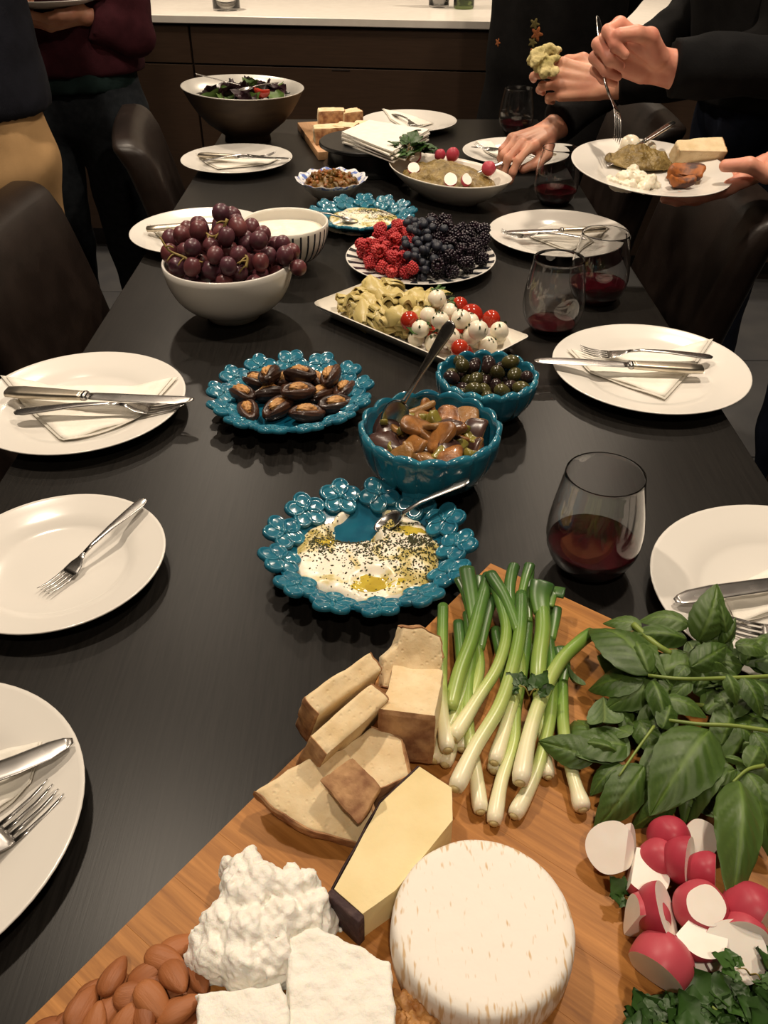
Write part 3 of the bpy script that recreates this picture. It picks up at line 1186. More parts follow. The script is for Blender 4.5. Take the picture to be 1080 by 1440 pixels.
# ------------------------------------------------------------------ black stand with stacked napkins, small bread board
BLACKL = mat('black_lacquer', (0.008, 0.008, 0.008, 1), rough=0.3)
pst = at(520, 197, TZ + .062); pst.z = TZ
st = thing('round_stand', 'low black round stand carrying the stacked napkins', 'stand', pst)
V, F = lathe([(0, .052), (.119, .052), (.122, .054), (.122, .060), (.120, .062), (0, .062)], 64)
mesh_obj('stand_top', V, F, BLACKL, st, sharp=40)
V, F = lathe([(0, 0), (.112, 0), (.114, .002), (.114, .010), (.104, .012), (.100, .0522), (0, .0522)], 48)
mesh_obj('pedestal', V, F, BLACKL, st, sharp=40)
zt = TZ + .062
quad = [(480, 194), (514, 176), (602, 188), (560, 220)]
for L in range(7):
    z0 = zt + .0005 + .0036 * L
    Q = [at(px, py, zt + .014) for px, py in quad]
    g = np.random.default_rng(30 + L)
    c = sum(Q, Vector()) / 4
    rot = Matrix.Rotation(g.uniform(-.12, .12), 4, 'Z')
    poly = [(rot @ (q - c) * (1 + g.uniform(-.03, .02)))[:2] for q in Q]
    V, F, W_ = prism(poly, .0030, 0, sub=5)
    V[:, 2] += .0022 * np.abs(V[:, 0] * 8) ** 2 * (0.15 * L)
    V[:, 2] += wob(V * (1, 1, 0), 60, .0003, L)
    o = tag(mesh_obj('paper_napkin', V, F, PAPER, smooth=False), ['bottom white napkin of the stack on the black stand', 'second white napkin from the bottom of the stack', 'third white napkin from the bottom of the stack', 'middle white napkin of the stack on the black stand', 'third white napkin from the top of the stack', 'second white napkin from the top of the stack', 'topmost white napkin of the stack, under the short spoon'][L], 'napkin', 'stack of white napkins on the black stand')
    o.location = (c.x, c.y, z0)
sp = make_spoon('short steel spoon lying on the stacked napkins', .13, 'teaspoon', (.026, .036))
lay(sp, at(590, 183, zt + .032), at(556, 206, zt + .030), .19)

q1, q2 = at(418, 172, TZ + .02), at(447, 214, TZ + .02)
dv = (q2 - q1); dv.normalize()
nv = Vector((-dv.y, dv.x, 0))
bl = thing('small_cutting_board', 'small pale wooden board with cut bread at the far table end', 'board', ((q1 + q2) / 2 + nv * .075).to_tuple()[:2] + (TZ,), math.atan2(dv.y, dv.x))
V, F = box((q2 - q1).length, .15, .020, .002, 2)
mesh_obj('board_slab', V, F, SMALLBOARD, bl, sharp=40)

# ------------------------------------------------------------------ big salad bowl
BRONZE = mat('dark_brown_glaze', (0.034, 0.021, 0.013, 1), (0.055, 0.036, 0.022, 1), 14, stretch=(1, 1, 5), rough=0.5, rough2=0.6, spec=.3)
SILV = mat('silver_glaze', (0.50, 0.48, 0.44, 1), (0.62, 0.60, 0.55, 1), 12, rough=0.3, metal=0.3)
pw = at(349, 196)
RW, HW = .157, .128
V, F = lathe([(0, .004), (.055, .004), (.056, 0), (.062, 0), (.060, .014), (.075, .026), (.102, .046), (.124, .070), (.142, .098), (RW, HW), (RW + .0015, HW + .002), (RW - .003, HW + .002),
              (.137, .100), (.118, .073), (.096, .050), (.068, .032), (0, .028)], 64, lambda t, r, z, i: (r * (1 + .03 * max(0, math.cos(t - 2.9)) ** 6 * (z / HW) ** 2), z + .006 * math.cos(t - 2.9) * (z / HW) ** 3))
idx = [(0 if i < 9 else 1) for j in range(64) for i in range(16)]
o = tag(mesh_obj('salad_bowl', V, F, [BRONZE, SILV], idx=idx), 'large brown salad bowl with silvery inside at the far table end', 'bowl')
o.location = pw

# ------------------------------------------------------------------ food on the table
def heap(n, rr, floor_h, cand, seed, shape=0.0, tries=90, fixed=None, squash=1.0):
    """Drop n balls one by one: each settles at the lowest of several tries. cand(rng) -> x, y; rr(rng) -> radius."""
    g = random.Random(seed)
    items = list(fixed or [])
    res = []
    for i in range(n):
        r = rr(g)
        best = None
        for t in range(tries):
            x, y = cand(g)
            z = -1
            for ox, oy in ((0, 0), (r * .7, 0), (-r * .7, 0), (0, r * .7), (0, -r * .7)):
                z = max(z, floor_h(x + ox, y + oy) + (r if not ox and not oy else r * .71))
            if z > 5:
                continue
            for (a, b, c, q) in items:
                d2 = (x - a) ** 2 + (y - b) ** 2
                s = (r + q) * squash
                if d2 < s * s:
                    z = max(z, c + math.sqrt(s * s - d2))
            cost = z + shape * math.hypot(x, y)
            if best is None or cost < best[0]:
                best = (cost, x, y, z)
        if best is None:
            continue
        items.append((best[1], best[2], best[3], r))
        res.append((best[1], best[2], best[3], r))
    return res


def spawn(protos, g=rng):
    o = g.choice(protos)
    if not o.get('used'):
        pass
    return o


class Kind:
    """A few prototype meshes; place() links a fresh object that shares one of them."""
    def __init__(s, name, cat, group, metas, mats):
        s.name, s.cat, s.group = name, cat, group
        s.me = []
        for V, F, I in metas:
            me = bpy.data.meshes.new(name)
            me.from_pydata([tuple(map(float, v)) for v in V], [], [tuple(int(i) for i in f) for f in F])
            for m in mats:
                me.materials.append(m)
            if I is not None:
                me.polygons.foreach_set('material_index', np.asarray(I, dtype=np.int32))
            me.polygons.foreach_set('use_smooth', np.ones(len(me.polygons), dtype=bool))
            me.set_sharp_from_angle(angle=math.radians(62))
            s.me.append(me)

    def place(s, loc, rot=None, sc=1.0, label=None, parent=None, k=None, top=True, name=None, group=True):
        o = bpy.data.objects.new(name or s.name, s.me[k if k is not None else rng.randrange(len(s.me))])
        COL.objects.link(o)
        o.location = loc
        if isinstance(rot, Matrix):
            o.rotation_euler = rot.to_euler()
        else:
            o.rotation_euler = rot if rot is not None else (rng.uniform(0, 6.3), rng.uniform(0, 6.3), rng.uniform(0, 6.3))
        o.scale = (sc, sc, sc) if not isinstance(sc, tuple) else sc
        if parent:
            o.parent = parent
        elif top:
            tag(o, label, s.cat, s.group if group else None)
        return o


# ---- red grapes: three bunches in the footed bowl
GRAPE = mat('red_grape', (0.095, 0.022, 0.027, 1), (0.19, 0.058, 0.054, 1), 30, 3, rough=0.28, rough2=0.42, sss=0.15, sssr=(.9, .25, .2), ssss=.006, rnd=(0.075, 0.027, 0.040, 1))
STEMG = mat('pale_grape_stem', lin(150, 130, 70), lin(120, 100, 50), 60, rough=0.6)
metas = []
for s in range(3):
    V, F = ico(3)
    V = V * (.0128, .0128, .0148)
    V += nrm(V) * wob(V, 130, .0004, s)[:, None]
    d = V[:, 2] > .0136
    V[d, 2] -= .0008
    metas.append((V, F, None))
GR = Kind('grape', 'grape', None, metas, [GRAPE])


def gfloor(x, y):
    r = math.hypot(x, y)
    return bowl_in(r, RG, HG, FG) if r < RG - .004 else (HG - .002 if r < RG + .012 else 9)


def gcand(g):
    a = g.uniform(0, 6.283)
    r = .088 * math.sqrt(g.random())
    return r * math.cos(a), r * math.sin(a)


pos = heap(132, lambda g: g.uniform(.0128, .0148), gfloor, gcand, 5, shape=.55, tries=60, squash=.97)
vis = [p for p in pos if p[2] > .062]
bun = {}
for key, lab in (('l', 'bunch of dark red grapes at the left side of the white footed bowl'),
                 ('c', 'bunch of red grapes heaped highest in the white footed bowl'),
                 ('r', 'bunch of red grapes hanging over the right rim of the white footed bowl')):
    b = thing('grape_bunch', lab, 'grapes', pg, 0, 'red grapes in the white footed bowl')
    bun[key] = b
cents = {'l': [], 'c': [], 'r': []}
for x, y, z, r in vis + [(.093, -.030, HG + .017, .014), (.102, -.012, HG + .016, .0135), (.112, -.030, HG - .002, .0135)]:
    key = 'l' if x < -.035 else ('r' if x > .042 else 'c')
    if z > HG + .03:
        key = 'c'
    GR.place((x, y, z), (rng.uniform(-.9, .9), rng.uniform(-.9, .9), rng.uniform(0, 6)), r / .0138, parent=bun[key])
    cents[key].append((x, y, z))
top = max(p[2] for p in pos)
print('GRAPES', len(pos), len(vis), top)
for key, pts in (('l', [(-.086, -.05, HG + .052), (-.074, -.056, HG + .034), (-.052, -.062, HG + .026), (-.036, -.068, HG + .018)]),
                 ('c', [(-.028, -.03, HG + .058), (-.012, -.042, HG + .05), (.004, -.046, HG + .058), (.014, -.04, HG + .075)]),
                 ('r', [(.03, -.06, HG + .032), (.042, -.068, HG + .028), (.04, -.076, HG + .016)])):
    mb = MB()
    P = spline(pts, 14)
    V, F = tube(P, np.linspace(.0014, .0024, 14), 7)
    mb.add(V, F)
    g = random.Random(key)
    for k in (3, 6, 9, 12):
        d = Vector((g.uniform(-1, 1), g.uniform(-1, 0), g.uniform(-1, .3))).normalized() * .016
        V, F = tube(spline([P[k], P[k] + np.array(d) * .5 + (0, 0, .002), P[k] + np.array(d)], 6), np.linspace(.0013, .0010, 6), 6)
        mb.add(V, F)
    mb.build('stem', STEMG, bun[key])

# ---- berries on the striped plate
RASP = mat('raspberry', (0.46, 0.030, 0.036, 1), (0.56, 0.07, 0.065, 1), 90, rough=0.5, sss=0.4, sssr=(1, .2, .2), ssss=.006, rnd=(0.36, 0.016, 0.024, 1))
BLACKB = mat('blackberry', (0.008, 0.006, 0.010, 1), (0.020, 0.009, 0.016, 1), 90, rough=0.22, rnd=(0.012, 0.008, 0.014, 1))
BLUEB = mat('blueberry', (0.009, 0.011, 0.019, 1), (0.028, 0.033, 0.048, 1), 45, rough=0.5, rnd=(0.012, 0.014, 0.026, 1))


def aggregate(R, h, n_rings, dr, seed):
    mb = MB()
    g = np.random.default_rng(seed)
    V0, F0 = ico(1)
    rings = []
    for i in range(n_rings):
        u = i / (n_rings - 1)
        ph = 0.15 + u * 2.15
        rings.append((R * math.sin(ph) if ph < PI / 2 else R * (1 - .12 * (ph - PI / 2)), h * math.cos(ph) if ph < PI / 2 else -h * .9 * (ph - PI / 2)))
    for i, (r, z) in enumerate(rings):
        m = max(1, int(2 * PI * r / (dr * 1.62)))
        for j in range(m):
            t = 2 * PI * (j + .5 * (i % 2)) / m + g.uniform(-.08, .08)
            s = dr * g.uniform(.9, 1.12)
            mb.add(V0 * s + (r * math.cos(t), r * math.sin(t), z), F0)
    V, F = ico(1)
    mb.add(V * (R * .9, R * .9, h * .9), F)
    return np.concatenate(mb.V), mb.F, None


RA = Kind('raspberry', 'raspberry', 'raspberries on the striped plate', [aggregate(.0092, .0112, 7, .0026, s) for s in range(3)], [RASP])
BB = Kind('blackberry', 'blackberry', 'blackberries on the striped plate', [aggregate(.0092, .0115, 6, .0036, 10 + s) for s in range(3)], [BLACKB])
metas = []
for s in range(2):
    V, F = ico(3)
    V = V * (1, 1, .88)
    rr_ = np.hypot(V[:, 0], V[:, 1])
    up = V[:, 2] > .5
    V[up, 2] -= .28 * np.exp(-(rr_[up] / .22) ** 2)
    th_ = np.arctan2(V[:, 1], V[:, 0])
    V[up, 2] += .10 * np.exp(-((rr_[up] - .34) / .08) ** 2) * (1 + .6 * np.cos(5 * th_[up]))
    metas.append((V * .0076, F, None))
BU = Kind('blueberry', 'blueberry', 'blueberries on the striped plate', metas, [BLUEB])


def pfloor(x, y):
    r = math.hypot(x, y)
    return plate_z(r) if r < .128 else 9


def band(x0, x1, R):
    def f(g):
        while True:
            x, y = g.uniform(x0, x1), g.uniform(-R, R)
            if math.hypot(x, y) < R:
                return x, y
    return f


ras = heap(52, lambda g: g.uniform(.0112, .0128), pfloor, band(-.108, -.018, .110), 3, shape=.25)
bla = heap(54, lambda g: g.uniform(.0122, .0140), pfloor, band(.022, .122, .121), 4, shape=.18, fixed=[(a, b, c, r) for a, b, c, r in ras])
blu = heap(92, lambda g: g.uniform(.0068, .0084), pfloor, band(-.034, .055, .112), 6, shape=.3, fixed=[(a, b, c, r) for a, b, c, r in ras + bla], tries=60)
for x, y, z, r in ras:
    RA.place((pb.x + x, pb.y + y, TZ + z), sc=r / .0126, label='red raspberry heaped on the striped plate')
for x, y, z, r in bla:
    BB.place((pb.x + x, pb.y + y, TZ + z), sc=r / .0138, label='glossy blackberry heaped on the right of the striped plate')
for x, y, z, r in blu:
    BU.place((pb.x + x, pb.y + y, TZ + z), (rng.uniform(-1, 1), rng.uniform(-1, 1), 0), r / .0076, label='dusty blueberry heaped in the middle of the striped plate')

# ---- olives in the smaller turquoise bowl
OLB = mat('dark_olive', (0.016, 0.009, 0.010, 1), (0.04, 0.022, 0.02, 1), 50, rough=0.2)
OLG = mat('green_olive', (0.055, 0.052, 0.016, 1), (0.085, 0.075, 0.025, 1), 50, rough=0.22, rnd=(0.035, 0.030, 0.010, 1))
V, F = ico(3)
Vo = V * (.0085, .0085, .0112)
Vo[np.hypot(V[:, 0], V[:, 1]) < .22] *= (1, 1, .90)
OD = Kind('olive', 'olive', 'dark olives in the turquoise bowl', [(Vo, F, None)], [OLB])
OG = Kind('olive', 'olive', 'green olives in the turquoise bowl', [(Vo * 1.08, F, None)], [OLG])


def bfloor(R, H, off=.010):
    foot = R * .42
    def f(x, y):
        r = math.hypot(x, y)
        if r > R * .93:
            return 9
        if r < foot:
            return off
        s = min(1, ((r + .007 - foot) / (R - foot)) ** (1 / .9))
        return .006 + H * (1 - math.cos(math.asin(s))) ** .92
    return f


def disc(R):
    def f(g):
        a, r = g.uniform(0, 6.283), R * math.sqrt(g.random())
        return r * math.cos(a), r * math.sin(a)
    return f


ol = heap(54, lambda g: g.uniform(.0088, .0105), bfloor(RO, HO), disc(RO * .86), 9, shape=.15)
g = random.Random(3)
for x, y, z, r in ol:
    if z < .025:
        continue
    k = g.random() < .5
    (OD if k else OG).place((po.x + x, po.y + y, TZ + z), (g.uniform(-1.6, 1.6), g.uniform(-1.6, 1.6), g.uniform(0, 6)), r / .0098,
                            label='purple black olive in the smaller turquoise bowl' if k else 'brownish green olive in the smaller turquoise bowl')
V, F = ico(2)

# ---- stewed eggplant in the larger turquoise bowl
EGG = mat('stewed_eggplant', lin(158, 100, 48), lin(96, 52, 26), 60, 4, lo=.4, hi=.6, rough=0.3, coat=0.15, sss=0.1, rnd=lin(140, 104, 58), bump=0.4, bscale=250)
EGGSK = mat('eggplant_skin', lin(52, 34, 34), lin(72, 48, 40), 40, rough=0.25)
CELERY = mat('stewed_celery', lin(130, 120, 50), lin(105, 95, 42), 50, rough=0.25, coat=0.4)
SAUCE = mat('brown_sauce', lin(100, 54, 22), lin(76, 40, 18), 60, rough=0.18, bump=0.5, bscale=180)


def chunk(L, W, H, seed, ncurve=.3):
    V, F = ico(3)
    V = np.sign(V) * np.abs(V) ** .62
    V = V * (L / 2, W / 2, H / 2)
    V[:, 2] += ncurve * H * (V[:, 0] / (L / 2)) ** 2
    V += nrm(V) * (wob(V, 110, H * .30, seed) + wob(V, 320, H * .08, seed + 3))[:, None]
    V[:, 1] += .25 * W * np.sin(V[:, 0] / L * 3 + seed)
    cz = np.array([V[list(f)].mean(0) for f in F])
    return V, F, [1 if c[2] < -.18 * H else 0 for c in cz]


EC = Kind('eggplant_chunk', 'eggplant', 'eggplant chunks in the turquoise bowl', [chunk(.032, .025, .0095, s, .25) for s in range(6)], [EGG, EGGSK])
CC = Kind('celery_piece', 'celery', 'celery pieces in the turquoise bowl', [chunk(.019, .012, .009, 20 + s) for s in range(3)], [CELERY, CELERY])


def mound(R, z0, h, m, name, n=36, rings=10, amp=.001, seed=0, zb=None, freq=90, xy=(1, 1)):
    """Soft heap filling a dish: domed, uneven top with a closed underside."""
    V = [(0, 0, z0 + h)]
    for i in range(1, rings + 1):
        q = i / rings
        for j in range(n):
            t = 2 * PI * j / n
            V.append((R * q * math.cos(t) * xy[0], R * q * math.sin(t) * xy[1], z0 + h * (1 - q ** 2)))
    V = np.array(V)
    rim = 1 + (rings - 1) * n
    d = wob(V, freq, amp, seed)
    d[rim:] *= .2
    V[:, 2] += d
    zb = z0 - .02 if zb is None else zb
    lowr = V[rim:] * (.75, .75, 0) + (0, 0, zb)
    V = np.vstack([V, lowr])
    F = [(0, 1 + j, 1 + (j + 1) % n) for j in range(n)]
    for i in range(rings):
        a, b = 1 + i * n, 1 + (i + 1) * n
        for j in range(n):
            F.append((a + j, b + j, b + (j + 1) % n, a + (j + 1) % n))
    F.append(tuple(1 + rings * n + j for j in range(n))[::-1])
    return mesh_obj(name, V, F, m)


o = tag(mound(.062, .050, .003, SAUCE, 'brown_sauce', zb=.020), 'brown oily sauce around the eggplant chunks', 'sauce')
o.location = pe
eg = heap(54, lambda g: g.uniform(.0085, .0125), lambda x, y: max(.046, bfloor(RE, HE)(x, y)) if math.hypot(x, y) < .064 else 9, disc(RE * .74), 12, shape=.12, squash=.72)
g = random.Random(8)
for i, (x, y, z, r) in enumerate(eg):
    if i % 3 == 2:
        CC.place((pe.x + x, pe.y + y, TZ + z), (g.uniform(-.7, .7), g.uniform(-.7, .7), g.uniform(0, 6)), r / .009, label='olive green stewed celery piece among the eggplant chunks')
    else:
        EC.place((pe.x + x, pe.y + y, TZ + z), (g.uniform(-.8, .8) + (PI if g.random() < .3 else 0), g.uniform(-.5, .5), g.uniform(0, 6)), r / .0092, label='glossy brown stewed eggplant chunk in the turquoise bowl')
sp = make_spoon('long steel serving spoon standing in the stewed eggplant', .18)
lay(sp, at(637, 452, TZ + .185), at(545, 606, TZ + .052), .18, up=(-.2, -.8, .55))

# ---- stuffed dates
DATE = mat('date_flesh', (0.032, 0.012, 0.007, 1), (0.075, 0.027, 0.012, 1), 45, rough=0.3, rough2=0.45, bump=0.5, bscale=130, rnd=(0.02, 0.009, 0.006, 1), coat=.2)
WALN = mat('walnut', lin(196, 148, 88), lin(150, 98, 50), 110, rough=0.5, bump=0.5, bscale=300)


def date_mesh(seed):
    V, F = ico(4)
    ang_ = np.arctan2(V[:, 1], V[:, 2])
    W = V * (.0235, .0125, .0112)
    W *= (1 - .06 * np.abs(np.sin(ang_ * 7 + 2.0 * V[:, 0] + seed)) ** 3)[:, None]
    W[:, 2] -= .010 * np.exp(-(V[:, 1] / .30) ** 2) * np.clip(1 - V[:, 0] ** 2 * 1.1, 0, 1) * (V[:, 2] > 0)
    W[:, 1] *= 1 + .18 * (V[:, 2] > 0) * V[:, 2]
    W += nrm(W) * wob(W, 180, .0005, seed)[:, None]
    return W, F, None


def walnut_mesh(seed, L=.0125, W_=.0075, H=.0062):
    V, F = ico(4)
    a = wob(V, 5.5, 1, seed, 2)
    ridg = np.abs(a) ** .6
    W = V * (L, W_, H) * (0.80 + .32 * ridg)[:, None]
    W[:, 2] -= .3 * H * np.exp(-(V[:, 1] / .16) ** 2) * (V[:, 2] > 0)
    return W, F, None


DT = Kind('date_flesh', 'date', None, [date_mesh(s) for s in range(4)], [DATE])
WN = Kind('walnut_half', 'walnut', None, [walnut_mesh(40 + s) for s in range(4)], [WALN])
dates = [(352, 521, .4), (384, 522, -.3), (421, 516, .9), (474, 531, 1.2), (341, 545, .3), (368, 533, 0.1), (351, 569, -1.0), (401, 548, .5), (444, 545, .8), (388, 556, .7),
         (412, 574, .4), (430, 581, -.2), (461, 569, -.6), (478, 560, -.5)]
dc = Vector((-.123, .976, TZ))
dpos = [(-.052, .045, 0, 2.6), (-.012, .048, 0, .5), (.028, .050, 0, -.9), (.070, .022, 0, 1.2), (-.066, .008, 0, 2.3), (-.030, .012, 0, .4), (.006, .010, 0, 2.5), (.040, .010, 0, .8),
        (-.052, -.034, 0, -1.2), (-.014, -.026, 0, .9), (.024, -.040, 0, .2), (.060, -.018, 0, .5), (-.030, .032, 1, 1.4), (.010, .034, 1, -.5), (.052, .030, 1, 1.3), (.012, -.012, 1, .3)]
dlab = ['leftmost date of the back row', 'second date from the left in the back row', 'third date from the left in the back row', 'date farthest right on the turquoise plate', 'leftmost date of the middle row', 'second date from the left in the middle row',
        'third date from the left in the middle row', 'rightmost date of the middle row', 'leftmost date of the front row', 'second date from the left in the front row', 'nearest date in the middle of the front row', 'rightmost date of the front row',
        'left one of the dates stacked on the back row', 'middle one of the dates stacked on the back row', 'right one of the dates stacked on the back row', 'date stacked highest at the centre of the plate']
for i, (x, y, lv, a) in enumerate(dpos):
    d = thing('stuffed_date', 'walnut stuffed date, ' + dlab[i], 'date', (dc.x + x, dc.y + y, TZ + .0165 + .0165 * lv), a, 'stuffed dates on the turquoise plate')
    d.rotation_euler = (rng.uniform(-.5, .35), rng.uniform(-.2, .2), a)
    sc = rng.uniform(1.02, 1.16)
    DT.place((0, 0, 0), (0, 0, 0), sc, parent=d)
    WN.place((0, 0, .0062), (0, 0, rng.uniform(-.2, .2)), sc * rng.uniform(.9, 1.1), parent=d)

# ---- white dip with oil and herbs on the nearest flower plate (and the further one)
DIP = bpy.data.materials.new('white_dip_with_oil')
DIP.use_nodes = True
nt = DIP.node_tree
p_ = nt.nodes['Principled BSDF']
tc = nt.nodes.new('ShaderNodeTexCoord')
n1 = nt.nodes.new('ShaderNodeTexNoise'); n1.inputs['Scale'].default_value = 26; n1.inputs['Detail'].default_value = 5
n1.inputs['Distortion'].default_value = 1.2
nt.links.new(tc.outputs['Object'], n1.inputs['Vector'])
r1 = nt.nodes.new('ShaderNodeValToRGB')
r1.color_ramp.elements[0].position = .49; r1.color_ramp.elements[0].color = (.84, .78, .64, 1)
r1.color_ramp.elements[1].position = .62; r1.color_ramp.elements[1].color = lin(176, 158, 86)
e = r1.color_ramp.elements.new(.55); e.color = lin(222, 208, 158)
nt.links.new(n1.outputs['Fac'], r1.inputs['Fac'])
nt.links.new(r1.outputs['Color'], p_.inputs['Base Color'])
p_.inputs['Roughness'].default_value = .3
p_.inputs['Subsurface Weight'].default_value = .15
p_.inputs['Subsurface Scale'].default_value = .003
OIL = mat('golden_oil', lin(206, 184, 70), lin(176, 152, 52), 60, rough=0.12, coat=0.5)
HERB = mat('dried_herb', (0.085, 0.066, 0.03, 1), (0.05, 0.043, 0.018, 1), 80, rough=0.8, rnd=(0.04, 0.045, 0.015, 1))


def dip(loc, R, label, notch, seed, hz=.013, flakes=330, name='white_dip'):
    n = 64
    g = np.random.default_rng(seed)
    xs = np.linspace(-R * 1.05, R * 1.05, n)
    X, Y = np.meshgrid(xs, xs, indexing='ij')
    P = np.stack([X.ravel(), Y.ravel(), np.zeros(n * n)], 1)
    ang_ = np.arctan2(P[:, 1], P[:, 0])
    edge = R * (1 + .05 * np.sin(3 * ang_ + seed) + .035 * np.sin(7 * ang_ + 1) + .02 * np.sin(13 * ang_))
    d = np.hypot(P[:, 0], P[:, 1]) / edge
    h = hz * np.clip(1 - d ** 6, 0, 1) ** .5 + wob(P, 70, .0030, seed + 1) * np.clip(1 - d ** 3, 0, 1) + np.abs(wob(P, 160, .0012, seed + 9))
    for (nx, ny, nr, dep) in notch:
        q = np.hypot(P[:, 0] - nx, P[:, 1] - ny) / nr
        h -= dep * np.exp(-q ** 4)
        h += dep * .16 * np.exp(-((q - 1.15) / .22) ** 2) * (d < .95)
    keep = (d < 1.0) & (h > .0012)
    P[:, 2] = .0045 + np.maximum(h, 0)
    keep2 = keep.reshape(n, n)
    ok = keep2[:-1, :-1] | keep2[1:, :-1] | keep2[1:, 1:] | keep2[:-1, 1:]
    low = ~keep
    P[low, 2] = .0045
    top, bot = P.copy(), P.copy()
    bot[:, 2] = .0043
    V = np.vstack([top, bot])
    F = []
    N = n * n
    for i in range(n - 1):
        for j in range(n - 1):
            if ok[i, j]:
                a = i * n + j
                F.append((a, a + n, a + n + 1, a + 1))
                F.append((N + a, N + a + 1, N + a + n + 1, N + a + n))
    us = sorted({i for f in F for i in f})
    mp = {k: i for i, k in enumerate(us)}
    t = thing('seasoned_dip', label, 'dip', loc)
    mesh_obj(name, V[us], [tuple(mp[i] for i in f) for f in F], DIP, t)
    H = P[:, 2].reshape(n, n)
    OKG = keep2

    def hz_at(x, y):
        i = int((x + R * 1.05) / (2.1 * R) * (n - 1)); j = int((y + R * 1.05) / (2.1 * R) * (n - 1))
        i = min(max(i, 0), n - 1); j = min(max(j, 0), n - 1)
        return H[i, j] if OKG[i, j] else None
    mb = MB()
    V0, F0 = ico(1)
    k = 0
    cl = [(g.uniform(-.75, .75) * R, g.uniform(-.55, .5) * R, g.uniform(.10, .26) * R) for _ in range(9)]
    while k < flakes:
        c = cl[int(g.integers(len(cl)))]
        if g.random() < .25:
            x, y = g.uniform(-R, R), g.uniform(-R, R)
        else:
            x, y = c[0] + g.normal() * c[2], c[1] + g.normal() * c[2] * .7
        z = hz_at(x, y)
        k += 1
        if z is None or z < .008:
            continue
        s = g.uniform(.0004, .0011)
        mb.add(V0[:] * (s * g.uniform(1, 2.2), s, s * .5), F0, 0, TR((x, y, z + .0003), (0, 0, g.uniform(0, 3))))
    mb.build('herb_flakes', HERB, t)['kind'] = 'stuff'
    return t, hz_at


d1, hf = dip((-.015, .664, TZ), .077, 'white creamy dip with oil and dark herbs on the nearest turquoise plate', [(-.018, .034, .026, .02), (-.004, .052, .022, .018), (.004, .016, .009, .012), (.004, -.050, .020, .006), (-.045, .012, .010, .003)], 4, flakes=2600)
# oil pools: thin films that follow the dip's surface
for (ox, oy, ax_, ay_) in ((.008, -.050, .028, .013), (-.044, .010, .012, .008), (.044, .030, .014, .008)):
    nn, rg = 26, 6
    V = []
    for i in range(rg + 1):
        for j in range(nn):
            t = 2 * PI * j / nn
            w_ = (1 + .25 * math.sin(3 * t + ox * 300) + .12 * math.sin(7 * t + oy * 500)) * i / rg
            x, y = ox + ax_ * w_ * math.cos(t), oy + ay_ * w_ * math.sin(t)
            z = hf(x, y)
            V.append((x, y, (z if z else .0045) + .0007 * (1 - (i / rg) ** 3) - (.0008 if i == rg else 0)))
    F = [(i * nn + j, (i + 1) * nn + j, (i + 1) * nn + (j + 1) % nn, i * nn + (j + 1) % nn) for i in range(rg) for j in range(nn)]
    mesh_obj('oil_pool', V, F, OIL, d1)
sp = make_spoon('steel teaspoon sunk in the nearest white dip', .15, 'teaspoon')
lay(sp, at(660, 675, TZ + .056), at(530, 748, TZ + .010), .15)
d2, _ = dip((-.043, 1.716, TZ), .074, 'white creamy dip with herbs on the turquoise plate behind the berries', [(-.060, -.01, .02, .01)], 15, .014, 800)
sp = make_spoon('steel spoon leaning from the striped bowl side into the further white dip', .15, 'teaspoon')
lay(sp, at(416, 296, TZ + .05), at(502, 315, TZ + .014), .15)

# ---- rectangular platter: artichoke pieces, mozzarella balls, tomatoes
ART = mat('artichoke_flesh', lin(205, 188, 128), lin(168, 150, 84), 38, 4, rough=0.35, bump=0.4, bscale=120, rnd=lin(190, 172, 112), sss=.1)
MOZZ = mat('mozzarella', (0.82, 0.76, 0.62, 1), (0.76, 0.69, 0.54, 1), 40, rough=0.3, sss=0.2, ssss=.004)
TOM = mat('tomato_skin', (0.42, 0.035, 0.014, 1), (0.34, 0.02, 0.01, 1), 30, rough=0.14, coat=.3)
PEPPER = mat('red_pepper', (0.45, 0.025, 0.015, 1), rough=0.25)
HERBG = mat('chopped_green_herb', (0.035, 0.07, 0.014, 1), (0.02, 0.045, 0.01, 1), 60, rough=0.6)
PM = Matrix.Translation(pc) @ Matrix.Rotation(PANG, 4, 'Z')


def art_mesh(seed):
    g = np.random.default_rng(seed)
    mb = MB()
    k = g.integers(3, 6)
    for i in range(k):                        # overlapping petals of a quartered heart
        n, m = 7, 8
        Vt, Vb = [], []
        L, W = g.uniform(.028, .040), g.uniform(.012, .018)
        for a in range(n):
            for b in range(m):
                u, v = a / (n - 1), b / (m - 1) * 2 - 1
                w_ = W * (math.sin(PI * (.12 + .80 * u)) ** .8)
                x, y = L * (u - .4), w_ * v
                z = .008 * (1 - v * v) * (1 - .3 * u) - .004 * u * u + .003 * i
                Vt.append((x, y, z)); Vb.append((x, y * .96, z - .0045 * (1 - .65 * u) * (1 - .5 * v * v)))
        V = np.array(Vt + Vb)
        N = n * m
        F = []
        for a in range(n - 1):
            for b in range(m - 1):
                q = a * m + b
                F += [(q, q + m, q + m + 1, q + 1), (N + q, N + q + 1, N + q + m + 1, N + q + m)]
        for a in range(n - 1):
            q = a * m
            F += [(q, N + q, N + q + m, q + m), (q + m - 1, q + 2 * m - 1, N + q + 2 * m - 1, N + q + m - 1)]
        for b in range(m - 1):
            F += [(b, b + 1, N + b + 1, N + b), ((n - 1) * m + b, N + (n - 1) * m + b, N + (n - 1) * m + b + 1, (n - 1) * m + b + 1)]
        mb.add(V, F, 0, TR((0, 0, .0022 * i), (g.uniform(-.5, .5), g.uniform(-.15, .15), g.uniform(-.5, .5))))
    return np.concatenate(mb.V) - (0, 0, .005), mb.F, None


AR = Kind('artichoke_piece', 'artichoke', 'artichoke pieces on the cream platter', [art_mesh(s) for s in range(6)], [ART])


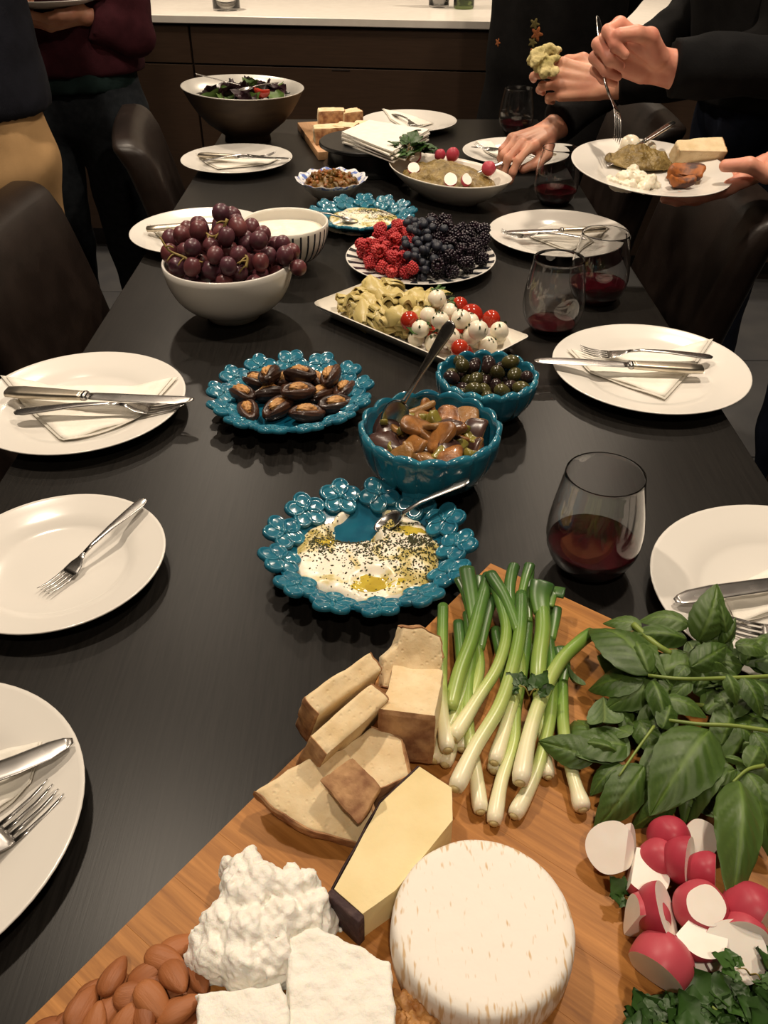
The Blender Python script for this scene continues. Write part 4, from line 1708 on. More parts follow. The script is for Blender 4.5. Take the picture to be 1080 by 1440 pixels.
def rfloor(x, y):
    if abs(x) > PLW / 2 - .016 or abs(y) > PLD / 2 - .012:
        return 9
    return .005 + .014 * max(0, (abs(y) - PLD / 2 + .03) / .03) + .014 * max(0, (abs(x) - PLW / 2 + .035) / .035)


def rb(x0, x1, yy=.9):
    return lambda g: (g.uniform(x0, x1), g.uniform(-PLD / 2 * yy, PLD / 2 * yy))


tm = [(.070, PLD / 2 - .030, .037, .0180)]
both = heap(30, lambda g: g.uniform(.0128, .0148), rfloor, rb(.015, PLW / 2 - .016), 21, shape=0.05, fixed=tm)
tm += both[2::4]
mz = [b_ for b_ in both if b_ not in tm]
ac = heap(40, lambda g: g.uniform(.0095, .0125), rfloor, rb(-PLW / 2 + .03, .03, .78), 23, shape=.22, fixed=mz + tm, squash=.85)
V, F = ico(3)
MZ = Kind('mozzarella_ball', 'mozzarella', 'mozzarella balls on the cream platter', [(V * .0145 + nrm(V) * wob(V, 3, .0007, s)[:, None], F, None) for s in range(3)], [MOZZ])
V, F = ico(3)
TT = Kind('cherry_tomato', 'tomato', 'cherry tomatoes on the cream platter', [(V * (.0150, .0150, .0140) * (1 - .12 * np.exp(-((V[:, 2] - 1) / .06) ** 2))[:, None], F, None)], [TOM])
herb_at = []
for i, (x, y, z, r) in enumerate(mz):
    q = PM @ Vector((x, y, z))
    MZ.place(q, sc=r / .0147, label='herb flecked mozzarella ball among tomatoes on the cream platter')
    herb_at.append((x, y, z, r))
for x, y, z, r in tm:
    TT.place(PM @ Vector((x, y, z)), sc=r / .0150, label='glossy red cherry tomato among the mozzarella balls')
g = random.Random(2)
for x, y, z, r in ac:
    AR.place(PM @ Vector((x, y, z + .002)), (g.uniform(-.8, .8), g.uniform(-.6, .6), g.uniform(0, 6)), r / .0105, label='pale olive artichoke piece heaped on the cream platter')


def leaflet(L, W, seed=0, lobes=3, curl=.3):
    """A small flat toothed leaf with a little thickness, along +x."""
    g = np.random.default_rng(seed)
    n = 9
    Vt, F = [], []
    for i in range(n):
        u = i / (n - 1)
        w_ = W * math.sin(PI * min(1, .06 + u * .96)) ** .7 * (1 + .28 * math.cos(lobes * 2 * PI * u))
        for s in (-1, -.5, 0, .5, 1):
            Vt.append((L * u, w_ * s, curl * L * (u * u - .3 * u) + .18 * W * abs(s) + .0004 * g.normal()))
    for i in range(n - 1):
        for j in range(4):
            a = i * 5 + j
            F.append((a, a + 5, a + 6, a + 1))
    V = np.array(Vt)
    N = len(V)
    V2 = V - (0, 0, .00035)
    F2 = [tuple(N + i for i in f[::-1]) for f in F]
    return np.vstack([V, V2]), F + F2


mb = MB()
g = np.random.default_rng(5)
for x, y, z, r in herb_at:
    for k in range(5):
        d = g.normal(size=3); d[2] = abs(d[2]) + .3; d /= np.linalg.norm(d)
        V, F = leaflet(g.uniform(.003, .006), g.uniform(.001, .002), int(g.integers(99)))
        mb.add(V, F, 0, TR((0, 0, 0)) @ Matrix.Translation(PM @ Vector((x + d[0] * r, y + d[1] * r, z + d[2] * r))) @ Vector(d).to_track_quat('Z', 'X').to_matrix().to_4x4())
o = mb.build('chopped_herbs', HERBG)
tag(o, 'chopped green herb flecks strewn over the mozzarella balls', 'herbs', kind='stuff')

LEAFL = mat('light_green_leaf', (0.16, 0.26, 0.05, 1), (0.10, 0.19, 0.03, 1), 30, rough=0.4)
PARS = mat('parsley_leaf', (0.030, 0.080, 0.014, 1), (0.018, 0.050, 0.008, 1), 60, rough=0.45, rnd=(0.04, 0.10, 0.016, 1))


def parsley_leaf_mesh(seed, s=1.0):
    mb = MB()
    g = np.random.default_rng(seed)
    for a, L, W in ((0, .022, .0075), (.85, .017, .0065), (-.85, .017, .0065), (1.6, .011, .005), (-1.6, .011, .005)):
        V, F = leaflet(L * s, W * s, int(g.integers(1000)), 2, g.uniform(-.3, .3))
        mb.add(V, F, 0, TR((.002 * math.cos(a), .002 * math.sin(a), 0), (g.uniform(-.3, .3), g.uniform(-.25, .1), a)))
    return np.concatenate(mb.V), mb.F, None


PLF = Kind('leaf', 'leaf', None, [parsley_leaf_mesh(s) for s in range(4)], [PARS])


def sprig(name, label, base, spots, group, scale=1.0, cat='parsley'):
    """Parsley sprig: a branching stem joined to every leaf, each leaf a part."""
    t = thing(name, label, cat, base, 0, group)
    mb = MB()
    for (x, y, z) in spots:
        P = spline([(0, 0, .001), (x * .5, y * .5, z * .6 + .004), (x, y, z)], 8)
        V, F = tube(P, np.linspace(.0011, .0006, 8) * scale, 6)
        mb.add(V, F)
        PLF.place((x, y, z), (rng.uniform(-.5, .5), rng.uniform(-.5, .3), math.atan2(y, x) + rng.uniform(-.6, .6)), scale * rng.uniform(.8, 1.2), parent=t)
    mb.build('stem', STEMG, t)
    return t


sprig('parsley_sprig', 'green herb sprig between artichokes and tomatoes on the platter', PM @ Vector((.005, PLD * .22, .040)), [(.016, .006, .012), (.004, .018, .014), (.024, -.012, .010)], 'herb sprigs in the dishes', .75)
sprig('parsley_sprig', 'green herb sprig by the near edge of the mozzarella platter', PM @ Vector((.055, -PLD * .30, .028)), [(.014, -.004, .010), (-.012, -.004, .008), (.002, .012, .012)], 'herb sprigs in the dishes', .75)
V, F = [], []
P = spline([(0, -.010, .0), (.004, -.004, .006), (.004, .006, .006), (-.002, .012, .001)], 12)
V, F = tube(P, .0042, 8, .35)
o = tag(mesh_obj('pepper_strip', V, F, PEPPER), 'curled red pepper strip on the near side of the artichokes', 'pepper')
o.location = PM @ Vector((-.075, -PLD * .30, .030))

# ---- eggplant dip in the oval dish
BABA = mat('eggplant_dip', lin(150, 128, 78), lin(108, 88, 46), 70, 5, rough=0.35, bump=0.9, bscale=160, bdist=.004)
o = tag(mound(.122, .040, .030, BABA, 'eggplant_dip', 90, 36, .0060, 3, zb=.014, freq=210, xy=(1.0, .62)), 'lumpy olive brown eggplant dip filling the oval dish', 'dip')
o.location = oc; o.rotation_euler = (0, 0, OANG)
OM = Matrix.Translation(oc) @ Matrix.Rotation(OANG, 4, 'Z')

# ---- chopped cooked vegetables in the ruffled bowl
CHOP = mat('cooked_pepper_bits', lin(165, 84, 36), lin(120, 96, 42), 80, rough=0.4, rnd=lin(96, 74, 34))
o = tag(mound(.060, .034, .014, CHOP, 'cooked_vegetables', 36, 12, .0022, 5, zb=.018, freq=140), 'brown cooked vegetable mash in the blue and white ruffled bowl', 'vegetables')
o.location = pu
CB_ = Kind('vegetable_piece', 'vegetable', 'chopped vegetables in the ruffled bowl', [chunk(.014, .008, .006, 60 + s) for s in range(4)], [CHOP, CHOP])
g = random.Random(31)
for i in range(90):
    x, y = disc(.054)(g)
    z = .036 + .014 * (1 - (math.hypot(x, y) / .060) ** 2) + g.uniform(0, .004)
    CB_.place((pu.x + x, pu.y + y, TZ + z), label='small brown chopped vegetable piece in the ruffled bowl')

# ---- cut bread on the small board
CRUMB = mat('bread_crumb', lin(232, 212, 174), lin(214, 188, 144), 40, 6, rough=0.9, sss=.15, ssss=.003)
nt = CRUMB.node_tree                       # pores: small dark-edged holes of uneven size
_tc = nt.nodes.new('ShaderNodeTexCoord')
_nz = nt.nodes.new('ShaderNodeTexNoise'); _nz.inputs['Scale'].default_value = 120; _nz.inputs['Detail'].default_value = 6
_vo = nt.nodes.new('ShaderNodeTexVoronoi'); _vo.inputs['Scale'].default_value = 190
_v2 = nt.nodes.new('ShaderNodeTexVoronoi'); _v2.inputs['Scale'].default_value = 75
for n_ in (_nz, _vo, _v2):
    nt.links.new(_tc.outputs['Object'], n_.inputs['Vector'])
_m1 = nt.nodes.new('ShaderNodeMapRange'); _m1.inputs['From Max'].default_value = .30
nt.links.new(_vo.outputs['Distance'], _m1.inputs['Value'])
_m2 = nt.nodes.new('ShaderNodeMapRange'); _m2.inputs['From Max'].default_value = .22
nt.links.new(_v2.outputs['Distance'], _m2.inputs['Value'])
_a = nt.nodes.new('ShaderNodeMath'); _a.operation = 'MULTIPLY'
nt.links.new(_m1.outputs['Result'], _a.inputs[0]); nt.links.new(_m2.outputs['Result'], _a.inputs[1])
_b = nt.nodes.new('ShaderNodeMath'); _b.operation = 'MULTIPLY_ADD'; _b.inputs[1].default_value = 1.4
nt.links.new(_nz.outputs['Fac'], _b.inputs[0]); nt.links.new(_a.outputs['Value'], _b.inputs[2])
_bu = nt.nodes.new('ShaderNodeBump'); _bu.inputs['Strength'].default_value = .38; _bu.inputs['Distance'].default_value = .0018
nt.links.new(_b.outputs['Value'], _bu.inputs['Height'])
nt.links.new(_bu.outputs['Normal'], nt.nodes['Principled BSDF'].inputs['Normal'])
CRUST = mat('bread_crust', lin(192, 150, 106), lin(134, 90, 60), 70, 7, rough=0.75, bump=0.6, bscale=90, bdist=.003)


def bread(name, label, outline, th, crust_sides, M, seed, bev=.0025, crust_top=False, group='bread on the boards', pores=True):
    V, F, W_ = prism(outline, th, 0, sub=9)
    bm = bmesh.new()                       # soften the cut edges
    bv = [bm.verts.new(v) for v in V]
    for f in F:
        bm.faces.new([bv[i] for i in f])
    for _ in range(2):
        bmesh.ops.smooth_vert(bm, verts=bm.verts, factor=.5, use_axis_x=True, use_axis_y=True, use_axis_z=True)
    V = np.array([v.co[:] for v in bm.verts])
    bm.free()
    d = wob(V, 55, .0030, seed + 5) + wob(V, 160, .0012, seed) + wob(V, 480, .0006, seed + 1)
    c = V.mean(0)
    V = V + nrm(V - c) * d[:, None]
    b = thing(name, label, 'bread', group=group)
    b.matrix_world = M
    cr = [i for i, w_ in enumerate(W_) if (w_ >= 2 and (w_ - 2) in crust_sides) or (crust_top and w_ == 0)]
    cs = set(cr)
    mesh_obj('crumb', V, F, [CRUMB, CRUST], b, [1 if i in cs else 0 for i in range(len(F))], sharp=50)
    # crust: a thin shell over each run of crust sides
    groups, sides = [], sorted(crust_sides)
    for q in sides:
        if groups and groups[-1][-1] == q - 1:
            groups[-1].append(q)
        else:
            groups.append([q])
    if len(groups) > 1 and groups[0][0] == 0 and groups[-1][-1] == len(outline) - 1:
        groups[0] = groups.pop() + groups[0]
    cc = Vector(c)
    for gi, gr in enumerate(groups):
        bm = bmesh.new()
        vs = {}
        for i in cr:
            if W_[i] - 2 not in gr and not (W_[i] == 0 and gi == 0):
                continue
            fv = []
            for k in F[i]:
                if k not in vs:
                    vs[k] = bm.verts.new(V[k])
                fv.append(vs[k])
            bm.faces.new(fv)
        if bm.faces:
            bmesh.ops.recalc_face_normals(bm, faces=bm.faces)
            ex = bmesh.ops.extrude_face_region(bm, geom=bm.faces[:])
            for v in [e_ for e_ in ex['geom'] if isinstance(e_, bmesh.types.BMVert)]:
                v.co += (v.co - cc).normalized() * .0012
            bmesh.ops.recalc_face_normals(bm, faces=bm.faces)
            me = bpy.data.meshes.new('crust')
            bm.to_mesh(me)
            me.materials.append(CRUST)
            o = bpy.data.objects.new('crust', me)
            COL.objects.link(o)
            o.parent = b
        bm.free()
    return b


sq = lambda a, b: [(-a / 2, -b / 2), (a / 2, -b / 2), (a / 2, b / 2), (-a / 2, b / 2)]
for i, (px, py, z, a, sx_, sy_, h, lab) in enumerate((
        (462, 188, .0205, .2, .075, .055, .038, 'front block of cut bread on the small far board'),
        (487, 186, .0205, -.3, .055, .06, .040, 'block of cut bread by the stacked napkins on the far board'),
        (466, 172, .0205, .1, .07, .05, .052, 'tall back block of cut bread on the small far board'),
        (493, 172, .0205, .4, .055, .05, .050, 'block of cut bread at the rear corner of the far board'),
        (508, 180, .0205, -.2, .04, .05, .035, 'small piece of cut bread nearest the far end plate'))):
    p = at(px, py, TZ + .04); p.z = TZ + z
    bread('bread_piece', lab, sq(sx_, sy_), h, (0, 1), Matrix.Translation(p) @ Matrix.Rotation(a, 4, 'Z'), 50 + i)

# ---- salad
SAL = mat('radicchio_leaf', (0.035, 0.010, 0.016, 1), (0.06, 0.016, 0.03, 1), 20, rough=0.35, rnd=(0.018, 0.012, 0.012, 1))
SALG = mat('salad_green_leaf', (0.06, 0.12, 0.02, 1), (0.12, 0.20, 0.05, 1), 20, rough=0.4)


def salad_leaf(seed, L=.05, W=.03):
    V, F = leaflet(L, W, seed, 2, .3)
    V[:, 2] += wob(V, 90, .006, seed)
    return V - (L / 2, 0, 0), F, None


SR = Kind('radicchio_leaf', 'leaf', 'dark leaves in the salad bowl', [salad_leaf(s) for s in range(4)], [SAL])
SG = Kind('lettuce_leaf', 'leaf', 'green leaves in the salad bowl', [salad_leaf(9 + s) for s in range(3)], [SALG])
o = tag(mound(.118, .085, .012, SAL, 'dressed_salad', 36, 8, .004, 6, zb=.05), 'dark mass of dressed salad in the large brown bowl', 'salad')
o.location = pw
g = random.Random(6)
for i in range(44):
    a, r = g.uniform(0, 6.28), .105 * math.sqrt(g.random())
    k = i % 4 == 3
    (SG if k else SR).place((pw.x + r * math.cos(a), pw.y + r * math.sin(a), TZ + .103 + .014 * (1 - (r / .11) ** 2) + g.uniform(0, .008)), (g.uniform(-.9, .9), g.uniform(-.9, .9), g.uniform(0, 6)), g.uniform(.7, 1.1),
                            label='pale green leaf in the large brown salad bowl' if k else 'dark red leaf in the large brown salad bowl')
TT2 = Kind('tomato_wedge', 'tomato', None, [chunk(.04, .02, .018, 5)], [TOM, TOM])
o = TT2.place((pw.x + .052, pw.y - .055, TZ + .125), (0, .2, .3), label='orange red tomato wedge in the salad bowl', group=False)
sp = make_spoon('silver salad server handle resting on the left rim of the salad bowl', .28, 'salad_server')
lay(sp, at(274, 104, TZ + .172), at(392, 142, TZ + .095), .28)
sp = make_spoon('silver salad server lying bowl up in the middle of the salad', .2, 'salad_server', (.03, .036))
lay(sp, at(392, 116, TZ + .150), at(340, 128, TZ + .140), .2)

# ------------------------------------------------------------------ big bamboo board and what lies on it
BZ = TZ + .020
b0, b1, b2 = at(690, 792, BZ), at(35, 1440, BZ), at(840, 860, BZ)
bx = (b1 - b0); bx.z = 0; bx.normalize()             # along the left edge, towards the camera
by = Vector((-bx.y, bx.x, 0))                        # along the far edge, to the right
if by.dot(b2 - b0) < 0:
    by = -by
BL, BW = .66, .41
bcen = b0 + bx * BL / 2 + by * BW / 2
bd = thing('bamboo_board', 'large bamboo serving board of cheese, bread and greens in front', 'board', (bcen.x, bcen.y, TZ), math.atan2(bx.y, bx.x))
ns = 16
for i in range(ns):                                  # glued bamboo strips
    V, F = box(BL / ns - .00003, BW, .020, .00012, 1)
    mesh_obj('bamboo_strip', V + (-BL / 2 + BL / ns * (i + .5), 0, 0), F, BAMBOO, bd, sharp=30)


def bp(px, py, z=0.0):
    return at(px, py, BZ + z)


# ---- brie
BRIE = bpy.data.materials.new('brie_rind')
BRIE.use_nodes = True
nt = BRIE.node_tree
p_ = nt.nodes['Principled BSDF']
p_.inputs['Roughness'].default_value = .75
tc = nt.nodes.new('ShaderNodeTexCoord')
mp = nt.nodes.new('ShaderNodeMapping'); mp.inputs['Scale'].default_value = (420, 110, 60); mp.inputs['Rotation'].default_value = (0, 0, .45)
nt.links.new(tc.outputs['Object'], mp.inputs['Vector'])
n1 = nt.nodes.new('ShaderNodeTexNoise'); n1.inputs['Scale'].default_value = 1.0; n1.inputs['Detail'].default_value = 1
nt.links.new(mp.outputs['Vector'], n1.inputs['Vector'])
sep = nt.nodes.new('ShaderNodeVectorMath'); sep.operation = 'MULTIPLY'; sep.inputs[1].default_value = (1, 1, 0)
nt.links.new(tc.outputs['Object'], sep.inputs[0])
ln = nt.nodes.new('ShaderNodeVectorMath'); ln.operation = 'LENGTH'
nt.links.new(sep.outputs['Vector'], ln.inputs[0])
mr = nt.nodes.new('ShaderNodeMapRange'); mr.inputs['From Min'].default_value = .044; mr.inputs['From Max'].default_value = .057
mr.inputs['To Min'].default_value = .0; mr.inputs['To Max'].default_value = .36
nt.links.new(ln.outputs['Value'], mr.inputs['Value'])
n2 = nt.nodes.new('ShaderNodeTexNoise'); n2.inputs['Scale'].default_value = 22; n2.inputs['Detail'].default_value = 2
nt.links.new(tc.outputs['Object'], n2.inputs['Vector'])
ad = nt.nodes.new('ShaderNodeMath'); ad.operation = 'MULTIPLY'
nt.links.new(mr.outputs['Result'], ad.inputs[0])
nt.links.new(n2.outputs['Fac'], ad.inputs[1])
ad2 = nt.nodes.new('ShaderNodeMath'); ad2.operation = 'ADD'
nt.links.new(ad.outputs['Value'], ad2.inputs[0])
nt.links.new(n1.outputs['Fac'], ad2.inputs[1])
cr = nt.nodes.new('ShaderNodeValToRGB')
cr.color_ramp.elements[0].position = .66; cr.color_ramp.elements[0].color = (.87, .815, .735, 1)
cr.color_ramp.elements[1].position = .80; cr.color_ramp.elements[1].color = lin(212, 182, 142)
nt.links.new(ad2.outputs['Value'], cr.inputs['Fac'])
nt.links.new(cr.outputs['Color'], p_.inputs['Base Color'])
bu = nt.nodes.new('ShaderNodeBump'); bu.inputs['Strength'].default_value = .35; bu.inputs['Distance'].default_value = .0015
inv = nt.nodes.new('ShaderNodeMath'); inv.operation = 'MULTIPLY'; inv.inputs[1].default_value = -1
nt.links.new(cr.outputs['Alpha'], inv.inputs[0])
n3 = nt.nodes.new('ShaderNodeTexNoise'); n3.inputs['Scale'].default_value = 90; n3.inputs['Detail'].default_value = 4
nt.links.new(tc.outputs['Object'], n3.inputs['Vector'])
nt.links.new(n3.outputs['Fac'], bu.inputs['Height'])
nt.links.new(bu.outputs['Normal'], p_.inputs['Normal'])
BRR = (bp(810, 1300, .034) - bp(550, 1290, .034)).length / 2
pbr = (bp(810, 1300, .034) + bp(550, 1290, .034)) / 2
pbr.z = BZ
prof = [(0, 0), (BRR - .006, 0), (BRR - .002, .0015), (BRR, .005), (BRR + .0005, .016), (BRR, .028), (BRR - .0012, .0325), (BRR - .004, .0348), (BRR - .009, .0352)] + [(q * (BRR - .009), .0352 + .0006 * (1 - q)) for q in (.85, .7, .55, .4, .25, .1, 0)]
V, F = lathe(prof, 96)
V += nrm(V) * wob(V, 55, .0006, 3)[:, None] + nrm(V) * wob(V, 260, .00022, 4)[:, None]
o = tag(mesh_obj('brie_wheel', V, F, BRIE), 'round whole brie with white rind on the bamboo board', 'cheese')
o.location = (pbr.x, pbr.y, BZ)
print('BRIE', BRR)

# ---- hard cheese wedge with dark rind
PEC = mat('pale_hard_cheese', lin(234, 216, 166), lin(224, 203, 148), 22, 5, rough=.5, sss=.15, ssss=.003, bump=.25, bscale=160)
RIND = mat('dark_purple_rind', lin(58, 38, 40), lin(86, 66, 62), 130, 4, lo=.45, hi=.75, rough=.7, bump=.7, bscale=200)
wp = [(590, 1078), (535, 1130), (470, 1250), (510, 1285), (556, 1252), (637, 1153), (635, 1108)]
W0 = [bp(x, y, .030) for x, y in wp]
wc = sum(W0, Vector()) / len(W0)
wc.z = BZ
poly = [(q.x - wc.x, q.y - wc.y) for q in W0]
if sum(poly[i][0] * poly[(i + 1) % 7][1] - poly[(i + 1) % 7][0] * poly[i][1] for i in range(7)) < 0:
    poly = poly[::-1]; order = list(range(7))[::-1]
else:
    order = list(range(7))
V, F, W_ = prism(poly, .030, 0, sub=4)
V += nrm(V - V.mean(0)) * wob(V, 150, .0004, 2)[:, None]
ch = thing('cheese_wedge', 'pale yellow hard cheese wedge with dark purple rind', 'cheese', wc)
mesh_obj('cheese', V, F, PEC, ch, sharp=40)


def side_shell(poly, i, th, h, name, m, parent, drop=0.0):
    a, b = Vector(poly[i]), Vector(poly[(i + 1) % len(poly)])
    t = (b - a).normalized(); n = Vector((t.y, -t.x))
    q = [a - t * th * .3, b + t * th * .3, b + n * th + t * th * .3, a + n * th - t * th * .3]
    q = [q[3], q[2], q[1], q[0]]
    V, F, _ = prism([(v.x, v.y) for v in q], h, .0006, 1, sub=3)
    V += wob(V, 220, .0005, i)[:, None] * np.array((n.x, n.y, .6))
    mesh_obj(name, V + (0, 0, drop), F, m, parent)


for i in range(7):                                   # rind on the long left side and the narrow end
    a, b = order[i], order[(i + 1) % 7]
    if {a, b} in ({0, 1}, {1, 2}, {2, 3}):
        side_shell(poly, i, .0022 if {a, b} != {2, 3} else .006, .0296, 'rind', RIND, ch)

# ---- feta: two cut blocks and a crumbled heap
FETA = mat('feta', (.91, .88, .81, 1), (.87, .835, .755, 1), 60, 5, rough=.6, sss=.3, ssss=.004, bump=.5, bscale=230, bdist=.003)


def lumps(D, X, Y, Z, f=230, a=.0016, seed=0, f2=700, a2=.0006):
    g = np.random.default_rng(seed)
    for fr, am in ((f, a), (f * 2.1, a * .6), (f2, a2)):
        for k in range(3):
            d = g.normal(size=3); d /= np.linalg.norm(d)
            e = g.normal(size=3); e /= np.linalg.norm(e)
            D = D + am * np.sin((X * d[0] + Y * d[1] + Z * d[2]) * fr + g.uniform(0, 6)) * np.sin((X * e[0] + Y * e[1] + Z * e[2]) * fr * .8 + g.uniform(0, 6))
    return D


def feta_block(px_poly, h, label, seed):
    Q = [bp(x, y, h) for x, y in px_poly]
    c = sum(Q, Vector()) / len(Q)
    poly = np.array([(q.x - c.x, q.y - c.y) for q in Q])
    ar = sum(poly[i][0] * poly[(i + 1) % len(poly)][1] - poly[(i + 1) % len(poly)][0] * poly[i][1] for i in range(len(poly)))
    if ar < 0:
        poly = poly[::-1]
    res = .0014
    lo = np.array([*(poly.min(0) - .008), -.006]); hi = np.array([*(poly.max(0) + .008), h + .008])
    n = np.ceil((hi - lo) / res).astype(int)
    X, Y, Z = np.meshgrid(*[lo[i] + res * np.arange(n[i]) for i in range(3)], indexing='ij', sparse=True)
    D = np.full((n[0], n[1], 1), -1.0)
    for i in range(len(poly)):                       # convex outline as an intersection of half planes
        a, b = poly[i], poly[(i + 1) % len(poly)]
        t = (b - a) / np.linalg.norm(b - a)
        D = np.maximum(D, (X - a[0]) * t[1] - (Y - a[1]) * t[0])
    k = .0028
    A = D + 0 * Z
    Bz = np.maximum(Z - h, -Z + .0) + 0 * D
    D3 = np.where(np.minimum(A, Bz) > -k, k * (-1) + np.sqrt(np.maximum(A + k, 0) ** 2 + np.maximum(Bz + k, 0) ** 2), np.maximum(A, Bz))
    D3 = lumps(D3, X, Y, Z, 150, .0006, seed, 600, .0004)
    V, F = nets(D3, lo, res)
    V[:, 2] = np.maximum(V[:, 2], 0.0003)
    o = tag(mesh_obj('feta_block', V, F, FETA), label, 'cheese', 'white feta pieces')
    o.location = (c.x, c.y, BZ)
    return o


feta_block([(405, 1318), (448, 1302), (548, 1350), (556, 1440), (554, 1540), (405, 1540)], .034, 'large block of white feta beside the brie', 3)
feta_block([(274, 1392), (392, 1384), (408, 1420), (400, 1540), (280, 1540)], .036, 'small cut block of white feta next to the almonds', 8)
pr = []
for x, y, z, r in ((352, 1192, .046, .0035), (355, 1207, .046, .006), (335, 1232, .040, .010), (368, 1240, .044, .011), (410, 1246, .040, .009), (430, 1240, .036, .007), (350, 1262, .038, .012), (445, 1272, .030, .009),
                   (425, 1285, .028, .012), (310, 1300, .030, .013), (350, 1310, .034, .016), (392, 1300, .034, .014), (300, 1342, .026, .013), (345, 1352, .030, .015), (385, 1345, .032, .012), (275, 1352, .012, .008), (285, 1318, .026, .008),
                   (330, 1280, .03, .012), (430, 1300, .02, .014), (318, 1215, .03, .005), (410, 1222, .032, .004), (455, 1290, .02, .007), (350, 1330, .012, .022), (390, 1290, .012, .02), (360, 1250, .016, .017)):
    z = .012 + (z - .012) * .72
    q = bp(x, y, z)
    pr.append(((q.x, q.y, q.z), (q.x, q.y, q.z - max(0, z - r * 1.0) * .8), r, r * 1.1))
V, F = sdf_mesh(pr, .0014, .0013, lambda D, X, Y, Z: lumps(D, X, Y, Z, 190, .0009, 5, 750, .0009))
V[:, 2] = np.maximum(V[:, 2], BZ + .0003)
c = V.mean(0); c[2] = BZ
o = tag(mesh_obj('feta_crumble', V - c, F, FETA), 'crumbled heap of white feta above the two cut blocks', 'cheese', 'white feta pieces')
o.location = c
V0, F0 = ico(2)
CRB = Kind('feta_crumb', 'crumb', 'loose feta crumbs on the board', [(V0 * (1, .8, .7) * .0022 + nrm(V0) * wob(V0, 2.5, .0006, s)[:, None], F0, None) for s in range(3)], [FETA])
for x, y in ((262, 1340), (256, 1352), (268, 1330), (290, 1285), (471, 1300), (478, 1308), (252, 1346), (500, 1308), (520, 1306), (284, 1392)):
    q = bp(x, y, .0016)
    CRB.place(q, sc=rng.uniform(.6, 1.2), label='tiny loose feta crumb on the bamboo board')

# ---- almonds and walnut pieces
ALM = mat('almond_skin', lin(150, 88, 48), lin(112, 60, 30), 40, 4, rough=.55, stretch=(.25, 3, 3), bump=.8, bscale=60, bdist=.002, rnd=lin(166, 104, 60))


def almond(seed):
    V, F = ico(3)
    u = V[:, 0]
    w_ = 1 - .32 * u - .10 * u * u
    W = np.stack([u * .0128, V[:, 1] * .0078 * w_, V[:, 2] * .0050 * (w_ * .5 + .5)], 1)
    a = np.arctan2(V[:, 1], V[:, 2])
    W[:, 1:] *= (1 + .025 * np.sin(11 * a + seed))[:, None]
    return W, F, None


AL = Kind('almond', 'almond', 'almonds on the bamboo board', [almond(s) for s in range(4)], [ALM])
alm = [(160, 1372, .016, 1.3), (232, 1350, .016, -.3), (253, 1330, .011, .5), (246, 1374, .022, -.9), (206, 1372, .014, .6), (278, 1374, .012, -1.0), (117, 1417, .014, 1.3), (152, 1420, .013, 1.1), (175, 1440, .02, 1.2),
       (192, 1402, .016, .2), (216, 1409, .022, -.7), (252, 1420, .020, .5), (202, 1432, .021, -1.2), (225, 1388, .012, -.5), (262, 1398, .008, .4), (228, 1434, .012, .3), (134, 1398, .006, .9), (176, 1392, .006, -.4),
       (98, 1440, .007, .8), (132, 1445, .016, 1.5), (265, 1446, .012, .2), (160, 1462, .018, .4), (215, 1462, .018, 1.2), (250, 1470, .014, -.6), (110, 1470, .012, .4), (70, 1450, .006, .2)]
for i, (x, y, z, a) in enumerate(alm):
    AL.place(bp(x, y, z), (rng.uniform(-.35, .35), rng.uniform(-.3, .3), a), rng.uniform(.98, 1.15),
             label={0: 'almond lying at the outer left edge of the heap, alone above the others', 2: 'almond touching the crumbled feta at the top of the heap', 6: 'almond standing out at the near left of the heap'}.get(i, 'brown skinned almond in the heap beside the feta'))
WP = Kind('walnut_piece', 'walnut', 'walnut pieces between feta and brie', [walnut_mesh(70 + s, .0095, .0075, .0065) for s in range(4)], [WALN])
for x, y, z in ((572, 1415, .010), (598, 1421, .011), (585, 1436, .010), (617, 1428, .010), (560, 1440, .010), (603, 1446, .012), (640, 1447, .009), (575, 1462, .012)):
    WP.place(bp(x, y, z), sc=rng.uniform(.9, 1.15), label='broken walnut piece between the feta block and the brie')

# ---- bread on the big board


def axis_frame(a, b, up=(0, 0, 1), roll=0):
    return frame_along(a, b, up, roll)


def board_bread(label, pa, pb_, ztop, h, th, seed, crust, roll=0.0, outline=None, tilt=None):
    a, b = bp(*pa, ztop), bp(*pb_, ztop)
    L = (b - a).length
    c = (a + b) / 2
    M = Matrix.Translation(c) @ frame_along(Vector((0, 0, 0)), b - a, (0, 0, 1), roll) @ Matrix.Translation((0, 0, -h))
    return bread('bread_slice', label, outline or sq(L, th), h, crust, M, seed, group='bread on the bamboo board')


board_bread('bread slice standing on edge at the far left of the board', (438, 992), (531, 928), .060, .055, .017, 80, (1, 3), roll=.35)
board_bread('bread slice standing on edge in front of a parallel slice', (447, 1048), (535, 972), .056, .050, .018, 81, (1, 3), roll=.35)
# rounded heel leaning behind, holes towards the camera
q = bp(576, 925, .030)
hl = [(-.026, -.024), (.0, -.029), (.024, -.026), (.028, .0), (.024, .018), (.010, .026), (-.008, .025), (-.014, .010), (-.026, .0)]
bread('bread_slice', 'airy bread heel leaning beside the spring onion tops', hl, .026, (0, 1, 3, 4, 5), Matrix.Translation(q) @ Euler((.75, .12, .1)).to_matrix().to_4x4() @ Matrix.Translation((0, 0, -.012)), 82, group='bread on the bamboo board')
q = bp(574, 1046, .0)
bread('bread_slice', 'thick bread piece with dark floury crust facing the camera', [(-.022, -.030), (.022, -.032), (.024, .028), (-.017, .030)], .046, (0,), Matrix.Translation((q.x, q.y + .008, BZ + .001)) @ Euler((-.22, .0, -.12)).to_matrix().to_4x4(), 83, group='bread on the bamboo board')
q = bp(452, 1112, .016)
tri = [(-.047, -.010), (-.010, -.028), (.036, -.033), (.042, -.020), (.030, .012), (.012, .031), (-.012, .022)]
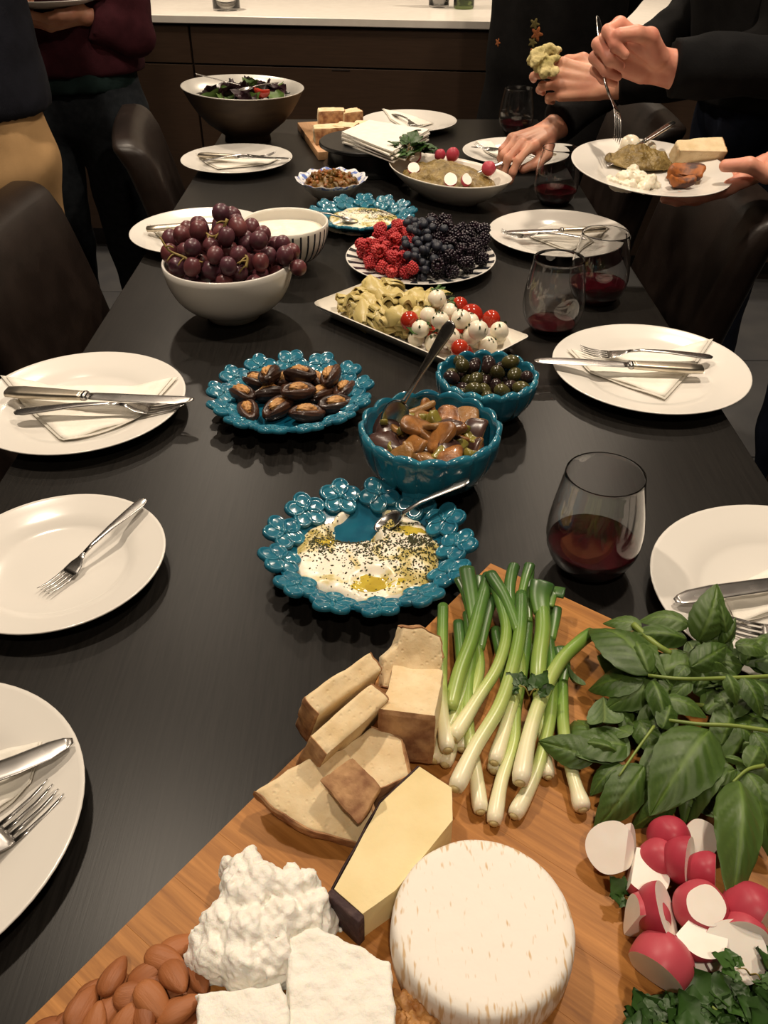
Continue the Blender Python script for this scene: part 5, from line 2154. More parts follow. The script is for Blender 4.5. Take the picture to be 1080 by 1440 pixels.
bread('bread_slice', 'triangular bread piece lying flat in front of the standing slices', tri, .017, (0, 1, 2, 3), Matrix.Translation((q.x, q.y, BZ + .012)) @ Euler((.34, .10, -.12)).to_matrix().to_4x4(), 84, group='bread on the bamboo board')
q = bp(528, 1092, .010)
bread('bread_slice', 'bread piece half hidden behind the triangular piece, by the cheese wedge', [(-.030, -.020), (.018, -.024), (.026, .004), (.012, .026), (-.022, .022)], .026, (0, 1, 2), Matrix.Translation((q.x, q.y + .004, BZ + .003)) @ Euler((.10, -.10, .5)).to_matrix().to_4x4(), 85, group='bread on the bamboo board')
q = bp(496, 1108, .040)
bread('bread_crust_piece', 'loose wedge of brown crust lying on the triangular bread piece', [(-.018, -.012), (.020, -.014), (.014, .013), (-.014, .014)], .010, (0, 1, 2, 3), Matrix.Translation(q) @ Euler((.35, .25, -.75)).to_matrix().to_4x4() @ Matrix.Translation((0, 0, -.006)), 86, crust_top=True, group='bread on the bamboo board')

# ---- spring onions
ONION = bpy.data.materials.new('spring_onion')
ONION.use_nodes = True
nt = ONION.node_tree
p_ = nt.nodes['Principled BSDF']
p_.inputs['Roughness'].default_value = .32
p_.inputs['Subsurface Weight'].default_value = .12
p_.inputs['Subsurface Scale'].default_value = .003
at_ = nt.nodes.new('ShaderNodeAttribute'); at_.attribute_name = 'along'
rp = nt.nodes.new('ShaderNodeValToRGB')
el = rp.color_ramp.elements
el[0].position = 0; el[0].color = lin(236, 228, 200)
el[1].position = 1; el[1].color = lin(50, 84, 40)
for ps_, cc in ((.18, lin(226, 222, 178)), (.36, lin(178, 192, 112)), (.62, lin(122, 152, 64)), (.80, lin(84, 122, 50))):
    e = el.new(ps_); e.color = cc
nn_ = nt.nodes.new('ShaderNodeTexNoise'); nn_.inputs['Scale'].default_value = 60
tc = nt.nodes.new('ShaderNodeTexCoord'); nt.links.new(tc.outputs['Object'], nn_.inputs['Vector'])
mm = nt.nodes.new('ShaderNodeMath'); mm.operation = 'MULTIPLY_ADD'; mm.inputs[1].default_value = .12
nt.links.new(nn_.outputs['Fac'], mm.inputs[0]); nt.links.new(at_.outputs['Fac'], mm.inputs[2])
sb_ = nt.nodes.new('ShaderNodeMath'); sb_.operation = 'SUBTRACT'; sb_.inputs[1].default_value = .06
nt.links.new(mm.outputs['Value'], sb_.inputs[0])
nt.links.new(sb_.outputs['Value'], rp.inputs['Fac'])
nt.links.new(rp.outputs['Color'], p_.inputs['Base Color'])
ROOT = mat('onion_root_cut', lin(206, 190, 140), lin(180, 160, 110), 200, rough=.7)
SCX = lambda x, y: (580 + x / 3.6, 780 + y / 3.6)


def along(o, vals):
    a = o.data.attributes.new('along', 'FLOAT', 'POINT')
    a.data.foreach_set('value', np.asarray(vals, dtype=np.float32))


def scallion(pts, z0, z1, label, r=.0050, bulb=.0060, a0=0.0, a1=.95, leaf=None, flat=1.0):
    """pts in crop pixels from the root end to the top; a0..a1 is the stretch of colour from white to dark green."""
    n = 34
    P0 = [bp(*SCX(x, y), z0 + (z1 - z0) * i / (len(pts) - 1) + (.0035 * math.sin(PI * i / (len(pts) - 1)))) for i, (x, y) in enumerate(pts)]
    P = spline(P0, n)
    u = np.linspace(0, 1, n)
    R = r + (bulb - r) * np.exp(-((u - .05) / .09) ** 2)
    R[0] *= .86
    base = P[0].copy()
    t = thing('spring_onion', label, 'spring onion', base, 0, 'spring onions on the bamboo board')
    V, F = tube(P - base, R, 12)
    o = mesh_obj('stalk', V, F, ONION, t)
    along(o, np.repeat(a0 + (a1 - a0) * u, 12))
    d = (P[0] - P[1]); d /= np.linalg.norm(d)
    V, F = tube(np.array([d * -.0005, d * .0012, d * .0022]), [R[0] * .72, R[0] * .66, R[0] * .4], 10)
    if a0 < .2:
        mesh_obj('root_end', V, F, ROOT, t)
    for k, lf in enumerate(leaf or []):
        pts2, zz0, zz1, rr_, fl = lf
        Q = spline([bp(*SCX(x, y), zz0 + (zz1 - zz0) * i / (len(pts2) - 1)) for i, (x, y) in enumerate(pts2)], 16)
        rad = rr_ * np.clip(np.linspace(.72, 1.12, 16), 0, 1.05)
        V, F = tube(Q - base, rad, 10, fl)
        o = mesh_obj('leaf_tube', V, F, ONION, t)
        along(o, np.repeat(np.linspace(.74, 1.0, 16), 10))
    return t


Z = .0052
# underneath first
scallion([(250, 985), (285, 780), (335, 600), (330, 480), (300, 330)], .007, .010, 'spring onion deep in the left of the bundle, under the crossing stalk', leaf=[([(300, 340), (270, 200), (235, 120)], .012, .018, .005, .6)])
scallion([(105, 1040), (190, 860), (260, 700), (300, 520), (280, 300)], .007, .012, 'spring onion with the root end hidden beside the crusty bread')
scallion([(165, 1062), (225, 880), (265, 730), (250, 560), (232, 345)], .006, .010, 'spring onion with a short dark green top left of the bundle', a1=1.0)
scallion([(345, 1300), (318, 1080), (285, 900), (280, 700), (310, 420), (345, 250)], .0066, .012, 'spring onion with root end second from the lowest, leaning left', leaf=[([(345, 260), (335, 170), (330, 110)], .014, .02, .0058, .5)])
scallion([(412, 1095), (450, 960), (480, 800), (470, 620), (420, 380)], .006, .010, 'spring onion mostly hidden under the middle of the bundle')
scallion([(688, 1125), (672, 1000), (650, 840), (630, 680), (590, 420), (560, 240)], .0055, .010, 'thin spring onion whose white end peeks out behind the long curved one', r=.0042, bulb=.0052)
scallion([(415, 1052), (470, 880), (522, 700), (545, 560), (500, 330), (430, 180)], .014, .018, 'spring onion with its white end in the middle of the bundle', leaf=[([(440, 200), (415, 140), (390, 92)], .02, .024, .0055, .7)])
scallion([(412, 1358), (450, 1150), (510, 960), (522, 780), (560, 560), (590, 330)], .0066, .014, 'spring onion reaching lowest of all towards the brie', leaf=[([(590, 340), (585, 200), (592, 50)], .018, .03, .0048, .7)])
scallion([(515, 1322), (600, 1165), (655, 1010), (700, 800), (705, 600), (690, 420)], .0062, .012, 'spring onion with a dark leaf scar near its lower end', bulb=.0062, leaf=[([(700, 430), (715, 340), (722, 270)], .014, .018, .006, .6)])
scallion([(862, 1290), (805, 1090), (765, 880), (758, 650)], .0075, .010, 'spring onion standing apart at the right of the bundle', bulb=.0068, a1=.78, leaf=[([(758, 660), (770, 560), (745, 470)], .012, .016, .0055, .5)])
scallion([(178, 988), (152, 800), (146, 650), (150, 450), (155, 262)], .020, .016, 'spring onion lying outermost on the left with a cut green top', bulb=.0062, a1=.86)
scallion([(190, 780), (240, 590), (300, 430), (345, 260), (385, 110)], .018, .022, 'thick green spring onion leaning to the right at the upper left', r=.0062, bulb=.0062, a0=.42, a1=1.0, leaf=[([(320, 400), (300, 230), (275, 70)], .02, .028, .0072, .6), ([(340, 480), (370, 330), (400, 210)], .014, .020, .006, .5)])
scallion([(205, 930), (330, 730), (430, 570), (475, 400), (450, 260), (395, 105)], .020, .026, 'spring onion crossing the bundle from lower left to upper middle', bulb=.0062, a0=.1, a1=1.0)
scallion([(218, 1185), (315, 980), (440, 770), (510, 560), (545, 380), (552, 200)], .022, .028, 'long curved spring onion lying on top of the bundle', r=.0056, bulb=.0068, leaf=[([(540, 400), (470, 220), (395, 100)], .03, .032, .006, .8), ([(550, 210), (575, 110), (595, 50)], .028, .034, .0048, .7)])
scallion([(632, 690), (640, 540), (660, 380), (655, 260)], .014, .022, 'broad pale green spring onion with a folded leaf at its top', r=.0068, bulb=.0060, a0=.45, a1=.75, leaf=[([(655, 300), (645, 210), (660, 140)], .024, .034, .0105, .4), ([(690, 260), (710, 190), (770, 195)], .026, .028, .0065, .3)])
scallion([(545, 1155), (590, 920), (655, 720), (745, 545), (850, 440), (905, 400)], .020, .018, 'spring onion curving right towards the basil, on top', r=.0058, bulb=.0070, a1=.9)
scallion([(505, 330), (490, 200), (500, 110), (515, 60)], .020, .030, 'short green onion top standing up behind the bundle', r=.0055, bulb=.0055, a0=.8, a1=1.0)
sprig('parsley_sprig', 'small parsley leaf lying on the spring onions', bp(*SCX(590, 720), .026), [(.006, .002, .006), (-.007, .006, .006)], 'parsley on the board', .62)

# ---- radishes
RADS = mat('radish_skin', (.44, .040, .070, 1), (.33, .022, .045, 1), 35, 4, rough=.42, rnd=(.50, .075, .10, 1), spec=.35)
RADW = mat('radish_flesh', (.93, .87, .80, 1), (.88, .80, .72, 1), 40, 3, rough=.4, sss=.2, ssss=.003)


def radish(label, px, py, z, R, cuts, rot=(0, 0, 0), el=1.12):
    """A radish ball cut by planes (nx, ny, nz, offset); each cut shows white flesh."""
    bm = bmesh.new()
    bmesh.ops.create_icosphere(bm, subdivisions=4, radius=1)
    for v in bm.verts:
        u = v.co.z
        v.co *= 1 + .03 * math.sin(5 * v.co.x + px) * math.cos(4 * v.co.y)
        v.co.z *= el
        if u < -.86:
            v.co.z -= (-.86 - u) * 1.5
    bmesh.ops.rotate(bm, verts=bm.verts, matrix=Euler(rot).to_matrix())
    bmesh.ops.scale(bm, verts=bm.verts, vec=(R, R, R))
    for nx, ny, nz, off in cuts:
        n = Vector((nx, ny, nz)).normalized()
        r = bmesh.ops.bisect_plane(bm, geom=bm.verts[:] + bm.edges[:] + bm.faces[:], plane_co=n * off * R, plane_no=n, clear_outer=True)
        ed = [e for e in r['geom_cut'] if isinstance(e, bmesh.types.BMEdge)]
        f = bmesh.ops.edgeloop_fill(bm, edges=ed)['faces']
        for q in f:
            q.material_index = 1
            q.smooth = False
    skin, flesh = bmesh.new(), None
    me = bpy.data.meshes.new('radish')
    for f in bm.faces:
        if f.material_index == 0:
            f.smooth = True
    bm.to_mesh(me); bm.free()
    me.materials.append(RADS); me.materials.append(RADW)
    me.set_sharp_from_angle(angle=math.radians(40))
    skin.free()
    o = bpy.data.objects.new('radish', me)
    COL.objects.link(o)
    o.location = bp(px, py, z)
    lowz = min(v.co.z for v in me.vertices)
    if o.location.z + lowz < BZ + .0004:
        o.location.z = BZ + .0004 - lowz
    return tag(o, label, 'radish', 'cut radishes on the board')


UP = (-.05, -.42, .9)
radish('large halved radish, white face up, nearest the spring onions', 856, 1203, .012, .0165, [(-.35, -.45, .82, .05), (.6, -.5, .5, .55)], (0, .3, .4))
radish('thin radish wedge with white edge behind the white faced wedge', 891, 1193, .014, .0140, [(-.6, -.3, .75, .1), (.7, -.35, .3, -.25)], (.3, 0, 0))
radish('radish wedge with triangular white top beside the halved radish', 906, 1228, .018, .0160, [(.15, .05, .98, .18), (-.85, .35, .1, .5)], (1.2, .4, 0))
radish('whole red radish at the top of the radish pile', 940, 1176, .018, .0138, [(.8, -.1, -.4, .72)], (.5, .5, 0))
radish('white radish back half hidden behind a red one beneath the basil', 986, 1180, .016, .0125, [(.05, -.62, .78, -.05)], (.2, 0, 0))
radish('halved radish with white face turned right', 963, 1210, .024, .0150, [(.82, -.42, .3, .22)], (0, .2, .3))
radish('small red radish piece with a white edge at its right', 991, 1226, .024, .0132, [(.85, -.3, .2, .5), (.1, .9, -.2, .5)], (.4, .3, 0))
radish('red radish deep in the middle of the pile', 924, 1212, .012, .0132, [(0, .8, -.4, .5)], (0, .7, 0))
radish('long radish wedge, red left and white right, in the middle', 935, 1281, .028, .0180, [(.86, -.10, .50, .06)], (.5, -.2, .5), 1.25)
radish('red radish with a white spot at the centre of the pile', 984, 1276, .024, .0165, [(-.05, -.35, .93, .78)], (.5, .1, 0))
radish('radish wedge with white top in front of the centre', 982, 1312, .026, .0165, [(.05, .02, .98, .22), (-.6, .7, .1, .5)], (1.0, .2, .2))
radish('small radish piece, red above white, at the left of the pile', 903, 1298, .016, .0160, [(-.1, -.80, -.10, .25), (-.95, .1, .1, .45)], (.1, .3, 0))
radish('large red radish half, skin up, nearest the camera', 929, 1357, .018, .0185, [(-.55, -.62, -.15, .38)], (.6, .4, .2), 1.05)
radish('radish with red crown and pale cut base at right', 1043, 1318, .022, .0150, [(-.3, -.85, .25, .22)], (.3, .4, 0))
radish('large red radish at the right edge below the long basil leaf', 1056, 1282, .022, .0180, [(.65, -.7, .1, .55)], (.8, .2, 0))
radish('white faced radish half under the parsley at right', 1026, 1352, .012, .0185, [(-.1, -.5, .85, .1)], (.3, .3, .3))
radish('white radish underside in shade between the near pieces', 983, 1355, .008, .0140, [(0, -.5, .8, -.05)], (.3, .1, 0))

# ---- basil
BASIL = mat('basil_leaf', (.050, .098, .019, 1), (.032, .070, .012, 1), 30, 4, rough=.32, rnd=(.070, .124, .028, 1), bump=.25, bscale=220, bdist=.001)
BASILU = mat('basil_leaf_underside', (.11, .17, .07, 1), (.085, .14, .05, 1), 40, rough=.5)
BSTEM = mat('basil_stem', lin(128, 146, 66), lin(108, 128, 56), 40, rough=.4)


def basil_mesh(seed, W=.27, arch=.10, fold=.12, curl=.15):
    g = np.random.default_rng(seed)
    n, m = 28, 17
    Vt = []
    for i in range(n):
        u = i / (n - 1)
        w_ = W * (math.sin(PI * u ** .74) ** .80) * (1 - .10 * u) * (1 + .025 * math.sin(40 * u)) + .004
        for j in range(m):
            v = j / (m - 1) * 2 - 1
            side = abs(v)
            vein = (u * 6.2 - side * 1.7) % 1.0
            puck = .044 * math.sin(PI * vein) ** .7 * math.sin(PI * min(1, side * 1.05)) * math.sin(PI * min(1, u * 1.05))
            z = arch * math.sin(PI * u) - curl * u * u - fold * (1 - (1 - side) ** 1.6) * w_ / W * .9 + fold * .55 * w_ / W - .026 * math.exp(-(v / .09) ** 2)
            z += puck + .012 * math.sin(5 * u + 3 * v + seed) * side
            Vt.append((u, w_ * v * (1 - .10 * fold), z))
    V = np.array(Vt)
    N = n * m
    V2 = V - (0, 0, .006)
    F, I = [], []
    for i in range(n - 1):
        for j in range(m - 1):
            a = i * m + j
            F.append((a, a + m, a + m + 1, a + 1)); I.append(0)
            F.append((N + a, N + a + 1, N + a + m + 1, N + a + m)); I.append(1)
    for i in range(n - 1):
        a = i * m
        F += [(a, N + a, N + a + m, a + m), (a + m - 1, a + 2 * m - 1, N + a + 2 * m - 1, N + a + m - 1)]; I += [0, 0]
    return np.vstack([V, V2]), F, I


def vein_values(n=28, m=17):
    out = []
    for i in range(n):
        u = i / (n - 1)
        for j in range(m):
            v = abs(j / (m - 1) * 2 - 1)
            a = (u * 6.2 - v * 1.7) % 1.0
            out.append(max(math.exp(-(v / .08) ** 2), .55 * math.exp(-(min(a, 1 - a) / .13) ** 2) * (1 - v)))
    return out + out


BA = Kind('leaf', 'leaf', None, [basil_mesh(1), basil_mesh(2, .24, .14, .2, .1), basil_mesh(3, .30, .05, .08, .25), basil_mesh(4, .26, .16, -.10, .3), basil_mesh(5, .22, .2, .28, .35)], [BASIL, BASILU])
for me in BA.me:
    a_ = me.attributes.new('vein', 'FLOAT', 'POINT')
    a_.data.foreach_set('value', np.asarray(vein_values(), dtype=np.float32))
for m_, cc in ((BASIL, lin(112, 140, 62)), (BASILU, lin(150, 170, 104))):     # paler veins
    nt = m_.node_tree
    p_ = nt.nodes['Principled BSDF']
    src = p_.inputs['Base Color'].links[0].from_socket
    av = nt.nodes.new('ShaderNodeAttribute'); av.attribute_name = 'vein'
    ml = nt.nodes.new('ShaderNodeMath'); ml.operation = 'MULTIPLY'; ml.inputs[1].default_value = .55
    nt.links.new(av.outputs['Fac'], ml.inputs[0])
    mx = nt.nodes.new('ShaderNodeMix'); mx.data_type = 'RGBA'
    nt.links.new(ml.outputs['Value'], mx.inputs['Factor'])
    nt.links.new(src, mx.inputs['A']); mx.inputs['B'].default_value = cc
    nt.links.new(mx.outputs['Result'], p_.inputs['Base Color'])
BCX = lambda x, y: (780 + x / 3.43, 820 + y / 3.43)


def bleaf(parent, base, tip, zb, zt, wid=1.0, roll=0.0, k=0, flip=False):
    a, b = bp(*BCX(*base), zb), bp(*BCX(*tip), zt)
    L = (b - a).length
    M = frame_along(a, b, (0, -.25, 1), roll + (PI if flip else 0)) @ Matrix.Diagonal((L, L * wid, L, 1))
    o = bpy.data.objects.new('leaf', BA.me[k])
    COL.objects.link(o)
    o.parent = parent
    o.matrix_parent_inverse = Matrix.Translation(parent.location).inverted()
    o.matrix_basis = M
    return o


def bstem(parent, pts, zs, r0=.0019, r1=.0013):
    P = spline([bp(*BCX(x, y), z) for (x, y), z in zip(pts, zs)], 16) - np.array(parent.location)
    V, F = tube(P, np.linspace(r0, r1, 16), 8)
    mesh_obj('stem', V, F, BSTEM, parent)


def basil(label, base, zb):
    return thing('basil_sprig', label, 'basil', bp(*BCX(*base), zb), 0, 'fresh basil on the board')


bs = basil('basil sprig whose upper pale stem runs out to the right edge', (1029, 448), .040)
bstem(bs, [(1100, 445), (1029, 450), (830, 458), (620, 462), (450, 445)], [.042, .044, .046, .048, .046])
for a in (((460, 440), (180, 165), .046, .036, 1.15, .2, 0), ((455, 430), (365, 250), .048, .042, .9, -.3, 1), ((470, 470), (540, 715), .046, .034, .95, .1, 1), ((520, 560), (745, 630), .040, .036, 1.1, -.2, 0), ((430, 470), (140, 470), .040, .020, 1.1, .1, 2),
          ((500, 470), (250, 600), .036, .024, 1.2, -.2, 0), ((655, 405), (850, 290), .050, .056, 1.0, .3, 0), ((660, 470), (560, 550), .046, .040, 1.0, 0, 2), ((830, 440), (880, 590), .048, .036, 1.1, .2, 1), ((900, 450), (1010, 640), .046, .034, 1.1, 0, 0),
          ((640, 400), (580, 450), .05, .05, 1.2, .2, 2), ((700, 420), (860, 400), .046, .046, .8, -.3, 4), ((480, 300), (500, 450), .04, .046, .5, 1.0, 4)):
    bleaf(bs, *a)
bs = basil('basil sprig whose lower pale stem carries the biggest leaf', (1029, 710), .040)
bstem(bs, [(1120, 725), (1029, 712), (860, 688), (700, 680), (540, 660)], [.040, .042, .044, .044, .042])
bstem(bs, [(480, 690), (400, 800), (310, 930)], [.036, .034, .03], .0012, .0008)
for a in (((745, 705), (475, 1085), .044, .034, 1.12, .1, 0), ((345, 730), (110, 870), .030, .018, 1.3, .2, 2, True), ((370, 730), (250, 690), .034, .022, 1.2, .1, 2), ((320, 870), (165, 1015), .026, .012, 1.0, .2, 0), ((430, 880), (205, 1190), .028, .008, .95, -.2, 0),
          ((790, 850), (600, 1130), .032, .020, 1.1, .5, 3), ((880, 690), (990, 760), .044, .038, 1.2, 0, 2), ((960, 720), (1060, 900), .042, .03, 1.2, 0, 0), ((820, 840), (940, 880), .036, .034, .8, .2, 1), ((520, 700), (560, 560), .04, .036, 1, 0, 1),
          ((400, 900), (500, 1110), .024, .014, 1.0, .1, 3)):
    bleaf(bs, *a)
bs = basil('basil sprig with leaves standing up over the white plate', (700, 280), .040)
bstem(bs, [(760, 330), (710, 290), (690, 250)], [.036, .042, .048], .0014, .001)
bstem(bs, [(380, 200), (480, 290), (560, 340)], [.038, .040, .036], .0030, .0024)
for a in (((690, 280), (800, 0), .050, .084, 1.1, .2, 0), ((830, 280), (800, 85), .046, .078, .9, -.5, 1), ((800, 300), (880, 170), .046, .066, .9, .5, 1), ((650, 200), (405, 160), .046, .040, 1.1, .15, 0), ((640, 270), (330, 250), .040, .034, .9, -.2, 1), ((420, 210), (230, 160), .036, .03, .9, .1, 2),
          ((860, 330), (700, 240), .044, .05, 1.1, 0, 3), ((870, 300), (1040, 330), .044, .04, 1.1, 0, 0), ((560, 320), (650, 420), .036, .036, 1.2, 0, 2), ((150, 490), (40, 415), .016, .022, .9, .4, 4, True)):
    bleaf(bs, *a)
bs = basil('basil sprig with one long leaf hanging over the radishes', (900, 900), .036)
bstem(bs, [(1010, 880), (930, 900), (860, 960)], [.036, .038, .038], .0016, .001)
for a in (((885, 950), (868, 1535), .044, .032, .80, .1, 1), ((920, 910), (1040, 1110), .036, .03, 1.1, 0, 0), ((960, 960), (1060, 1300), .034, .024, 1.0, .2, 3), ((870, 900), (700, 950), .036, .034, 1.0, -.2, 2), ((930, 890), (1000, 760), .036, .036, 1.1, 0, 1), ((880, 900), (820, 1060), .034, .024, 1, .3, 3)):
    bleaf(bs, *a)
bs = basil('dark basil sprig buried beneath the pile of basil', (640, 620), .012)
bstem(bs, [(1060, 600), (820, 600), (480, 560), (240, 520)], [.016, .018, .018, .014])
g = random.Random(14)
for i in range(58):
    x, y = g.uniform(180, 1080), g.uniform(230, 1080)
    if x < 330 and (y < 330 or y > 980):
        continue
    a, L = g.uniform(0, 6.28), g.uniform(200, 320)
    zb = g.uniform(.010, .030)
    bleaf(bs, (x, y), (x + L * math.cos(a), y + L * math.sin(a) * .9), zb, max(.006, zb + g.uniform(-.012, .012)), g.uniform(.95, 1.25), g.uniform(-.4, .4), g.randrange(5), g.random() < .15)
# ---- parsley in the near right corner
bs = thing('parsley_bunch', 'leafy parsley bunch in the near right corner of the board', 'parsley', bp(1060, 1470), 0, 'parsley on the board')
g = random.Random(4)
mb = MB()
for i in range(70):
    px, py = g.uniform(905, 1110), g.uniform(1372, 1500)
    if py < 1400 + (1010 - px) * .30:
        continue
    z = g.uniform(.008, .024)
    q = bp(px, py, z) - bs.location
    o = PLF.place(q, (g.uniform(-.5, .5), g.uniform(-.5, .4), g.uniform(1.4, 4.2)), g.uniform(.8, 1.2), parent=bs)
    P = spline([(0, 0, .004), q * .5 + Vector((0, 0, .004)), q], 7)
    V, F = tube(P, .0008, 6)
    mb.add(V, F)
mb.build('stem', BSTEM, bs)
sprig('parsley_sprig', 'parsley leaf lying over the white faced radish at right', bp(1054, 1372, .030), [(-.008, .002, .004), (.004, -.004, .004)], 'parsley on the board', .55)
sprig('parsley_sprig', 'bit of parsley sticking out under the radishes at left', bp(892, 1276, .004), [(-.006, .004, .006), (.004, -.008, .004)], 'parsley on the board', .7)
# ---- garnish in the oval dish
for i, (x, y, z, R, cuts, lab) in enumerate((
        (-.112, .004, .066, .0150, [(-.3, -.75, .4, .35)], 'radish with a white cut at the left end of the oval dish'),
        (-.052, .064, .070, .0145, [], 'whole red radish at the back of the oval dish beside the herbs'),
        (-.080, .052, .066, .0125, [], 'small red radish behind the herbs in the oval dish'),
        (.078, .042, .070, .0150, [], 'whole red radish at the right of the eggplant dip'),
        (-.062, -.046, .058, .0130, [(0, -.6, .8, .2)], 'pale pink cut radish at the front of the oval dish'),
        (.058, -.052, .060, .0140, [(0, -.6, .8, .1)], 'halved radish with white face at the near right of the oval dish'),
        (.088, -.036, .062, .0115, [(.3, -.5, .6, .3)], 'radish sliver next to the halved one in the oval dish'))):
    o = radish(lab, 600, 250, 0, R, cuts, (.4 * i, .3, .2))
    o.location = OM @ Vector((x, y, z))
    o['group'] = 'radishes in the oval dish'
q = at(574, 226, TZ + .056)
sprig('parsley_sprig', 'bushy parsley garnish at the left end of the oval dish', q, [(-.012, .004, .026), (.008, .010, .03), (.022, 0, .026), (.012, -.012, .022), (-.004, -.012, .022), (.034, .010, .022), (-.020, -.006, .016), (.002, .002, .036), (.016, -.006, .034)], 'herb sprigs in the dishes', 1.5)

# ------------------------------------------------------------------ people
SKIN = mat('skin', lin(210, 156, 128), lin(196, 134, 110), 28, 4, rough=.48, sss=.2, sssr=(1, .35, .2), ssss=.006, bump=.25, bscale=180, bdist=.001)
SKINP = mat('skin_pinker', lin(214, 152, 128), lin(198, 128, 108), 28, 4, rough=.48, sss=.2, sssr=(1, .35, .2), ssss=.006, bump=.25, bscale=180, bdist=.001)
NAIL = mat('fingernail', lin(222, 170, 145), rough=.3)


def fabric(name, c, c2=None, sc=30, bump=.3, bs=300):
    return mat(name, c, c2 or tuple(v * 1.5 for v in c[:3]) + (1,), sc, rough=.95, bump=bump, bscale=bs, spec=.15)


BLACKF = fabric('black_knit', (.0042, .0042, .0046, 1))
BLACK2 = fabric('black_wool', (.0050, .0046, .0046, 1))
NAVYF = fabric('navy_knit', (.0075, .008, .012, 1))
KHAKI = fabric('khaki_twill', lin(172, 138, 96), lin(186, 150, 106), 14, .15, 500)
MAROON = fabric('maroon_knit', (.030, .0065, .0095, 1))
TEAL = fabric('dark_teal_cloth', (.010, .020, .019, 1))
JEANS = fabric('dark_denim', (.011, .0135, .0165, 1), (.018, .021, .025, 1), 60)
NAVYJ = fabric('navy_trousers', (.006, .008, .016, 1))
HAIRD = mat('dark_hair', (.02, .013, .009, 1), (.035, .022, .014, 1), 60, rough=.5, stretch=(1, 1, .15))
SHOE = mat('dark_shoe_leather', (.012, .010, .009, 1), rough=.4)


def cam_pt(px, py, depth):
    """The point at this optical depth on the sight line of pixel (px, py)."""
    c, s = math.cos(PITCH), math.sin(PITCH)
    x, y = (px - 540) / FPX, (py - 720) / FPX
    return Vector((x, c - y * s, -s - y * c)) * depth + Vector((0, 0, CAMZ))


def hand_frame(wrist, xdir, back):
    x = Vector(xdir).normalized()
    z = Vector(back)
    z = (z - x * z.dot(x)).normalized()
    y = z.cross(x)
    return Matrix.Translation(wrist) @ Matrix((x, y, z)).transposed().to_4x4()


def hand_prims(M, right, curls, thumb, splay=0.06, s=1.0):
    """Skeleton of one hand in frame M (x to the fingers, z the back). curls: per finger three bend angles;
    thumb: three joints (x, out, up). Returns capsules and the finger tips with their nail frames."""
    sy = 1 if right else -1
    pr, tips = [], []
    T = lambda v: tuple(M @ Vector((v[0] * s, v[1] * s, v[2] * s)))
    kn = [(.090, .027, .002), (.094, .006, .004), (.089, -.014, .002), (.080, -.032, -.003)]
    ph = [(.043, .026, .021), (.047, .030, .022), (.043, .028, .022), (.034, .021, .019)]
    rad = [.0094, .0096, .0092, .0080]
    for i in range(4):
        k = kn[i]
        pr.append((T((.004, sy * (.014 - .010 * i), -.002)), T((k[0], sy * k[1], k[2] - .003)), .0150 * s, .0118 * s))
        p = Vector((k[0], k[1] * sy, k[2]))
        yaw = sy * splay * (1.5 - i)
        bend = 0.0
        r = rad[i]
        for j in range(3):
            bend += curls[i][j]
            d = Vector((math.cos(bend) * math.cos(yaw), math.cos(bend) * math.sin(yaw), -math.sin(bend)))
            q = p + d * ph[i][j]
            r2 = r * (.93 if j < 2 else .84)
            pr.append((T(p), T(q), r * s * 1.03, r2 * s))
            if j == 2:
                up = Vector((math.sin(bend) * math.cos(yaw), math.sin(bend) * math.sin(yaw), math.cos(bend)))
                tips.append((M @ (q * s - d * .002 * s + up * r2 * .80 * s), M.to_3x3() @ d, M.to_3x3() @ up))
            p, r = q, r2
    pr.append((T((.012, sy * .018, -.012)), T((.060, sy * .022, -.013)), .0150 * s, .0120 * s))
    pr.append((T((.014, -sy * .016, -.011)), T((.066, -sy * .026, -.011)), .0150 * s, .0115 * s))
    pr.append((T((.010, sy * .018, -.010)), T((thumb[0][0], sy * thumb[0][1], thumb[0][2])), .0165 * s, .0138 * s))
    rr = [.0128, .0112, .0098]
    for j in range(2):
        a, b = thumb[j], thumb[j + 1]
        pr.append((T((a[0], sy * a[1], a[2])), T((b[0], sy * b[1], b[2])), rr[j] * s, rr[j + 1] * s))
    return pr, tips


def forearm(wrist, elbow, xdir, side_dir, s=1.0):
    w, e = Vector(wrist), Vector(elbow)
    sd = Vector(side_dir).normalized() * .011 * s
    b = w - (Vector(xdir).normalized() * .4 + (w - e).normalized() * .6) * .045 * s
    return [(tuple(w + sd), tuple(b + sd), .0185 * s, .0205 * s), (tuple(w - sd), tuple(b - sd), .0185 * s, .0205 * s), (tuple(b), tuple(e), .029 * s, .034 * s)]


def joined(parts):
    V, F, n = [], [], 0
    for v, f in parts:
        V.append(v); F += [tuple(i + n for i in q) for q in f]; n += len(v)
    return np.concatenate(V), F


def mir(p, c, d):
    """Point in body axes (forward, left, up) from the standing point c and heading d."""
    f = Vector((math.cos(d), math.sin(d), 0)); l = Vector((-math.sin(d), math.cos(d), 0))
    return Vector((c[0], c[1], 0)) + f * p[0] + l * p[1] + Vector((0, 0, p[2]))


def cloth_extra(seed, a=.004, f=26):
    g = np.random.default_rng(seed)
    ks = [(g.normal(size=3) * (1, 1, .55), g.uniform(0, 6)) for _ in range(7)]

    def fn(D, X, Y, Z):
        w_ = 0
        for i, (k, ph) in enumerate(ks):
            k = k / np.linalg.norm(k) * f * (1 + .5 * i)
            w_ = w_ + np.sin(X * k[0] + Y * k[1] + Z * k[2] + ph) / (1 + .5 * i)
        return D + a * w_ * .5
    return fn


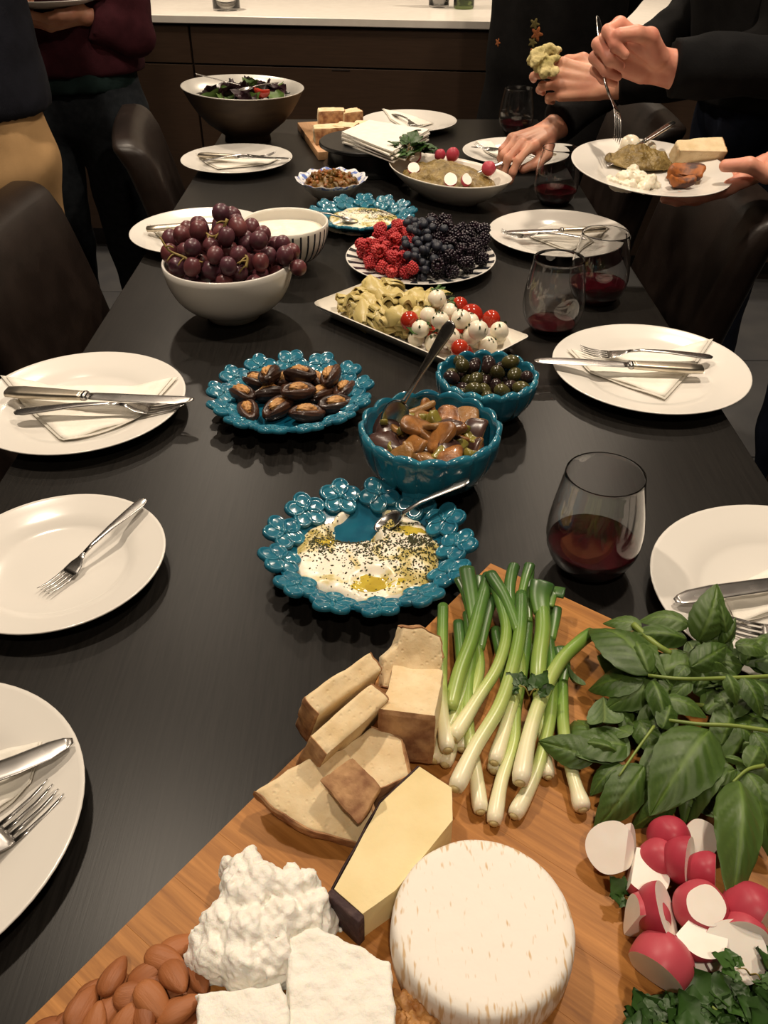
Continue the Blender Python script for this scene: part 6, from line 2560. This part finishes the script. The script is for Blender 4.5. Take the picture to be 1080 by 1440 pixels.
def person(label, c, head_dir, hgt, arms, skin, top, bottom, lean=0.0, hem=.93, hands=(True, True), under=None, build=1.0, hair='short', long_top=None, sleeve_end=.0, legs=True):
    """arms: {'r'/'l': dict(sh, el, wr, x, back, curls, thumb)} with world points; c standing point, head_dir heading."""
    k = hgt / 1.75
    P = lambda f, l, u: mir((f + lean * max(0, u - .95), l * build, u * k), c, head_dir)
    root = thing('person', label, 'person', (c[0], c[1], 0))
    org = Vector((c[0], c[1], 0))
    # --- body: one skin mesh - head, neck, trunk, arms with hands, legs
    sh = {'r': arms['r']['sh'], 'l': arms['l']['sh']}
    core = []
    hc = P(.02, 0, 1.60)
    core += [(P(.0, 0, 1.62), P(.015, 0, 1.66), .088 * k, .086 * k), (P(.045, 0, 1.55), P(.03, 0, 1.60), .060 * k, .074 * k), (P(.06, 0, 1.525), P(.05, 0, 1.54), .040 * k, .048 * k),
             (P(.098, 0, 1.605), P(.104, 0, 1.580), .010 * k, .014 * k), (P(.088, -.018, 1.548), P(.088, .018, 1.548), .010 * k, .010 * k),
             (P(.010, .083, 1.61), P(.004, .084, 1.58), .016 * k, .011 * k), (P(.010, -.083, 1.61), P(.004, -.084, 1.58), .016 * k, .011 * k),
             (P(.084, .032, 1.632), P(.084, -.032, 1.632), .013 * k, .013 * k), (P(-.01, 0, 1.52), P(-.01, 0, 1.44), .055 * k, .058 * k)]
    trunk = [(P(0, 0, 1.42), P(.01, 0, 1.10), .105 * k, .10 * k), (P(0, .07, 1.36), P(0, .06, 1.0), .095 * k, .095 * k), (P(0, -.07, 1.36), P(0, -.06, 1.0), .095 * k, .095 * k), (P(0, .06, .95), P(0, -.06, .95), .085 * k, .085 * k)]
    legp = []
    for s_ in (1, -1):
        legp += [(P(0, .085 * s_, .90), P(.01, .09 * s_, .50), .078 * k, .052 * k), (P(.01, .09 * s_, .50), P(-.01, .09 * s_, .09), .048 * k, .033 * k), (P(-.02, .09 * s_, .05), P(.13, .10 * s_, .035), .036 * k, .028 * k)]
    armp = []
    for q in ('r', 'l'):
        a = arms[q]
        armp += [(tuple(a['sh']), tuple(a['el']), .048 * k, .038 * k)]
        e, w_ = Vector(a['el']), Vector(a['wr'])
        armp += [(tuple(e), tuple(e.lerp(w_, .8)), .038 * k, .026 * k), (tuple(P(0, 0, 1.40)), tuple(a['sh']), .06 * k, .052 * k)]
    parts = [sdf_mesh(core, .008, .008), sdf_mesh(trunk + legp + armp, .016, .014)]
    for q in ('r', 'l'):
        a = arms[q]
        M = hand_frame(a['wr'], a['x'], a['back'])
        pr, tips = hand_prims(M, q == 'r', a['curls'], a['thumb'], a.get('splay', .06), a.get('s', 1.0))
        pr += forearm(a['wr'], Vector(a['wr']).lerp(Vector(a['el']), .5), a['x'], M.to_3x3() @ Vector((0, 1, 0)), a.get('s', 1.0))
        parts.append(sdf_mesh(pr, a.get('res', .0026), .0022))
        a['tips'] = tips
    V, F = joined(parts)
    mesh_obj('body', V - np.array(org), F, skin, root)
    # nails
    for q in ('r', 'l'):
        if not arms[q].get('nails'):
            continue
        for p, d, up in arms[q]['tips']:
            y = up.cross(d)
            M = Matrix.Translation(p - org) @ Matrix((d, y, up)).transposed().to_4x4()
            V, F = ico(2)
            mb = MB().add(V * (.0062, .0052, .0016), F, 0, M)
            mb.build('fingernail', NAIL, root)
    # --- face and hair
    for s_ in (1, -1):
        V, F = ico(2)
        o = mesh_obj('eye', V * .0115 * k + np.array(P(.078, .031 * s_, 1.615) - org), F, PAPER, root)
    hr = [(P(-.012, 0, 1.66), P(-.005, 0, 1.685), .094 * k, .088 * k), (P(-.04, 0, 1.62), P(-.03, 0, 1.58), .080 * k, .072 * k)]
    if hair == 'long':
        hr += [(P(-.03, s_ * .06, 1.62), P(-.045, s_ * .07, 1.42), .045 * k, .035 * k) for s_ in (1, -1)] + [(P(-.06, 0, 1.6), P(-.085, 0, 1.38), .06 * k, .05 * k)]
    V, F = sdf_mesh(hr, .010, .008, cloth_extra(5, .004, 160))
    mesh_obj('hair', V - np.array(org), F, HAIRD, root)
    # --- top with sleeves
    tp = [(P(0, .075, 1.36), P(-.006, .078, hem), .118 * k * build, .130 * k * build), (P(0, -.075, 1.36), P(-.006, -.078, hem), .118 * k * build, .130 * k * build), (P(.01, 0, 1.38), P(.01, 0, hem), .128 * k * build, .132 * k * build)]
    if long_top:
        tp += [(P(0, s_ * .07, 1.0), P(.0, s_ * .11, long_top), .12 * k, .14 * k) for s_ in (1, -1)] + [(P(0, 0, 1.0), P(0, 0, long_top), .13, .15)]
    seed = sum(map(ord, label)) % 97
    for q in ('r', 'l'):
        a = arms[q]
        w_ = Vector(a['wr']); e = Vector(a['el'])
        x = (w_ - e).normalized()
        cuff = w_ - x * (.018 + a.get('cuff', 0))
        tp += [(tuple(P(0, 0, 1.39)), tuple(a['sh']), .085 * k, .074 * k)]
        sl = [(tuple(a['sh']), tuple(e), .072 * k, .058 * k), (tuple(e), tuple(cuff + x * .05), .056 * k, a.get('cr', .040) * k)]
        cs = cloth_extra(seed + 3, .005, 34)
        V, F = sdf_mesh(sl, .009, .008, lambda D, X, Y, Z: np.maximum(cs(D, X, Y, Z), (X - cuff.x) * x.x + (Y - cuff.y) * x.y + (Z - cuff.z) * x.z))
        mesh_obj('sleeve', V - np.array(org), F, top, root)
    ce = cloth_extra(seed, .0045)
    zc = (long_top or hem) * k

    def ex(D, X, Y, Z):
        D = ce(D, X, Y, Z)
        D = np.maximum(D, zc - .03 - Z)                    # clean hem
        return D
    V, F = sdf_mesh(tp, .011, .010, ex)
    mesh_obj('sweater', V - np.array(org), F, top, root)
    if under:
        V, F = sdf_mesh([(P(0, .07, 1.05), P(.005, .07, hem - .04), .112 * k, .116 * k), (P(0, -.07, 1.05), P(.005, -.07, hem - .04), .112 * k, .116 * k), (P(0, 0, 1.05), P(.01, 0, hem - .04), .12 * k, .124 * k)], .011, .01,
                        lambda D, X, Y, Z: np.maximum(cloth_extra(3, .003)(D, X, Y, Z), hem * k - .068 - Z))
        mesh_obj('shirt', V - np.array(org), F, under, root)
    # --- trousers and shoes
    lp = [(P(-.01, .075, .97), P(-.015, .085, .85), .108 * k * build, .118 * k * build), (P(-.01, -.075, .97), P(-.015, -.085, .85), .108 * k * build, .118 * k * build), (P(-.0, 0, .97), P(0, 0, .88), .112 * k * build, .112 * k * build)]
    for s_ in (1, -1):
        lp += [(P(0, .09 * s_, .84), P(.012, .095 * s_, .48), .098 * k * build, .070 * k), (P(.012, .095 * s_, .48), P(-.01, .095 * s_, .08), .066 * k, .056 * k)]
    V, F = sdf_mesh(lp, .012, .009, lambda D, X, Y, Z: np.maximum(cloth_extra(seed + 11, .007, 24)(D, X, Y, Z), .055 - Z))
    mesh_obj('trousers', V - np.array(org), F, bottom, root)
    for s_ in (1, -1):
        V, F = sdf_mesh([(P(-.04, .095 * s_, .045), P(.05, .097 * s_, .045), .042, .043), (P(.05, .097 * s_, .04), P(.15, .105 * s_, .036), .043, .034), (P(-.03, .095 * s_, .06), P(-.02, .095 * s_, .09), .044, .043)], .008, .008, lambda D, X, Y, Z: np.maximum(D, .002 - Z))
        mesh_obj('shoe', V - np.array(org), F, SHOE, root)
    return root


RELAX = [(.35, .45, .3), (.4, .5, .3), (.45, .5, .3), (.5, .5, .3)]
TH0 = [(.045, .048, -.016), (.072, .056, -.026), (.094, .056, -.034)]


def hang(c, d, q, hgt, fwd=.04):
    """A relaxed arm hanging at the side."""
    s_ = 1 if q == 'l' else -1
    k = hgt / 1.75
    sh = mir((0, .185 * s_, 1.40 * k), c, d); el = mir((-.02, .235 * s_, 1.10 * k), c, d); wr = mir((fwd, .235 * s_, .86 * k), c, d)
    x = (wr - el).normalized()
    back = mir((0, s_, 0), (0, 0), d)
    return dict(sh=sh, el=el, wr=wr, x=x, back=back, curls=RELAX, thumb=TH0, res=.004)


# the guest at right who holds a plate and a fork
dP = PI
cP = (.79, 1.25)
plate_c = Vector((.452, 1.49, .905))
wrR = cam_pt(922, 92, 1.46)
fork_a, fork_b = cam_pt(842, 22, 1.435), cam_pt(876, 195, 1.405)
fk = lay(make_fork('fork held upright in a fist over the held plate of food'), fork_a, fork_b, .196, up=(-.7, .7, 0))
xr = (cam_pt(822, 36, 1.42) - wrR).normalized()
grip = [(1.05, 1.15, .6), (1.15, 1.25, .7), (1.2, 1.25, .7), (1.25, 1.2, .7)]
thR = [(.046, .044, -.022), (.074, .048, -.040), (.098, .040, -.050)]
wrL = cam_pt(1096, 232, 1.40)
xl = (cam_pt(985, 279, 1.42) - wrL).normalized()
rP = person('person in black sweater at right holding a plate of food and a fork', cP, dP, 1.76, {
    'r': dict(sh=Vector((.80, 1.44, 1.41)), el=Vector((.83, 1.62, 1.05)), wr=wrR, x=xr, back=(.15, .85, .40), curls=grip, thumb=thR, nails=False, s=1.08, cuff=.012, cr=.046),
    'l': dict(sh=Vector((.80, 1.06, 1.41)), el=Vector((.87, 1.22, 1.02)), wr=wrL, x=xl, back=(.05, -.35, -.93), curls=[(.10, .22, .15), (.12, .22, .15), (.14, .25, .15), (.2, .3, .2)],
              thumb=[(.040, .050, .004), (.066, .058, -.022), (.096, .048, -.034)], nails=False, splay=.10, s=1.03, cuff=.012, cr=.046)},
    SKINP, BLACKF, NAVYJ, hem=.92, hair='short')
hp = make_plate('dinner_plate', 'white dinner plate of mixed food held by the person at right', group='white plates laid along the table')
hp.location = plate_c
hp.rotation_euler = (.085, .05, 0)
HM = Matrix.Translation(plate_c) @ Euler((.085, .05, 0)).to_matrix().to_4x4()


def plate_pt(px, py, lift=.008):
    """Where the sight line of a pixel meets the held plate's plane, lifted along its normal."""
    n = HM.to_3x3() @ Vector((0, 0, 1))
    p0 = plate_c + n * lift
    o = Vector((0, 0, CAMZ)); d = cam_pt(px, py, 1.0) - o
    return o + d * ((p0 - o).dot(n) / d.dot(n))


HR = HM.to_3x3()
o = tag(mound(.060, .006, .024, BABA, 'eggplant_dip', 72, 30, .0055, 9, zb=.001, freq=210, xy=(1, .7)), 'heap of olive brown eggplant dip on the held plate', 'dip')
o.location = plate_pt(897, 232, .006); o.rotation_euler = HR.to_euler()
pr = []
for x, y, z, r in ((862, 256, .012, .010), (878, 250, .014, .014), (895, 250, .014, .014), (912, 256, .014, .012), (905, 264, .010, .012), (885, 262, .010, .012), (870, 262, .008, .008), (856, 252, .008, .006), (922, 262, .008, .007), (890, 240, .016, .010)):
    q = plate_pt(x, y, z)
    r = min(r, z * .95); pr.append((tuple(q), tuple(q + HR @ Vector((.002, 0, 0))), r, r))
V, F = sdf_mesh(pr, .002, .002, lambda D, X, Y, Z: lumps(D, X, Y, Z, 260, .0012, 9))
c_ = V.mean(0)
o = tag(mesh_obj('soft_cheese', V - c_, F, MOZZ), 'lump of soft white cheese at the front of the held plate', 'cheese')
o.location = c_
for px, py, sc_, lab in ((886, 197, 1.25, 'artichoke pale ball speared by the fork on the held plate'), (913, 201, .85, 'white mozzarella ball behind the dip on the held plate')):
    MZ.place(plate_pt(px, py + 8, .024), sc=sc_, label=lab, group=False)
q = plate_pt(976, 226, .010)
bread('bread_slice', 'thick bread slice on the held plate', [(-.046, -.016), (.042, -.018), (.042, .020), (-.046, .012)], .034, (1,), Matrix.Translation(q) @ HR.to_4x4() @ Euler((.35, 0, .12)).to_matrix().to_4x4(), 91, group='bread on the held plate')
VEG = mat('roasted_pepper', lin(160, 92, 38), lin(70, 38, 26), 55, 3, lo=.42, hi=.58, rough=.55)
VR = Kind('roasted_vegetable', 'vegetable', 'roasted vegetables on the held plate', [chunk(.056, .032, .022, 95, .5), chunk(.046, .018, .016, 96, .8)], [VEG, EGGSK])
VR.place(plate_pt(963, 248, .014), (HR @ Euler((.4, .1, -.5)).to_matrix()).to_4x4(), 1.1, label='dark skinned roasted vegetable piece on the held plate', k=0)
VR.place(plate_pt(955, 260, .012), (HR @ Euler((.2, .1, .3)).to_matrix()).to_4x4(), 1.0, label='orange roasted vegetable strip at the edge of the held plate', k=1)
kn = make_knife('knife resting across the held plate behind the bread', STEEL)
lay(kn, plate_pt(942, 216, .02) + Vector((.004, .02, .044)), plate_pt(852, 236, .006), .2225)

# the guest behind, serving himself with a spoon and holding a bite of bread
cS = (.86, 2.12)
wrS = cam_pt(768, 187, 1.90)
tipS = cam_pt(678, 222, 1.79)
xs_ = (tipS - wrS).normalized()
wrB = cam_pt(848, 118, 1.74)
xb = (cam_pt(770, 106, 1.74) - wrB).normalized()
pinch = [(.55, .65, .35), (.62, .7, .4), (.75, .8, .45), (.85, .85, .5)]
thP = [(.048, .044, -.018), (.076, .042, -.034), (.102, .030, -.044)]
rS = person('person in black sweater reaching with a serving spoon and holding bread', cS, PI, 1.78, {
    'r': dict(sh=Vector((.82, 2.30, 1.40)), el=Vector((.74, 2.32, 1.05)), wr=wrS, x=xs_, back=(-.15, -.42, .88), curls=[(.45, .65, .35), (.55, .75, .4), (.65, .85, .45), (.7, .9, .5)], thumb=thP, s=1.0, cuff=.02, cr=.045),
    'l': dict(sh=Vector((.82, 1.93, 1.40)), el=Vector((.80, 1.90, 1.03)), wr=wrB, x=xb, back=(.1, -.85, .35), curls=pinch, thumb=thP, s=1.0, cuff=.01, cr=.044)},
    SKIN, BLACK2, NAVYJ, hem=.92, lean=.25)
sp = make_spoon('serving spoon in the reaching hand, dipped into the oval dish', .2)
lay(sp, cam_pt(728, 222, 1.87), cam_pt(636, 263, 1.80), .2, up=(0, -.4, .9))
HBR = mat('bitten_bread', lin(206, 190, 136), lin(168, 156, 96), 40, 5, rough=.8, bump=.8, bscale=140, bdist=.003)
pr = []
g = random.Random(9)
for i in range(16):
    a = cam_pt(762 + g.uniform(-16, 18), 88 + g.uniform(-20, 20), 1.72 + g.uniform(-.008, .008))
    pr.append((tuple(a), tuple(a + Vector((.008, 0, .004))), g.uniform(.006, .011), g.uniform(.006, .010)))
V, F = sdf_mesh(pr, .0022, .002, lambda D, X, Y, Z: lumps(D, X, Y, Z, 240, .0012, 19))
c_ = V.mean(0)
o = tag(mesh_obj('bread_bite', V - c_, F, HBR), 'torn piece of bread with green spread held in the raised hand', 'bread')
o.location = c_

# the guest in the dark cardigan beyond the table end
cF = (.535, 3.02)
rF = person('person in long dark cardigan with small flower print beyond the table end', cF, PI * 1.25, 1.66, {q: dict(sh=mir((0, .17 * s_, 1.33), cF, PI * 1.25), el=mir((-.12, .20 * s_, 1.08), cF, PI * 1.25), wr=mir((-.21, .07 * s_, .96), cF, PI * 1.25), x=mir((-.1, -s_, -.3), (0, 0), PI * 1.25), back=mir((-1, 0, 0), (0, 0), PI * 1.25), curls=RELAX, thumb=TH0, res=.004) for q, s_ in (('r', -1), ('l', 1))}, SKIN, BLACK2, JEANS, hem=.90, long_top=.62, build=1.15, hair='long')
FLO = mat('printed_flower_orange', lin(150, 90, 40), lin(120, 60, 34), 300, rough=.9)
FLO2 = mat('printed_leaf_olive', lin(90, 80, 40), rough=.9)
from mathutils.bvhtree import BVHTree
sw = next(ch for ch in rF.children if ch.name.startswith('sweater'))
tree = BVHTree.FromPolygons([v.co.copy() for v in sw.data.vertices], [tuple(p.vertices) for p in sw.data.polygons])
for px, py, r, m_ in ((752, 34, .013, FLO2), (755, 48, .016, FLO), (749, 60, .012, FLO2), (751, 74, .012, FLO), (746, 88, .010, FLO2), (690, 20, .010, FLO2), (700, 60, .010, FLO)):
    o0 = Vector((0, 0, CAMZ)) - rF.location
    hit, n_, _, _ = tree.ray_cast(o0, (cam_pt(px, py, 1) - Vector((0, 0, CAMZ))).normalized())
    if hit is None:
        continue
    V, F = lathe([(0, .0012), (.6, .0012), (1.0, .0006), (1.0, -.002), (0, -.002)], 30, lambda t, rr_, z, i: (rr_ * r * (1 + .35 * math.cos(5 * t)), z))
    M = Matrix.Translation(hit) @ n_.to_track_quat('Z', 'Y').to_matrix().to_4x4()
    mb = MB().add(V, F, 0, M)
    mb.build('printed_flower', m_, rF)
# the two guests at left
cK = (-.852, 1.78)
dK = PI * .5
person('person in navy sweater and khaki trousers at the left edge', cK, dK, 1.78, {'r': dict(sh=mir((0, -.185, 1.42), cK, dK), el=mir((.10, -.20, 1.24), cK, dK), wr=mir((.33, -.08, 1.32), cK, dK), x=mir((.8, .5, .1), (0, 0), dK), back=mir((0, -.6, -.6), (0, 0), dK), curls=RELAX, thumb=TH0, res=.004), 'l': hang(cK, dK, 'l', 1.78)}, SKIN, NAVYF, KHAKI, hem=.965, build=.97)
cM = (-.84, 2.48)
wrM = cam_pt(122, 26, 2.06)
xm = (cam_pt(56, 36, 2.03) - wrM).normalized()
dM = -PI * .5
am = hang(cM, dM, 'r', 1.66)
am.update(el=Vector((-1.06, 2.40, 1.03)), wr=cam_pt(-20, 30, 2.08), x=Vector((.8, -.5, 0)), back=(0, -.3, -.9))
person('person in maroon sweater and dark jeans holding a plate at left', cM, dM, 1.66, {
    'r': am,
    'l': dict(sh=Vector((-.655, 2.48, 1.33)), el=Vector((-.640, 2.44, 1.00)), wr=wrM, x=xm, back=(.1, -.55, -.82), curls=[(.35, .6, .4), (.4, .6, .4), (.45, .65, .4), (.5, .7, .4)], thumb=[(.040, .040, .006), (.064, .046, .006), (.086, .040, .004)], cuff=-.012, cr=.042)},
    SKIN, MAROON, JEANS, hem=.988, under=TEAL, hair='long')
hp2 = make_plate('dinner_plate', 'white plate carried by the person in the maroon sweater', group='white plates laid along the table')
hp2.location = cam_pt(72, 4, 2.06) + Vector((0, 0, -.006))
